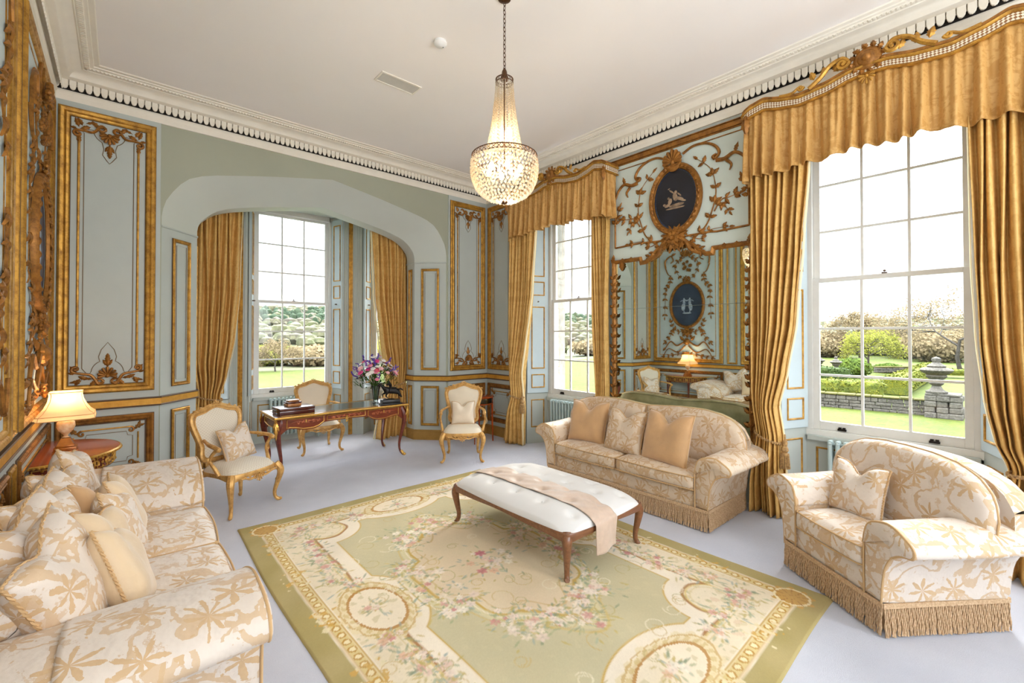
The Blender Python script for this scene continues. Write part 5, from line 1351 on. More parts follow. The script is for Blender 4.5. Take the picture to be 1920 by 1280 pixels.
    # stamped flowers and leaves
    def petal(px, py, ang, L, W, c, al=.9):
        R_ = L * 1.1; i0, i1 = int((px - R_ + a) / st), int((px + R_ + a) / st) + 2; j0, j1 = int((py - R_ + b) / st), int((py + R_ + b) / st) + 2
        i0, j0 = max(i0, 0), max(j0, 0); sl = (slice(j0, j1), slice(i0, i1)); xx, yy = x[sl] - px, y[sl] - py
        if xx.size == 0: return
        u = (xx * math.cos(ang) + yy * math.sin(ang)) / L; v = (-xx * math.sin(ang) + yy * math.cos(ang)) / W
        m = (np.clip(1.3 - ((u - .5) ** 2 * 4 + v ** 2 * (1.2 + .8 * u)) * 1.3, 0, 1) * al)[..., None]; col_[sl] = col_[sl] * (1 - m) + c * m
    pal = [C(h) for h in ('#e9c9bb', '#dba49c', '#efdcd0', '#e2b59a', '#f4ead8', '#f2e4d6', '#cf8a8a', '#e8d3c4', '#efe0cc')]; grn = [C(h) for h in ('#9aa57e', '#7f8f76', '#b5a45c', '#a9b39a', '#8fa3a0', '#c2ac62')]
    def flower(px, py, r, big=None):
        c = big if big is not None else pal[rs.randint(len(pal))]
        for k in range(rs.randint(2, 5)): an = rs.uniform(0, 6.28); petal(px + r * .7 * math.cos(an), py + r * .7 * math.sin(an), an, r * rs.uniform(.8, 1.5), r * .35, grn[rs.randint(len(grn))], .75)
        for k in range(6): an = k * 1.047 + rs.uniform(-.2, .2); petal(px, py, an, r, r * .42, c * rs.uniform(.86, 1.04), .9)
        petal(px - r * .3, py, 0, r * .6, r * .25, c * .72, .8)
    def bouquet(px, py, R_, n, r0=.035):
        for k in range(n * 2): an = rs.uniform(0, 6.28); q = R_ * rs.uniform(.3, 1.15); petal(px + q * math.cos(an), py + q * math.sin(an), an + rs.uniform(-.8, .8), rs.uniform(.04, .09), .012, grn[rs.randint(len(grn))], .7)
        for k in range(n): an = rs.uniform(0, 6.28); q = R_ * rs.uniform(0, .85); flower(px + q * math.cos(an), py + q * math.sin(an), r0 * rs.uniform(.6, 1.25))
    bouquet(0, 0, .26, 16, .04); flower(.0, .12, .055, C('#c2607a')); flower(-.15, -.1, .05, C('#cf7f84'))
    for px, py in ((-.30, .78), (.30, .78), (-.30, -.78), (.30, -.78), (.0, .92), (0, -.92), (-.52, .2), (-.52, -.25), (.52, .2), (.52, -.25)): bouquet(px, py, .20, 17, .040)
    for k in range(14):
        an = k / 14 * 6.283; px, py = .62 * math.cos(an), .80 * math.sin(an); bouquet(px, py, .10, 6, .034)
    for px, py in ((-(a - .46), 0), (a - .46, 0), (0, b - .4), (0, -(b - .4))): bouquet(px, py, .08, 5, .035)
    for s1 in (-1, 1):
        for k in range(15):
            t_ = -1.25 + 2.5 * k / 14
            if abs(t_) > .33: bouquet(s1 * (a - .40 + rs.uniform(-.05, .05)), t_, .10, 8, .033)
        for k in range(10):
            t_ = -.85 + 1.7 * k / 9
            if abs(t_) > .33: bouquet(t_, s1 * (b - .38 + rs.uniform(-.04, .04)), .09, 8, .033)
        for s2 in (-1, 1): bouquet(s1 * (a - .42), s2 * (b - .42), .12, 9, .035)
    # scroll lines
    for k in range(110):
        px, py = rs.uniform(-a + .3, a - .3), rs.uniform(-b + .3, b - .3); an = rs.uniform(0, 6.28); cv = rs.choice([-1, 1]) * rs.uniform(9, 20); c = [C('#efe6cf'), C('#c6a868'), C('#b3a56c')][rs.randint(3)]
        for q in range(26): petal(px, py, an, .022, .0075, c, .55); px += .012 * math.cos(an); py += .012 * math.sin(an); an += cv * .012 * (1 + q / 26)
    put(np.clip(.5 + .5 * sm(20, 22), 0, 1) * .16, C('#dccaa4')); put((sm(24, 75) > 1.15) * S(field + .03) * .22, C('#d6cba6'))
    col_ *= (1 + .035 * sm(14, 14)[..., None] + .05 * (rs.rand(*x.shape)[..., None] - .5))
    col_ = np.clip(col_, 0, 1)
    # mesh: slightly rippled top, thin edge
    z = .010 + .0016 * sm(10, 8) * np.clip(d / .3, 0, 1); z[0, :] = z[-1, :] = 0.001; z[:, 0] = z[:, -1] = .001
    # soft undulating outline, as it lies on the carpet
    ox = .012 * np.sin(gy * 2.3) * (x / a); oy = .010 * np.sin(gx * 3.1 + 1) * (y / b)
    co = np.stack([x + ox, y + oy, z], -1).reshape(-1, 3).astype('f')
    me = bpy.data.meshes.new('woven_rug'); nv = co.shape[0]; idx = np.arange(nv).reshape(ny + 1, nx + 1)
    q = np.stack([idx[:-1, :-1], idx[:-1, 1:], idx[1:, 1:], idx[1:, :-1]], -1).reshape(-1, 4)
    me.vertices.add(nv); me.vertices.foreach_set('co', co.ravel()); me.loops.add(q.size); me.loops.foreach_set('vertex_index', q.ravel().astype('i'))
    me.polygons.add(len(q)); me.polygons.foreach_set('loop_start', (np.arange(len(q)) * 4).astype('i')); me.update(calc_edges=True)
    me.polygons.foreach_set('use_smooth', [True] * len(q))
    at = me.color_attributes.new(name='yarn', type='FLOAT_COLOR', domain='POINT')
    at.data.foreach_set('color', np.concatenate([col_.reshape(-1, 3), np.ones((nv, 1))], 1).astype('f').ravel())
    t = NT('woven_rug_yarn'); at_ = t.n('Attribute', attribute_name='yarn'); v = t.coord(); nn = t.noise(v, 420, 3, .7).outputs['Fac']; n4 = t.noise(v, 2.2, 4).outputs['Fac']
    c = t.mix(t.math('MULTIPLY', t.step(n4, .4, .75), .10), at_.outputs['Color'], lin('#c9b182'))
    mm = t.bsdf(**{'Base Color': t.mix(t.math('MULTIPLY', nn, .16), c, lin('#8d7c58')), 'Roughness': .92, 'Specular IOR Level': .1, 'Normal': t.bump(nn, .002)})
    me.materials.append(mm); o = bpy.data.objects.new('rug', me); o.location = (cx_, cy_, 0); link(o)
    tag(o, 'large sage and cream floral medallion rug with olive border under the ottoman', 'rug')
    e = MB(); zz = []
    return o
build_rug()
# ---------------------------------------------------------------- gilt open armchairs
def fauteuil(label, loc, rz, fab, group='gilt open armchairs'):
    t = thing('gilt_armchair', label, 'chair', loc, rz, group)
    tilt = math.radians(11); TB = Matrix.Translation((0, .235, .44)) @ Matrix.Rotation(-tilt, 4, 'X') @ Matrix.Translation((0, 0, -.44))
    half = [(0, .475), (.10, .478), (.185, .490), (.208, .54), (.198, .62), (.222, .72), (.252, .82), (.262, .90), (.240, .955), (.19, .972), (.13, .985), (.07, 1.012), (0, 1.03)]
    out_ = half + [(-x, z) for x, z in half[-2:0:-1]]
    P = catmull([(x, 0, z) for x, z in out_], 4, True)
    m = MB(TB); m.tube(P, .024, 8, closed=True, flat=1.25, up=(0, 1, 0)); 
    Q = [Vector((p.x * .90, -.018, .72 + (p.z - .72) * .92)) for p in P]; m.tube(Q, .007, 6, closed=True)
    fr = m.build('back_frame', M_GOLDP, t)
    m = MB(TB @ Matrix.Rotation(PI / 2, 4, 'X'))
    for q, (x, z) in enumerate(((0, 1.035), (.05, 1.02), (-.05, 1.02), (.10, 1.0), (-.10, 1.0), (.16, .985), (-.16, .985))): m.bloom(x, z, .024 - .001 * q, .012, 5)
    m.shell(0, 1.02, .055, PI / 2, PI * 1.1, 7, .01); m.tube([(x, z, .006) for x, z in ((-.25, .93), (-.19, .972), (-.13, .99), (-.05, 1.018), (.05, 1.018), (.13, .99), (.19, .972), (.25, .93))], .016, 6)
    for sg in (-1, 1): m.tube([(sg * .205, .48, .016), (sg * .198, .62, .02), (sg * .222, .72, .02), (sg * .25, .82, .02), (sg * .25, .93, .01)], .006, 5)
    for sg in (-1, 1):
        m.stem([(sg * .03, 1.04), (sg * .10, 1.02), (sg * .18, .99), (sg * .235, .955)], .014, .010, .008)
        for q, a in ((.07, .5), (.13, .7), (.19, .3), (.24, -.2)): m.leaf(sg * q, 1.02 - q * .2, (0 if sg > 0 else PI) + sg * a, .05, .03, .012, .012)
        for z in (.60, .80, .50): m.leaf(sg * (.20 if z < .7 else .25), z, PI / 2 + sg * .2, .05, .026, .02, .01)
    m.build('crest_carving', M_GOLDP, t)
    # back pad
    m = MB(TB); n = len(P); c = Vector((0, -.02, .74)); vs = []; fs = []; rings = 7
    for side, dep in ((-1, .035), (1, .02)):
        b0 = len(vs)
        for r in range(rings + 1):
            k = 1 - r / rings
            for p in Q: vs.append((p.x * k * .98, -.012 + side * dep * (1 - k ** 3.5), .74 + (p.z - .74) * k * .985))
        for r in range(rings):
            for i in range(n):
                f = [b0 + r * n + i, b0 + r * n + (i + 1) % n, b0 + (r + 1) * n + (i + 1) % n, b0 + (r + 1) * n + i]; fs.append(f if side > 0 else f[::-1])
    m.add(vs, fs); m.build('back_pad', fab, t, ang=180)
    # seat: rail + pad
    def so(a_, k=1.0, dz=0):
        ca, sa = math.cos(a_), math.sin(a_); x = math.copysign(abs(ca) ** .5, ca); y = math.copysign(abs(sa) ** .5, sa); wd = .285 - .035 * (y + 1) / 2
        return (x * wd * k, (y * .255 - .0 - (.02 * (1 - x * x) if y < 0 else 0)) * k)
    N = 64; vs = []; fs = []
    for i in range(N):
        a_ = 2 * PI * i / N; x, y = so(a_); x2, y2 = so(a_, .9); dr = .045 + .030 * abs(math.cos(2 * a_)) ** 2 if False else .055 + .02 * math.cos(4 * a_ + PI)
        front = .02 * math.exp(-(x / .08) ** 2) if y < -.2 else 0
        vs += [(x2, y2, .405), (x, y, .405), (x * 1.02, y * 1.02, .395), (x * 1.01, y * 1.01, .405 - dr - front), (x2, y2, .41 - dr)]
    for i in range(N):
        j = (i + 1) % N
        for k in range(5): fs.append([i * 5 + k, i * 5 + (k + 1) % 5, j * 5 + (k + 1) % 5, j * 5 + k])
    MB().add(vs, fs).build('seat_rail', M_GOLDP, t, ang=50)
    vs = [(0, 0, .478)]; fs = []
    for r in range(1, 9):
        k = r / 8
        for i in range(N): x, y = so(2 * PI * i / N, k * .985); vs.append((x, y, .404 + .074 * (1 - k ** 4) ** .6 if r < 8 else .402))
    for i in range(N): fs.append([0, 1 + i, 1 + (i + 1) % N])
    for r in range(7):
        for i in range(N): fs.append([1 + r * N + i, 1 + (r + 1) * N + i, 1 + (r + 1) * N + (i + 1) % N, 1 + r * N + (i + 1) % N])
    sp_ = MB().add(vs, fs).build('seat_pad', fab, t, ang=180)
    m = MB(Matrix.Translation((0, -.285, 0)) @ Matrix.Rotation(PI / 2, 4, 'X'))
    m.shell(0, .345, .05, -PI / 2, PI * 1.2, 7, .0); m.bloom(0, .355, .03, .02)
    for sg in (-1, 1):
        m.stem([(sg * .03, .35), (sg * .09, .335), (sg * .15, .355), (sg * .21, .36)], .012, .008, -.002); m.scroll(sg * .04, .33, 0 if sg > 0 else PI, .022, 1, sg, .008, .005, .008)
        for q in (.08, .13, .18): m.leaf(sg * q, .352, (0 if sg > 0 else PI) + sg * .5, .045, .026, .0, .012)
    m.build('rail_carving', M_GOLDP, t)
    for (x, y, ox, oy) in ((.262, -.235, .7, -.7), (-.262, -.235, -.7, -.7), (.215, .235, .5, .86), (-.215, .235, -.5, .86)):
        m = MB(); cabriole(m, x, y, ox, oy, .40, .034 if y < 0 else .028, .023, .0165, .034 if y < 0 else .018, .034 if y < 0 else .03, z0=.002); 
        if y < 0:
            for a_ in (-.6, 0, .6): m.leaf(0, 0, -PI / 2 + a_ * .4, .09, .035, .0, .012, M=Matrix.Translation((x + ox * .036, y + oy * .036, .37)) @ Matrix.Rotation(math.atan2(oy, ox) + PI / 2 + a_, 4, 'Z') @ Matrix.Rotation(PI / 2, 4, 'X'))
        m.ball((x + ox * .034, y + oy * .034, .018), .018, .018, .016, 8); m.build('leg', M_GOLDP, t)
    for sg in (-1, 1):
        m = MB(); A = [(sg * .215, .20, .70), (sg * .25, .12, .695), (sg * .29, .02, .685), (sg * .305, -.07, .675), (sg * .305, -.12, .66)]
        m.tube(catmull(A, 6), [.016, .015, .019, .021, .022], 8); m.ball((sg * .305, -.125, .655), .026, .026, .024, 8)
        B_ = [(sg * .305, -.10, .655), (sg * .315, -.05, .60), (sg * .315, -.02, .54), (sg * .295, -.06, .47), (sg * .28, -.10, .40)]
        m.tube(catmull(B_, 6), [.018, .016, .014, .018, .02], 8); m.leaf(sg * .0, 0, PI / 2, .08, .03, M=Matrix.Translation((sg * .33, -.03, .50)) @ Matrix.Rotation(PI / 2, 4, 'X') @ Matrix.Rotation(sg * PI / 2, 4, 'Y'))
        m.build('arm', M_GOLDP, t)
    return t
ca = fauteuil('gilt open armchair with patterned cushion beside the cream sofa arm', (.92, 5.29, 0), math.radians(28.6), M_WOVEN)
cb = fauteuil('gilt open armchair with white cushion standing alone before the north panelling', (3.69, 5.24, 0), math.radians(-36.9), M_WOVP)
cc = fauteuil('gilt armchair pushed in behind the writing desk', (2.29, 7.07, 0), math.radians(-4), M_WOVP)
def on(c, rz, x, y, z): a, b = math.cos(rz), math.sin(rz); return (c[0] + x * a - y * b, c[1] + x * b + y * a, z)
cs_('small cream cushion with pale palm motif on the left gilt armchair', on((.92, 5.29), math.radians(28.6), .06, .10, .63), (math.radians(-18), math.radians(-6), math.radians(34)), .36, .36, .13, M_DAM, M_PIPE, .16, 31)
cs_('small white satin cushion on the lone gilt armchair', on((3.69, 5.24), math.radians(-36.9), 0, .09, .63), (math.radians(-16), 0, math.radians(-36)), .33, .33, .13, M_CREAM, M_PIPE, .20, 32)
# ---------------------------------------------------------------- writing desk
DX, DY, DHX, DHY, DZ = 2.285, 6.26, .885, .365, .755
td = thing('writing_desk', 'long mahogany writing desk with gilt mounts in the arched bay', 'desk', (DX, DY, 0))
def desk_out(u, v, g=0.0):
    x = u * (DHX + g) * (1 - .0) ; y = v * (DHY + g) * (1 + .05 * math.cos(u * PI) * -1 * .6)
    return x, y
per = []
for u0, v0, u1, v1 in ((-1, -1, 1, -1), (1, -1, 1, 1), (1, 1, -1, 1), (-1, 1, -1, -1)):
    n = 24 if v0 == v1 else 10
    for k in range(n): q = k / n; per.append(desk_out(u0 + (u1 - u0) * q, v0 + (v1 - v0) * q))
N = len(per)
def shell_ring(scale_pts, zs, cap=False):
    vs = []; fs = []
    for s_, z in zip(scale_pts, zs):
        for x, y in per: r = math.hypot(x, y); vs.append((x - x / r * s_, y - y / r * s_, z))
    for k in range(len(zs) - 1):
        for i in range(N): fs.append([k * N + i, k * N + (i + 1) % N, (k + 1) * N + (i + 1) % N, (k + 1) * N + i])
    if cap: fs.append(list(range((len(zs) - 1) * N, len(zs) * N))); fs.append(list(range(N))[::-1])
    return vs, fs
MB().add(*shell_ring([.012, .004, .004, .03], [DZ - .03, DZ - .026, DZ - .004, DZ - .001], True)).build('top_board', M_MAHOG, td, ang=40)
MB().add(*shell_ring([.006, -.004, -.006, .0, .008], [DZ - .028, DZ - .022, DZ - .008, DZ, DZ + .001])).build('gilt_edge', M_BRASS, td, ang=60)
m = MB(); m.box(-DHX + .09, -DHY + .07, DZ - .003, DHX - .09, DHY - .07, DZ + .0015); m.build('leather_inset', M_LEATH, td, smooth=False)
m = MB(); m.tube([(x, y, DZ + .001) for x, y in rect(-DHX + .09, -DHY + .07, DHX - .09, DHY - .07)], .003, 5, closed=True); m.build('tooled_border', M_BRASS, td)
# aprons
def apron_prof(u): # bottom height at u along the front, 0..1
    a = abs(u)
    return pw([(0, .635), (.30, .632), (.37, .625), (.43, .585), (.52, .565), (.66, .565), (.78, .59), (.88, .60), (.95, .56), (1, .52)], a)
for side, sgn in (('front', -1), ('back', 1)):
    vs = []; fs = []; n = 60
    for i in range(n + 1):
        u = -1 + 2 * i / n; x = u * (DHX - .06); y0 = sgn * (DHY - .035) * (1 + .05 * -math.cos(u * PI) * .6)
        for yy in (y0, y0 - sgn * .022): vs += [(x, yy, DZ - .03), (x, yy, apron_prof(u))]
    for i in range(n):
        k = 4 * i; fs += [[k, k + 4, k + 5, k + 1], [k + 2, k + 3, k + 7, k + 6], [k + 1, k + 5, k + 7, k + 3], [k, k + 2, k + 6, k + 4]]
    MB().add(vs, fs).build('apron', M_ROSE, td, ang=60)
for sgn in (-1, 1):
    vs = []; fs = []; n = 20
    for i in range(n + 1):
        v = -1 + 2 * i / n; y = v * (DHY - .05); x0 = sgn * (DHX - .035)
        for xx in (x0, x0 - sgn * .022): vs += [(xx, y, DZ - .03), (xx, y, .60 - .05 * abs(v) ** 3 - .03 * math.cos(v * PI * 2) * .4)]
    for i in range(n):
        k = 4 * i; fs += [[k, k + 4, k + 5, k + 1], [k + 2, k + 3, k + 7, k + 6], [k + 1, k + 5, k + 7, k + 3], [k, k + 2, k + 6, k + 4]]
    MB().add(vs, fs).build('side_apron', M_ROSE, td, ang=60)
    m = MB(); m.tube([(sgn * (DHX - .03), y, z) for y, z in ((-.26, .70), (.26, .70), (.26, .625), (.08, .605), (-.08, .605), (-.26, .625))], .005, 5, closed=True); m.build('side_moulding', M_BRASS, td)
for (u0, u1, zt, zl) in ((-.90, -.36, .715, None), (-.31, .31, .712, .652), (.36, .90, .715, None)):
    yb = lambda u: -(DHY - .035) * (1 + .05 * -math.cos(u * PI) * .6) - .004
    P = []
    n = 14
    for k in range(n + 1): u = u0 + (u1 - u0) * k / n; P.append((u * (DHX - .06), yb(u), (apron_prof(u) + .018) if zl is None else zl))
    for k in range(n + 1): u = u1 + (u0 - u1) * k / n; P.append((u * (DHX - .06), yb(u), zt))
    dr = MB(); M_ = len(P); vs = [Vector(p) + Vector((0, -.002, 0)) for p in P]; nn = n + 1
    dr.add(vs, [[k, k + 1, M_ - 2 - k, M_ - 1 - k] for k in range(n)]); d_ = dr.build('drawer', M_ROSE, td)
    MB().tube(P, .0055, 5, closed=True).build('gilt_moulding', M_BRASS, d_)
    uc = (u0 + u1) / 2 * (DHX - .06); m = MB(Matrix.Translation((0, yb((u0 + u1) / 2) - .004, 0)) @ Matrix.Rotation(PI / 2, 4, 'X')); zc = .668 if zl is None else .682; W_ = (u1 - u0) * (DHX - .06) / 2 * .8; R = random.Random(4)
    m.stem([(uc - W_, zc), (uc - W_ * .5, zc + .012), (uc, zc - .006), (uc + W_ * .5, zc + .012), (uc + W_, zc)], .003, .003, 0)
    for k in range(12): x = uc + W_ * (2 * (k + .5) / 12 - 1); m.leaf(x, zc, R.uniform(-1, 1) + (PI if k % 2 else 0), .035, .018, 0, .002); m.ball((x, zc + R.uniform(-.012, .012), 0), .009, .009, .0015, 6)
    m.build('floral_inlay', M_INLAY, d_)
    m = MB(Matrix.Translation((0, yb((u0 + u1) / 2) - .008, 0)) @ Matrix.Rotation(PI / 2, 4, 'X'))
    if zl is None: m.ball((uc, zc + .015, 0), .009, .013, .005, 8); m.leaf(uc, zc + .015, -PI / 2, .03, .02, 0, .006)
    else: m.bloom(uc, .645, .022, .004, 6); m.leaf(uc, .63, -PI / 2, .04, .04, .002, .01); m.leaf(uc, .66, PI / 2, .03, .03, .002, .01)
    m.build('escutcheon' if zl is None else 'mask_mount', M_BRASS, d_)
for sx in (-1, 1):
    for sy in (-1, 1):
        x, y = sx * (DHX - .075), sy * (DHY - .06); ox, oy = sx * .72, sy * .69; m = MB()
        cabriole(m, x, y, ox, oy, DZ - .03, .040, .024, .015, .048, .045, 8, z0=.004)
        lg = m.build('leg', M_MAHOG, td)
        m = MB(); T_ = lambda z, r: Matrix.Translation((x + ox * r, y + oy * r, z)) @ Matrix.Rotation(math.atan2(oy, ox) + PI / 2, 4, 'Z') @ Matrix.Rotation(PI / 2, 4, 'X')
        m.leaf(0, 0, -PI / 2, .22, .055, .006, .02, M=T_(.70, .075)); m.leaf(0, 0, -PI / 2 + .3, .12, .04, .008, .02, M=T_(.71, .075)); m.leaf(0, 0, -PI / 2 - .3, .12, .04, .008, .02, M=T_(.71, .075)); m.bloom(0, 0, .022, .012, M=T_(.705, .075))
        m.build('knee_mount', M_BRASS, lg)
        m = MB(); m.ball((x + ox * .045, y + oy * .045, .022), .026, .026, .020, 10); m.tube([(x + ox * .03, y + oy * .03, .03), (x - ox * .0, y - oy * .0, .075)], [.022, .016], 8); m.build('sabot', M_BRASS, lg)
# things on the desk
def desk_box(label, x, y, z, w_, d_, h_, rz, mat, mat2, lid=.35):
    t = thing('wooden_box', label, 'box', (x, y, z), rz); m = MB(); m.bbox(-w_ / 2, -d_ / 2, 0, w_ / 2, d_ / 2, h_ * (1 - lid) - .002, .003); m.build('body', mat, t)
    m = MB(); m.bbox(-w_ / 2 - .002, -d_ / 2 - .002, h_ * (1 - lid) + .001, w_ / 2 + .002, d_ / 2 + .002, h_, .004); m.build('lid', mat2, t)
    return t
desk_box('wide dark veneered box lying flat on the desk', 1.685, 6.16, DZ + .0015, .42, .30, .085, math.radians(3), M_BOX, M_BOX, .4)
desk_box('small light inlaid box stacked on the wide dark box', 1.68, 6.19, DZ + .088, .17, .13, .055, math.radians(8), M_BOXL, M_BOX, .4)
desk_box('tiny flat pale box on top of the small inlaid box', 1.68, 6.19, DZ + .1445, .14, .10, .022, math.radians(8), M_BOXL, M_BOXL, .5)
# vase
VX, VY = 2.83, 6.24
tv = thing('glass_vase', 'clear flared glass vase of cut flowers on the desk', 'vase', (VX, VY, DZ + .0015))
MB().lathe([(.0, .0), (.048, .0), (.05, .006), (.034, .014), (.036, .03), (.045, .12), (.058, .20), (.072, .255), (.069, .255), (.055, .20), (.042, .12), (.033, .035), (.0, .028)], 28).build('bowl', M_VASE, tv)
bq = thing('flower_bouquet', 'mixed bouquet of white, pink and violet blooms in the glass vase', 'flowers', (VX, VY, DZ + .03))
R = random.Random(11); cols = [('#f4f1ec', 26), ('#d93f86', 8), ('#e78aa2', 6), ('#f0b8bb', 4), ('#5a3fa0', 9), ('#8a5ab0', 5), ('#e6607a', 5)]
MFL = [simple('petal_%s' % n_, c_, .6) for n_, (c_, _) in zip(('white', 'magenta', 'rose', 'blush', 'violet', 'mauve', 'coral'), cols)]
st = MB(); fol = MB(); heads = []
for mi, (c_, n_) in enumerate(cols):
    for k in range(int(n_ * 1.4)):
        an = R.uniform(0, 6.28); el = R.uniform(.02, 1.0); rr = .31 * math.sqrt(el); h = .62 - .24 * el + R.uniform(-.05, .06)
        x, y = rr * math.cos(an), rr * math.sin(an) * .85; heads.append((mi, x, y, h))
for mi, x, y, h in heads:
    st.tube(catmull([(x * .06, y * .06, .02), (x * .15, y * .15, .22), (x * .6, y * .6, h * .7), (x, y, h)], 4), .0022, 4)
    m = MB(Matrix.Translation((x, y, h)) @ Vector((x, y, .28)).to_track_quat('Z', 'Y').to_matrix().to_4x4()); s_ = R.uniform(.028, .044)
    if mi in (3,):
        for q in range(3):
            for p in range(5): a_ = p * 1.257 + q * .6; m.ball((math.cos(a_) * s_ * (.25 + .25 * q), math.sin(a_) * s_ * (.25 + .25 * q), s_ * (.5 - .2 * q)), s_ * .42, s_ * .42, s_ * .36, 6)
    elif mi in (4, 5):
        for p in range(7): m.ball((R.uniform(-.4, .4) * s_, R.uniform(-.4, .4) * s_, (p - 2) * s_ * .5), s_ * .4, s_ * .3, s_ * .4, 5)
    else:
        for p in range(6):
            a_ = p * 1.047; m.ball((math.cos(a_) * s_ * .6, math.sin(a_) * s_ * .6, .1 * s_), s_ * .5, s_ * .5, s_ * .18, 6)
        m.ball((0, 0, s_ * .2), s_ * .2, n=5)
    m.build('bloom', MFL[mi], bq)
for k in range(150):
    an = R.uniform(0, 6.28); el = R.random(); rr = .29 * math.sqrt(el); h = .50 - .26 * el + R.uniform(-.08, .06); x, y = rr * math.cos(an), rr * math.sin(an) * .85
    MQ = Matrix.Translation((x, y, h)) @ Matrix.Rotation(an, 4, 'Z') @ Matrix.Rotation(R.uniform(-1.2, .3), 4, 'Y'); fol.leaf(0, 0, R.uniform(-.5, .5), R.uniform(.05, .09), .028, 0, .006, M=MQ)
st.build('stems', M_LEAFG, bq); fo_ = fol.build('foliage', M_LEAFG, bq)
# horse statuette
HX, HY = 2.94, 5.995
ts = thing('horse_statuette', 'dark bronze galloping horse with rider on a black plinth on the desk', 'statue', (HX, HY, DZ + .0015), math.radians(-12))
m = MB(); m.bbox(-.15, -.085, 0, .15, .085, .018, .004); m.bbox(-.13, -.07, .018, .13, .07, .068, .006); m.build('plinth', M_BLACK, ts)
def skin(name, verts, edges, radii, mat, parent, root=0, sub=1):
    me = bpy.data.meshes.new(name); me.from_pydata(verts, edges, []); o = bpy.data.objects.new(name, me); link(o, parent); me.materials.append(mat)
    md = o.modifiers.new('skin', 'SKIN'); md.use_smooth_shade = True
    for i, v in enumerate(me.skin_vertices[0].data): v.radius = (radii[i], radii[i]) if not isinstance(radii[i], tuple) else radii[i]; v.use_root = i == root
    s = o.modifiers.new('sub', 'SUBSURF'); s.levels = sub; s.render_levels = sub; return o
Z = .07
hv = [(.03, 0, Z + .105), (-.03, 0, Z + .11), (.085, 0, Z + .105), (-.075, 0, Z + .13), (-.105, 0, Z + .165), (-.125, 0, Z + .185), (-.155, 0, Z + .17), (-.165, 0, Z + .158),   # 0 barrel,1 chest,2 rump,3 neck..7 muzzle
      (.115, .018, Z + .075), (.14, .02, Z + .045), (.155, .02, Z + .012), (.105, -.018, Z + .07), (.12, -.02, Z + .035), (.15, -.02, Z + .02),   # hind legs
      (-.06, .018, Z + .075), (-.10, .02, Z + .06), (-.085, .02, Z + .03), (-.05, -.018, Z + .07), (-.06, -.02, Z + .04), (-.035, -.02, Z + .022),   # fore legs
      (.11, 0, Z + .115), (.14, 0, Z + .12), (.17, 0, Z + .095)]
he = [(0, 1), (0, 2), (1, 3), (3, 4), (4, 5), (5, 6), (6, 7), (2, 8), (8, 9), (9, 10), (2, 11), (11, 12), (12, 13), (1, 14), (14, 15), (15, 16), (1, 17), (17, 18), (18, 19), (2, 20), (20, 21), (21, 22)]
hr = [.036, .036, .037, .023, .016, .016, .012, .009, .015, .008, .006, .015, .008, .006, .012, .007, .005, .012, .007, .005, .008, .009, .005]
hv = [(x * 1.12, y * 1.25, Z + (z - Z) * 1.22) for x, y, z in hv]; hr = [r * 1.38 for r in hr]
skin('horse', hv, he, hr, M_IRON, ts)
rv = [(.0, 0, Z + .14), (-.005, 0, Z + .175), (-.02, 0, Z + .20), (-.028, 0, Z + .222), (-.03, .028, Z + .185), (-.065, .02, Z + .175), (-.03, -.028, Z + .185), (-.065, -.02, Z + .17), (-.03, .03, Z + .12), (-.015, .034, Z + .085), (-.03, -.03, Z + .12), (-.015, -.034, Z + .085)]
re_ = [(0, 1), (1, 2), (2, 3), (1, 4), (4, 5), (1, 6), (6, 7), (0, 8), (8, 9), (0, 10), (10, 11)]
rv = [(x * 1.1 + .01, y * 1.45, Z + (z - Z) * 1.2) for x, y, z in rv]
skin('rider', rv, re_, [r * 1.35 for r in [.016, .017, .009, .013, .007, .005, .007, .005, .009, .006, .009, .006]], M_IRON, ts)
m = MB(); m.tube([(.13, 0, .068), (.12, 0, Z + .05)], .006, 6); m.ball((-.02, 0, .072), .09, .035, .014, 8); m.build('support', M_IRON, ts)
# ---------------------------------------------------------------- small red side table behind the lone chair
tt = thing('side_table', 'small red walnut two-tier side table in the corner behind the lone chair', 'table', (4.46, 5.93, 0))
for z, r_, nm in ((.725, .285, 'table_top'), (.62, .27, 'lower_tier')):
    MB().lathe([(0, z), (r_ - .01, z), (r_, z + .006), (r_, z + .016), (r_ - .01, z + .022), (0, z + .022)], 32).build(nm, M_REDW, tt)
m = MB(); m.lathe([(.262, .642), (.262, .725), (.256, .725), (.256, .642)], 32); m.build('glazed_side', M_VASE, tt)
for k in range(4):
    an = math.radians(-45 + 90 * k); x, y = .25 * math.cos(an), .25 * math.sin(an); m = MB(); m.tube([(x, y, .725), (x * 1.02, y * 1.02, .3), (x * 1.06, y * 1.06, .003)], [.018, .015, .009], 4); m.build('leg', M_REDW, tt)
m = MB(); m.tube([(-.17, -.17, .22), (.17, .17, .22)], .008, 5); m.build('stretcher', M_REDW, tt)
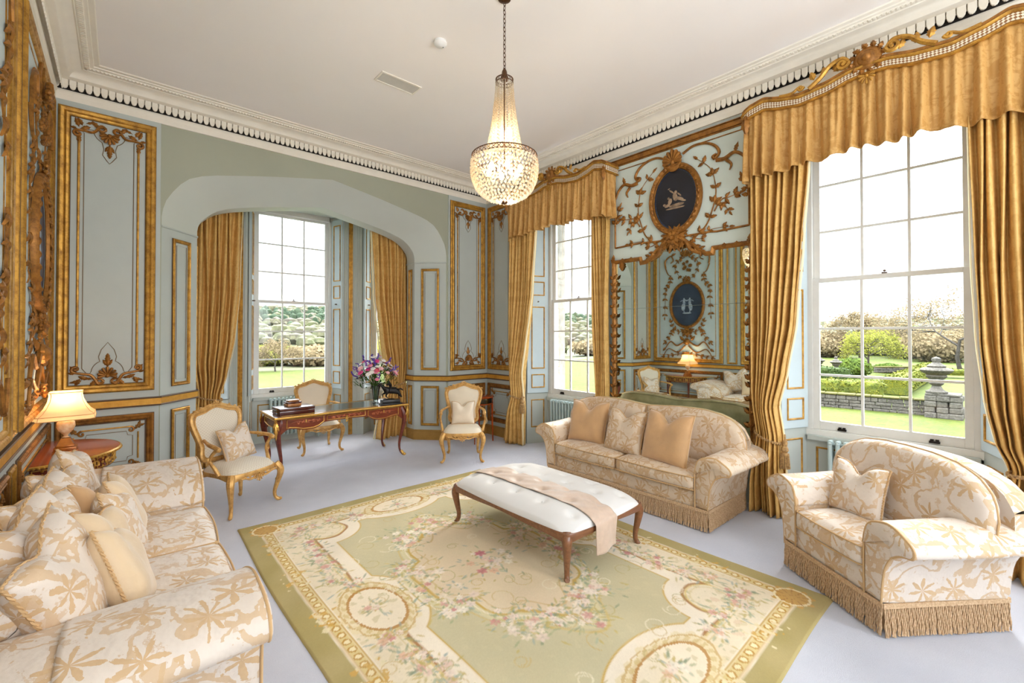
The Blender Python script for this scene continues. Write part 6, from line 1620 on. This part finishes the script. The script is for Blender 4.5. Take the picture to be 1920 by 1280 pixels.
# ---------------------------------------------------------------- demi-lune table and lamp in the left corner
CXT, CYT, RT, ZT_ = -.495, 5.30, .52, .785
tc_ = thing('half_moon_table', 'red veneered half-moon table with gilt fret apron in the left corner', 'table', (CXT, CYT, 0))
def half_disc(r, n=36, sq=.96): return [(r * math.cos(-PI / 2 + PI * k / n) * sq, r * math.sin(-PI / 2 + PI * k / n)) for k in range(n + 1)]
MB().prism(half_disc(RT), ZT_ - .022, ZT_).build('table_top', M_REDW, tc_, ang=30)
m = MB(); m.tube([(x, y, ZT_ - .012) for x, y in half_disc(RT + .004)], .012, 6)
for k, (x, y) in enumerate(half_disc(RT + .012, 60)): m.ball((x, y, ZT_ - .018), .009, n=5)
m.build('gilt_edge', M_BRASS, tc_)
P = half_disc(RT - .04); m = MB(); vs = []; fs = []
for x, y in P: vs += [(x, y, ZT_ - .022), (x, y, ZT_ - .145), (x * .95, y * .95, ZT_ - .145), (x * .95, y * .95, ZT_ - .022)]
for i in range(len(P) - 1):
    for k in range(4): fs.append([4 * i + k, 4 * i + (k + 1) % 4, 4 * i + 4 + (k + 1) % 4, 4 * i + 4 + k])
m.add(vs, fs); m.build('apron', M_MAHOG, tc_)
m = MB()
for k in range(11):
    an = -PI / 2 + PI * (k + .5) / 11; r_ = RT - .037; x, y = r_ * .96 * math.cos(an), r_ * math.sin(an); MT = Matrix.Translation((x, y, ZT_ - .085)) @ Matrix.Rotation(an + PI / 2, 4, 'Z') @ Matrix.Rotation(PI / 2, 4, 'X')
    m.ringsweep(rect(-.058, -.045, .058, .045), [(0, 0), (0, .006), (.006, .006), (.008, 0)], M=MT); m.scroll(-.04, -.02, .8, .03, 1.2, 1, .005, .004, .004, M=MT); m.scroll(.04, -.02, PI - .8, .03, 1.2, -1, .005, .004, .004, M=MT); m.bloom(0, 0, .014, .005, M=MT); m.leaf(0, .02, PI / 2, .03, .02, M=MT); m.leaf(0, -.02, -PI / 2, .03, .02, M=MT)
m.build('gilt_fret', M_BRASS, tc_)
for an in (-82, -30, 30, 82):
    a_ = math.radians(an); x, y = (RT - .055) * math.cos(a_) * .96 + (.02 if abs(an) > 60 else 0), (RT - .055) * math.sin(a_); m = MB(); m.tube([(x, y, ZT_ - .10), (x, y, ZT_ - .2), (x, y, .3), (x, y, .002)], [.026, .024, .018, .012], 8); m.ball((x, y, ZT_ - .17), .03, .03, .02, 8); m.build('leg', M_MAHOG, tc_)
tl = thing('table_lamp', 'lit table lamp with cream bell shade on the half-moon table', 'lamp', (-.33, 5.20, ZT_ + .0005))
m = MB()
for hw_, z0, z1 in ((.075, 0, .022), (.068, .022, .05), (.055, .05, .065)): m.bbox(-hw_, -hw_, z0, hw_, hw_, z1, .004)
m.add([(-.05, -.05, .065), (.05, -.05, .065), (.05, .05, .065), (-.05, .05, .065), (-.028, -.028, .12), (.028, -.028, .12), (.028, .028, .12), (-.028, .028, .12)], [(0, 1, 5, 4), (1, 2, 6, 5), (2, 3, 7, 6), (3, 0, 4, 7), (4, 5, 6, 7)])
m.build('base', simple('gilt_lamp_base', '#b8742c', .25, metal=.4, c2='#8a4a18', vscale=12), tl)
MB().lathe([(.014, .12), (.022, .125), (.012, .135), (.018, .15), (.045, .18), (.058, .215), (.055, .25), (.035, .275), (.018, .285), (.014, .31), (.006, .315), (.006, .40)], 24).build('urn_body', M_CERAM, tl)
sh = MB(); vs = []; fs = []; prof_ = [(.195, .285), (.190, .318), (.158, .345), (.132, .385), (.112, .43), (.104, .475), (.108, .50)]; n = 32
for r_, z in prof_:
    for k in range(n):
        a_ = 2 * PI * (k + .5) / n; q = 1 / max(abs(math.cos(a_)), abs(math.sin(a_))); q = min(q, 1.30); vs.append((r_ * q * math.cos(a_) * .92, r_ * q * math.sin(a_) * .92, z))
for j in range(len(prof_) - 1):
    for k in range(n): fs.append([j * n + k, j * n + (k + 1) % n, (j + 1) * n + (k + 1) % n, (j + 1) * n + k])
so_ = MB().add(vs, fs).build('lamp_shade', M_SHADE, tl, ang=180)
m = MB()
for z_i in (0, 1, 6): m.tube([vs[z_i * n + k] for k in range(n)], .003, 5, closed=True)
for k in range(4, n, 8): m.tube([vs[j * n + k] for j in range(len(prof_))], .0025, 5)
m.build('shade_trim', simple('shade_trim_tan', '#d8b07c', .8), so_)
MB().ball((0, 0, .395), .026, .026, .034, 10).build('bulb', M_BULB, tl)
def point(name, loc, e, r=.03, c=(1, .74, .45)):
    l = bpy.data.lights.new(name, 'POINT'); l.energy = e; l.shadow_soft_size = r; l.color = c; o = bpy.data.objects.new(name, l); o.location = loc; col.objects.link(o); return o
point('table_lamp_light', (-.33, 5.20, ZT_ + .44), 2.2, .04)
# ---------------------------------------------------------------- chandelier
KX, KY = 2.26, 2.65
tk = thing('chandelier', 'lit crystal bead basket chandelier hanging on a chain', 'chandelier', (KX, KY, 2.8))
o_ = lambda z: z - 2.8
m = MB(); z = 3.86; k = 0
while z < 4.40:
    ax_ = k % 2; P = []
    for q in range(12):
        a_ = 2 * PI * q / 12; e1, e2 = .010 * math.cos(a_), .021 * math.sin(a_); P.append((e1 if ax_ else 0, 0 if ax_ else e1, o_(z) + e2))
    m.tube(P, .0028, 5, closed=True); z += .034; k += 1
m.build('chain', M_CHBR, tk)
m = MB(); m.lathe([(.004, o_(4.385)), (.02, o_(4.39)), (.05, o_(4.405)), (.055, o_(4.419))], 20); m.build('ceiling_rose', M_CHBR, tk)
m = MB(); m.lathe([(.006, o_(3.86)), (.02, o_(3.83)), (.026, o_(3.79)), (.034, o_(3.765))], 12); m.tube([(0, 0, o_(3.83)), (0, 0, o_(3.05))], .006, 6); m.build('hanging_stem', M_CHBR, tk)
def gallery(name, r, z, h, n):
    m = MB()
    for zz in (z, z + h): m.tube([(r * math.cos(2 * PI * k / 64), r * math.sin(2 * PI * k / 64), o_(zz)) for k in range(64)], .004, 5, closed=True)
    for k in range(n):
        for d in (-1, 1):
            a0, a1 = 2 * PI * k / n, 2 * PI * (k + d * 1.0) / n; m.tube([(r * math.cos(a0 + (a1 - a0) * q / 3), r * math.sin(a0 + (a1 - a0) * q / 3), o_(z + h * q / 3)) for q in range(4)], .0024, 4, caps=False)
    m.build(name, M_CHBR, tk)
gallery('crown_ring', .068, 3.74, .028, 18); gallery('basket_ring', .257, 3.125, .034, 40)
R = random.Random(2); bd = MB()
def bead(m, x, y, z, r):
    m.add([(x, y, z + r * 1.15), (x + r, y, z), (x, y + r, z), (x - r, y, z), (x, y - r, z), (x, y, z - r * 1.15)], [(0, 1, 2), (0, 2, 3), (0, 3, 4), (0, 4, 1), (5, 2, 1), (5, 3, 2), (5, 4, 3), (5, 1, 4)])
bp = [(.068, 3.745), (.076, 3.62), (.088, 3.50), (.104, 3.38), (.124, 3.27), (.148, 3.16)]
for layer, kk in ((0, 26), (1, 14)):
    for s_ in range(kk):
        an = 2 * PI * s_ / kk + layer * .1; z = 3.74
        while z > 3.145:
            r_ = pw(sorted([(q, p) for p, q in bp]), z) * (1 - .22 * layer); sz = .0050 + .0075 * min(1, (3.74 - z) / .5)
            bead(bd, r_ * math.cos(an) + R.uniform(-.001, .001), r_ * math.sin(an), o_(z), sz); z -= sz * 2.5
b1 = bd.build('bead_strands', M_CRYSTAL, tk, uv=False, smooth=False); b1['kind'] = 'stuff'
bk = MB(); bs = [(.258, 3.12), (.263, 3.06), (.258, 3.00), (.240, 2.94), (.208, 2.885), (.160, 2.845), (.10, 2.815), (.03, 2.802)]
P = catmull([(r_, z, 0) for r_, z in bs], 2); z_prev = None
for li, p in enumerate(P):
    n = max(6, int(2 * PI * p.x / .031))
    for k in range(n):
        an = 2 * PI * (k + .5 * (li % 2)) / n; bead(bk, (p.x + R.uniform(-.003, .003)) * math.cos(an), (p.x) * math.sin(an), o_(p.y) + R.uniform(-.003, .003), R.uniform(.0115, .0145))
b2 = bk.build('basket_beads', M_CRYSTAL, tk, uv=False, smooth=False); b2['kind'] = 'stuff'
bx = MB()
for k in range(160): an = R.uniform(0, 6.28); r_ = R.uniform(.05, .2); bead(bx, r_ * math.cos(an), r_ * math.sin(an), o_(R.uniform(2.9, 3.06) + .1 * (r_ < .1)), .010)
b3 = bx.build('inner_drops', M_CRYSTAL, tk, uv=False, smooth=False); b3['kind'] = 'stuff'
m = MB(); m.bloom(0, 0, .03, o_(2.795), 4); m.ball((0, 0, o_(2.788)), .012); m.build('finial', M_CHBR, tk)
for k in range(6):
    an = 2 * PI * k / 6; x, y = .13 * math.cos(an), .13 * math.sin(an); m = MB(); m.ball((x, y, o_(3.05)), .022, .022, .034, 8); m.build('bulb', M_BULB, tk)
    m = MB(); m.tube([(0, 0, o_(3.10)), (x * .6, y * .6, o_(3.13)), (x, y, o_(3.09))], .004, 5); m.build('lamp_arm', M_CHBR, tk)
point('chandelier_light', (KX, KY, 3.03), 7, .10, (1, .84, .64)); point('chandelier_upper_light', (KX, KY, 3.30), 4, .05, (1, .84, .64))
# ---------------------------------------------------------------- ceiling fittings
t = thing('smoke_detector', 'round white smoke detector on the ceiling left of the chandelier chain', 'smoke detector', (2.16, 3.43, ZC))
MB().lathe([(.052, -.0), (.052, -.012), (.058, -.013), (.060, -.028), (.045, -.042), (.0, -.046)], 28).build('body', M_PLAST, t); MB().ball((.03, 0, -.043), .005, n=6).build('indicator', M_IRON, t)
t = thing('ceiling_vent', 'rectangular white ceiling vent grille flush with the ceiling', 'vent', (2.19, 4.30, ZC))
m = MB(); m.ringsweep(rect(-.225, -.10, .225, .10), [(0, 0), (0, -.008), (.018, -.010), (.022, -.002)]); m.build('frame', M_CORN, t)
m = MB(); m.box(-.20, -.08, -.003, .20, .08, -.0015); g_ = m.build('grille', M_GRILLE, t)
for k in range(14): m.box(-.2, -.078 + k * .0115, -.006, .2, -.074 + k * .0115, -.003)
m.build('slats', M_CORN, t)
# ---------------------------------------------------------------- the grounds outside
def gm(name, c, c2, sc_=6, rough=.9, c3=None, dot=None, bump=.0):
    c, c2 = tuple(q * .72 for q in c), tuple(q * .72 for q in c2); c3 = tuple(q * .72 for q in c3) if c3 else None
    t = NT(name); v = t.coord(); n1 = t.noise(v, sc_, 6, .6).outputs['Fac']; n2 = t.noise(v, sc_ * 9, 4, .6).outputs['Fac']
    c_ = t.mix(t.step(n1, .38, .62), c + (1,), c2 + (1,))
    if c3: c_ = t.mix(t.step(n2, .5, .62), c_, c3 + (1,))
    k = {'Base Color': c_, 'Roughness': rough, 'Specular IOR Level': .15}
    if bump: k['Normal'] = t.bump(n2, bump)
    return t.bsdf(**k)
M_GRASS = gm('lawn_grass', (.064, .084, .010), (.090, .108, .014), .9, c3=(.045, .066, .009), bump=.03)
M_FARG = gm('hillside_pasture', (.11, .10, .06), (.08, .10, .04), .035, c3=(.10, .095, .06))
M_YEW = gm('yellow_green_hedge', (.24, .23, .02), (.15, .18, .03), 3, c3=(.08, .11, .02), bump=.08)
M_GREENH = gm('green_hedge', (.05, .09, .02), (.09, .13, .03), 4, c3=(.03, .05, .015), bump=.08)
M_DRYST = gm('garden_stone', (.13, .115, .095), (.08, .072, .06), 2.2, c3=(.16, .145, .12), bump=.03)
M_MOSS = gm('moss_cap', (.09, .09, .02), (.12, .10, .03), 5, bump=.03)
M_BARK = gm('tree_bark', (.06, .05, .042), (.09, .078, .065), 6)
M_WOOD1 = gm('spring_woodland', (.105, .115, .05), (.085, .07, .055), .06, c3=(.15, .14, .08))
M_WOOD2 = gm('conifer_woodland', (.025, .045, .022), (.04, .06, .03), .3)
MLF = {'willow': leafm('leaf_willow', '#8b8a40', '#747734'), 'green': leafm('leaf_green', '#5c6b2e', '#44542a'), 'brown': leafm('leaf_bud_brown', '#8b7a5e', '#70644c'), 'dark': leafm('leaf_conifer', '#2c3a22', '#222e1c')}
def smooth(a, b, x): t = max(0, min(1, (x - a) / (b - a))); return t * t * (3 - 2 * t)
def ground_z(x, y):
    d = math.hypot(x, y); az = math.degrees(math.atan2(x, y)); n = 1 - smooth(30, 75, az)
    z = -.8 - (3.4 * n + .5 * (1 - n)) * smooth(14, 75, d) + (22 * n + 8 * (1 - n)) * smooth(110, 340, d) + (.6 * math.sin(x * .021 + y * .013) + .4 * math.sin(y * .05)) * smooth(60, 120, d)
    return z
g = MB(); vs = []; fs = []; dist = [0, 9, 13, 17, 22, 28, 36, 48, 62, 80, 105, 135, 170, 210, 255, 300, 345, 420]; A = 56
for d in dist:
    for k in range(A + 1): a_ = math.radians(-45 + 180 * k / A); x, y = 3 + d * math.sin(a_), 3 + d * math.cos(a_); vs.append((x, y, ground_z(x, y) if d > 13 else -.8))
for i in range(len(dist) - 1):
    for k in range(A): fs.append([i * (A + 1) + k, i * (A + 1) + k + 1, (i + 1) * (A + 1) + k + 1, (i + 1) * (A + 1) + k])
g.add(vs, fs); go = g.build('ground', M_GRASS, None, uv=False); go['kind'] = 'structure'; go.data.materials.append(M_FARG)
for p in go.data.polygons:
    if p.center.x ** 2 + p.center.y ** 2 > 78 ** 2: p.material_index = 1
def tree(name, label, x, y, H, spread, seed, leaf=None, nleaf=900, ls=.16, levels=4, z=None, trunk=.04, lean=0, group=None, shape=1.0, base=.2):
    z0 = ground_z(x, y) if z is None else z; t = thing(name, label, 'tree' if name != 'shrub' else 'shrub', (x, y, z0), 0, group)
    R = random.Random(seed); m = MB(); tips = []
    def grow(p, d, L, r, lv):
        q = p + d * L * .5 + Vector((R.uniform(-1, 1), R.uniform(-1, 1), R.uniform(-.3, .5))) * L * .07; e = p + d * L
        m.tube([p, q, e], [r, r * .8, r * .58], 5 if lv > 1 else 3, caps=False); tips.append((q, lv)); tips.append((e, lv))
        if lv <= 0: return
        n = R.randint(3, 4) if lv > 1 else R.randint(4, 6)
        for k in range(n):
            a_ = 2 * PI * (k + R.random()) / n; el = R.uniform(.35, .95) * (1.1 if lv > 2 else 1); s_ = d.orthogonal().normalized(); s2 = d.cross(s_)
            nd = (d * math.cos(el) + (s_ * math.cos(a_) + s2 * math.sin(a_)) * math.sin(el) * spread); nd.z = nd.z * shape + .08; nd.normalize()
            grow(e if k else p + d * L * .8, nd, L * R.uniform(.58, .8), r * .56, lv - 1)
    L0 = H * .32; grow(Vector((0, 0, -.3)), Vector((lean, 0, 1)).normalized(), L0, H * trunk, levels)
    top = max(e.z for e, _ in tips); s_ = H / top; m.v = [Vector(v) * s_ for v in m.v]
    m.build('trunk_and_branches', M_BARK, t, uv=False)
    if leaf:
        f = MB(); T = [e for e, lv in tips if lv <= 2]
        for k in range(nleaf):
            c = R.choice(T) * s_ + Vector([R.gauss(0, 1) for _ in range(3)]) * H * .035; c.z = max(c.z, H * base); n = Vector([R.uniform(-1, 1) for _ in range(3)]).normalized(); a_ = n.orthogonal() * ls * R.uniform(.6, 1.3); b_ = n.cross(a_) * .8
            f.v += [c - a_, c - b_, c + a_, c + b_]; q = len(f.v) - 4; f.f.append([q, q + 1, q + 2, q + 3])
        f.build('foliage', leaf, t, uv=False, smooth=False)
    return t
def bush(name, label, x, y, w_, h_, leaf, seed, n=1500, ls=.1, cat='shrub', z=None, group=None):
    z0 = ground_z(x, y) if z is None else z; R = random.Random(seed); f = MB()
    for k in range(n):
        u = Vector([R.gauss(0, 1) for _ in range(3)]).normalized() * R.uniform(.75, 1.02) * (1 + .12 * math.sin(k * 1.7)); c = Vector((u.x * w_ / 2, u.y * w_ / 2, h_ * .48 + u.z * h_ * .5)); c.z = max(c.z, .02)
        nn = (u + Vector([R.uniform(-.7, .7) for _ in range(3)])).normalized(); a_ = nn.orthogonal() * ls * R.uniform(.6, 1.3); b_ = nn.cross(a_) * .8
        f.v += [c - a_, c - b_, c + a_, c + b_]; q = len(f.v) - 4; f.f.append([q, q + 1, q + 2, q + 3])
    f.ball((0, 0, h_ * .48), w_ * .40, w_ * .40, h_ * .42, 12)
    o = f.build(name, leaf, None, uv=False, smooth=False); o.location = (x, y, z0); return tag(o, label, cat, group)
def hedge(label, P, w_, h_, mat, seed, group='clipped yellow-green hedges in the garden'):
    R = random.Random(seed); m = MB()
    Q = [Vector((a, b)) for a, b in P]; vs = []; fs = []; L = sum((Q[i + 1] - Q[i]).length for i in range(len(Q) - 1)); n = max(8, int(L / .22)); cs = 9
    for i in range(n + 1):
        s_ = i / n * L; k = 0
        while k < len(Q) - 2 and s_ > (Q[k + 1] - Q[k]).length: s_ -= (Q[k + 1] - Q[k]).length; k += 1
        d = (Q[k + 1] - Q[k]).normalized(); p = Q[k] + d * s_; nn = Vector((-d.y, d.x)); zb = ground_z(p.x, p.y) - .02 if False else -.82
        sh = .9 if i in (0, n) else 1
        for (a, b) in ((-.5, 0), (-.52, .4), (-.5, .8), (-.4, .98), (0, 1.02), (.4, .98), (.5, .8), (.52, .4), (.5, 0)):
            q = p + nn * a * w_ * sh * R.uniform(.93, 1.07); vs.append((q.x, q.y, zb + b * h_ * R.uniform(.96, 1.04) * sh))
    for i in range(n):
        for k in range(cs - 1): fs.append([i * cs + k, (i + 1) * cs + k, (i + 1) * cs + k + 1, i * cs + k + 1])
    fs += [list(range(cs)), list(range(n * cs, (n + 1) * cs))[::-1]]; m.add(vs, fs)
    for k in range(int(L * 260)):
        i = R.randrange(n + 1); j = R.randrange(1, cs - 1); b = Vector(vs[i * cs + j]); c = b + Vector((R.uniform(-.12, .12), R.uniform(-.12, .12), R.uniform(-.1, .05))); nn = Vector([R.uniform(-1, 1) for _ in range(3)]).normalized(); a_ = nn.orthogonal() * .035; b_ = nn.cross(a_)
        m.v += [c - a_, c - b_, c + a_, c + b_]; q = len(m.v) - 4; m.f.append([q, q + 1, q + 2, q + 3])
    o = m.build('hedge', mat, None, uv=False, smooth=False); return tag(o, label, 'hedge', group)
def at_px(px, depth):
    a = Vector((math.sin(math.radians(41.44)), math.cos(math.radians(41.44)))); r = Vector((a.y, -a.x)); return tuple(a * depth + r * ((px - 960) / 832.5 * depth))
# drystone wall with a pier and urn
def stone_wall(label, p0, p1, w_, h_, seed, z=-.82):
    d = Vector((p1[0] - p0[0], p1[1] - p0[1], 0)); L = d.length; ang = math.atan2(d.y, d.x); t = thing('garden_wall', label, 'wall', (p0[0], p0[1], z), ang); R = random.Random(seed); m = MB(); zz = 0; row = 0
    while zz < h_ - .05:
        hh = R.uniform(.09, .15); x = -R.uniform(0, .2)
        while x < L:
            l_ = R.uniform(.18, .46); o = R.uniform(-.02, .02)
            m.bbox(max(x, 0), -w_ / 2 + o, zz, min(x + l_ - .012, L), w_ / 2 + o, zz + hh - .01, .018); x += l_
        zz += hh; row += 1
    m.build('coursed_stones', M_DRYST, t, uv=False, smooth=False)
    m = MB(); x = 0
    while x < L: l_ = R.uniform(.3, .6); m.bbox(x, -w_ / 2 - .03, zz, min(x + l_, L), w_ / 2 + .03, zz + R.uniform(.05, .08), .02); x += l_ + .01
    m.build('mossy_coping', M_MOSS, t, uv=False, smooth=False); return t
W0, W1 = at_px(1480, 16.9), at_px(1795, 13.9)
stone_wall('low mossy drystone garden wall seen through the near right window', W0, W1, .40, .50, 1)
PX_, PY_ = at_px(1768, 13.95)
t = thing('wall_pier', 'rough stone pier at the end of the garden wall beneath the large urn', 'pier', (PX_, PY_, -.82)); m = MB(); R = random.Random(4); z = 0
while z < .55:
    for k in range(3):
        for j in range(3): m.bbox(-.42 + k * .28 + R.uniform(-.04, .04), -.42 + j * .28 + R.uniform(-.04, .04), z, -.42 + k * .28 + .27, -.42 + j * .28 + .27, z + .17, .03)
    z += .175
m.build('stones', M_DRYST, t, uv=False, smooth=False); MB().bbox(-.40, -.40, .70, .40, .40, .76, .02).build('cap_stone', M_DRYST, t, uv=False)
def urn(label, x, y, z, s, group='weathered stone garden urns'):
    t = thing('garden_urn', label, 'urn', (x, y, z), 0, group)
    MB().lathe([(r * s, q * s) for r, q in ((.24, 0), (.25, .05), (.17, .09), (.12, .16), (.10, .22), (.15, .26), (.17, .30), (.11, .34), (.12, .38), (.20, .44), (.24, .50), (.22, .54), (.34, .62), (.38, .68), (.33, .73), (.20, .76))], 18).build('bowl', M_DRYST, t, uv=False)
    MB().lathe([(r * s, q * s) for r, q in ((.20, .75), (.22, .80), (.14, .86), (.08, .91), (.11, .97), (.10, 1.03), (.0, 1.08))], 12).build('finial', M_DRYST, t, uv=False); return t
urn('large weathered stone urn on the pier seen through the near right window', *at_px(1755, 13.95), -.055, 1.06, None)
for px, dp, lb, n_ in ((1567, 27, 'distant stone urn beside the round green bush', 'left of the round bush'), (1536, 29, 'distant stone urn nearest the left edge of that window', 'farthest left in that window')):
    x, y = at_px(px, dp); urn(lb, x, y, -.45, .86)
    t = thing('urn_pedestal', 'stone pedestal under the distant urn, ' + n_, 'pedestal', (x, y, -.85), 0, None); m = MB(); m.bbox(-.26, -.26, 0, .26, .26, .12, .01); m.bbox(-.2, -.2, .12, .2, .2, .34, .01); m.bbox(-.26, -.26, .34, .26, .26, .395, .01); m.build('block', M_DRYST, t, uv=False)
hedge('long clipped yellow-green hedge just behind the garden wall', [at_px(1500, 20.5), at_px(1655, 18.6)], .9, .62, M_YEW, 1)
hedge('green clipped hedge behind the long yellow one', [at_px(1500, 25.5), at_px(1592, 24)], .9, .80, M_GREENH, 2)
hedge('hedge running away from the window beside the lawn', [at_px(1676, 19.3), at_px(1745, 30)], .8, .72, M_YEW, 3)
hedge('far low yellow hedge across the lawn right of the urn', [at_px(1772, 29), at_px(1850, 28)], .7, .38, M_YEW, 5)
bush('shrub', 'round dark green bush beside the distant garden urn', *at_px(1597, 28.5), 1.9, 1.25, MLF['green'], 3, 2600, .06)
bush('shrub', 'low green shrub at the foot of the willow', *at_px(1665, 33), 1.8, .7, MLF['green'], 4, 1600, .07)
stone_wall('far low stone terrace wall in front of the willow', at_px(1640, 31), at_px(1720, 31), .3, .35, 7)
tree('willow_tree', 'yellow-green willow seen through the near right window', *at_px(1628, 36), 3.5, 1.35, 3, MLF['willow'], 5200, .045, 5, shape=.6, base=.12, trunk=.022)
tree('bare_tree', 'large leafless spreading oak at the right of the garden view', *at_px(1800, 36), 6.6, 1.5, 8, MLF['brown'], 9000, .06, 6, z=-.9, shape=.5, trunk=.020, lean=-.1)
tree('bare_tree', 'leafless tree rising behind the willow', *at_px(1612, 58), 6.0, 1.15, 12, MLF['brown'], 5000, .08, 5, trunk=.02)
tree('conifer_tree', 'dark narrow conifer behind the garden', *at_px(1680, 62), 3.9, .6, 5, MLF['dark'], 2600, .12, 3, base=.05, trunk=.02)
for i, (px, d_, w_, h_, k) in enumerate(((1716, 56, 7, 3.9, 'brown'), (1760, 50, 6, 3.6, 'brown'), (1640, 64, 8, 3.6, 'willow'), (1815, 52, 6.5, 4.2, 'brown'), (1548, 60, 6, 3.2, 'brown'), (1700, 72, 7, 4.2, 'green'), (1590, 70, 8, 2.8, 'brown'))):
    bush('background_thicket', ['brown budding thicket just right of the conifer', 'brown thicket behind the large urn', 'yellowish thicket behind the willow', 'brown thicket at the right, behind the oak trunk', 'brown thicket farthest left in the garden view', 'green thicket far behind the conifer', 'low brown thicket left of the willow'][i], *at_px(px, d_), w_, h_, MLF[k], 20 + i, 2800, .13, 'thicket', group='thickets beyond the garden')
# parkland north: lone round tree, hedgerow, wooded hill
tree('parkland_tree', 'round budding tree on the lawn seen through the centre bay window', *at_px(517, 72), 5.2, 1.3, 21, MLF['brown'], 7000, .07, 5, shape=.75, base=.15, trunk=.022)
for i, (x, y, h_, k) in enumerate(((28, 90, 4, 'brown'), (36, 88, 3.6, 'brown'), (44, 92, 5, 'willow'), (54, 84, 4, 'green'), (22, 96, 4, 'willow'), (64, 78, 4, 'green'), (72, 70, 3.4, 'dark'), (78, 62, 3.4, 'brown'), (14, 98, 3, 'brown'))):
    bush('parkland_thicket', ('pale', 'tawny', 'yellow', 'green', 'small', 'broad', 'dark', 'brown', 'leftmost')[i] + ' hedgerow thicket at the park edge, ' + ('right of the round tree', 'second right of the tree', 'at the right edge of the centre bay window', 'seen in the right bay window', 'just behind the round tree', 'between bay and east windows', 'in the far right window', 'at the right of the far right window', 'left of the round tree')[i], x, y, h_ * 2.6, h_, MLF[k], 40 + i, 1500, .3, 'thicket', group='hedgerow thickets at the park edge')
R = random.Random(9)
for nm, mat, n, lab in (('hillside_woodland', M_WOOD1, 3600, 'pale spring woodland covering the distant hillside'), ('conifer_plantation', M_WOOD2, 800, 'dark conifer plantation in the middle of the distant hillside')):
    m = MB()
    for k in range(n):
        if mat is M_WOOD1: az = R.uniform(-25, 92); d = R.uniform(150, 345)
        else: az = R.choice((R.gauss(20, 5), R.gauss(52, 6), R.gauss(33, 3))); d = R.gauss(255, 16)
        a_ = math.radians(az); x, y = d * math.sin(a_), d * math.cos(a_); r_ = R.uniform(1.2, 2.8) * (1 if mat is M_WOOD1 else .8); z = ground_z(x, y)
        m.ball((x, y, z + r_ * .6), r_ * R.uniform(.8, 1.5), r_ * R.uniform(.8, 1.5), r_ * (R.uniform(.8, 1.2) if mat is M_WOOD1 else 1.9), 6)
    o = m.build(nm, mat, None, uv=False); tag(o, lab, 'woodland', None, 'stuff')
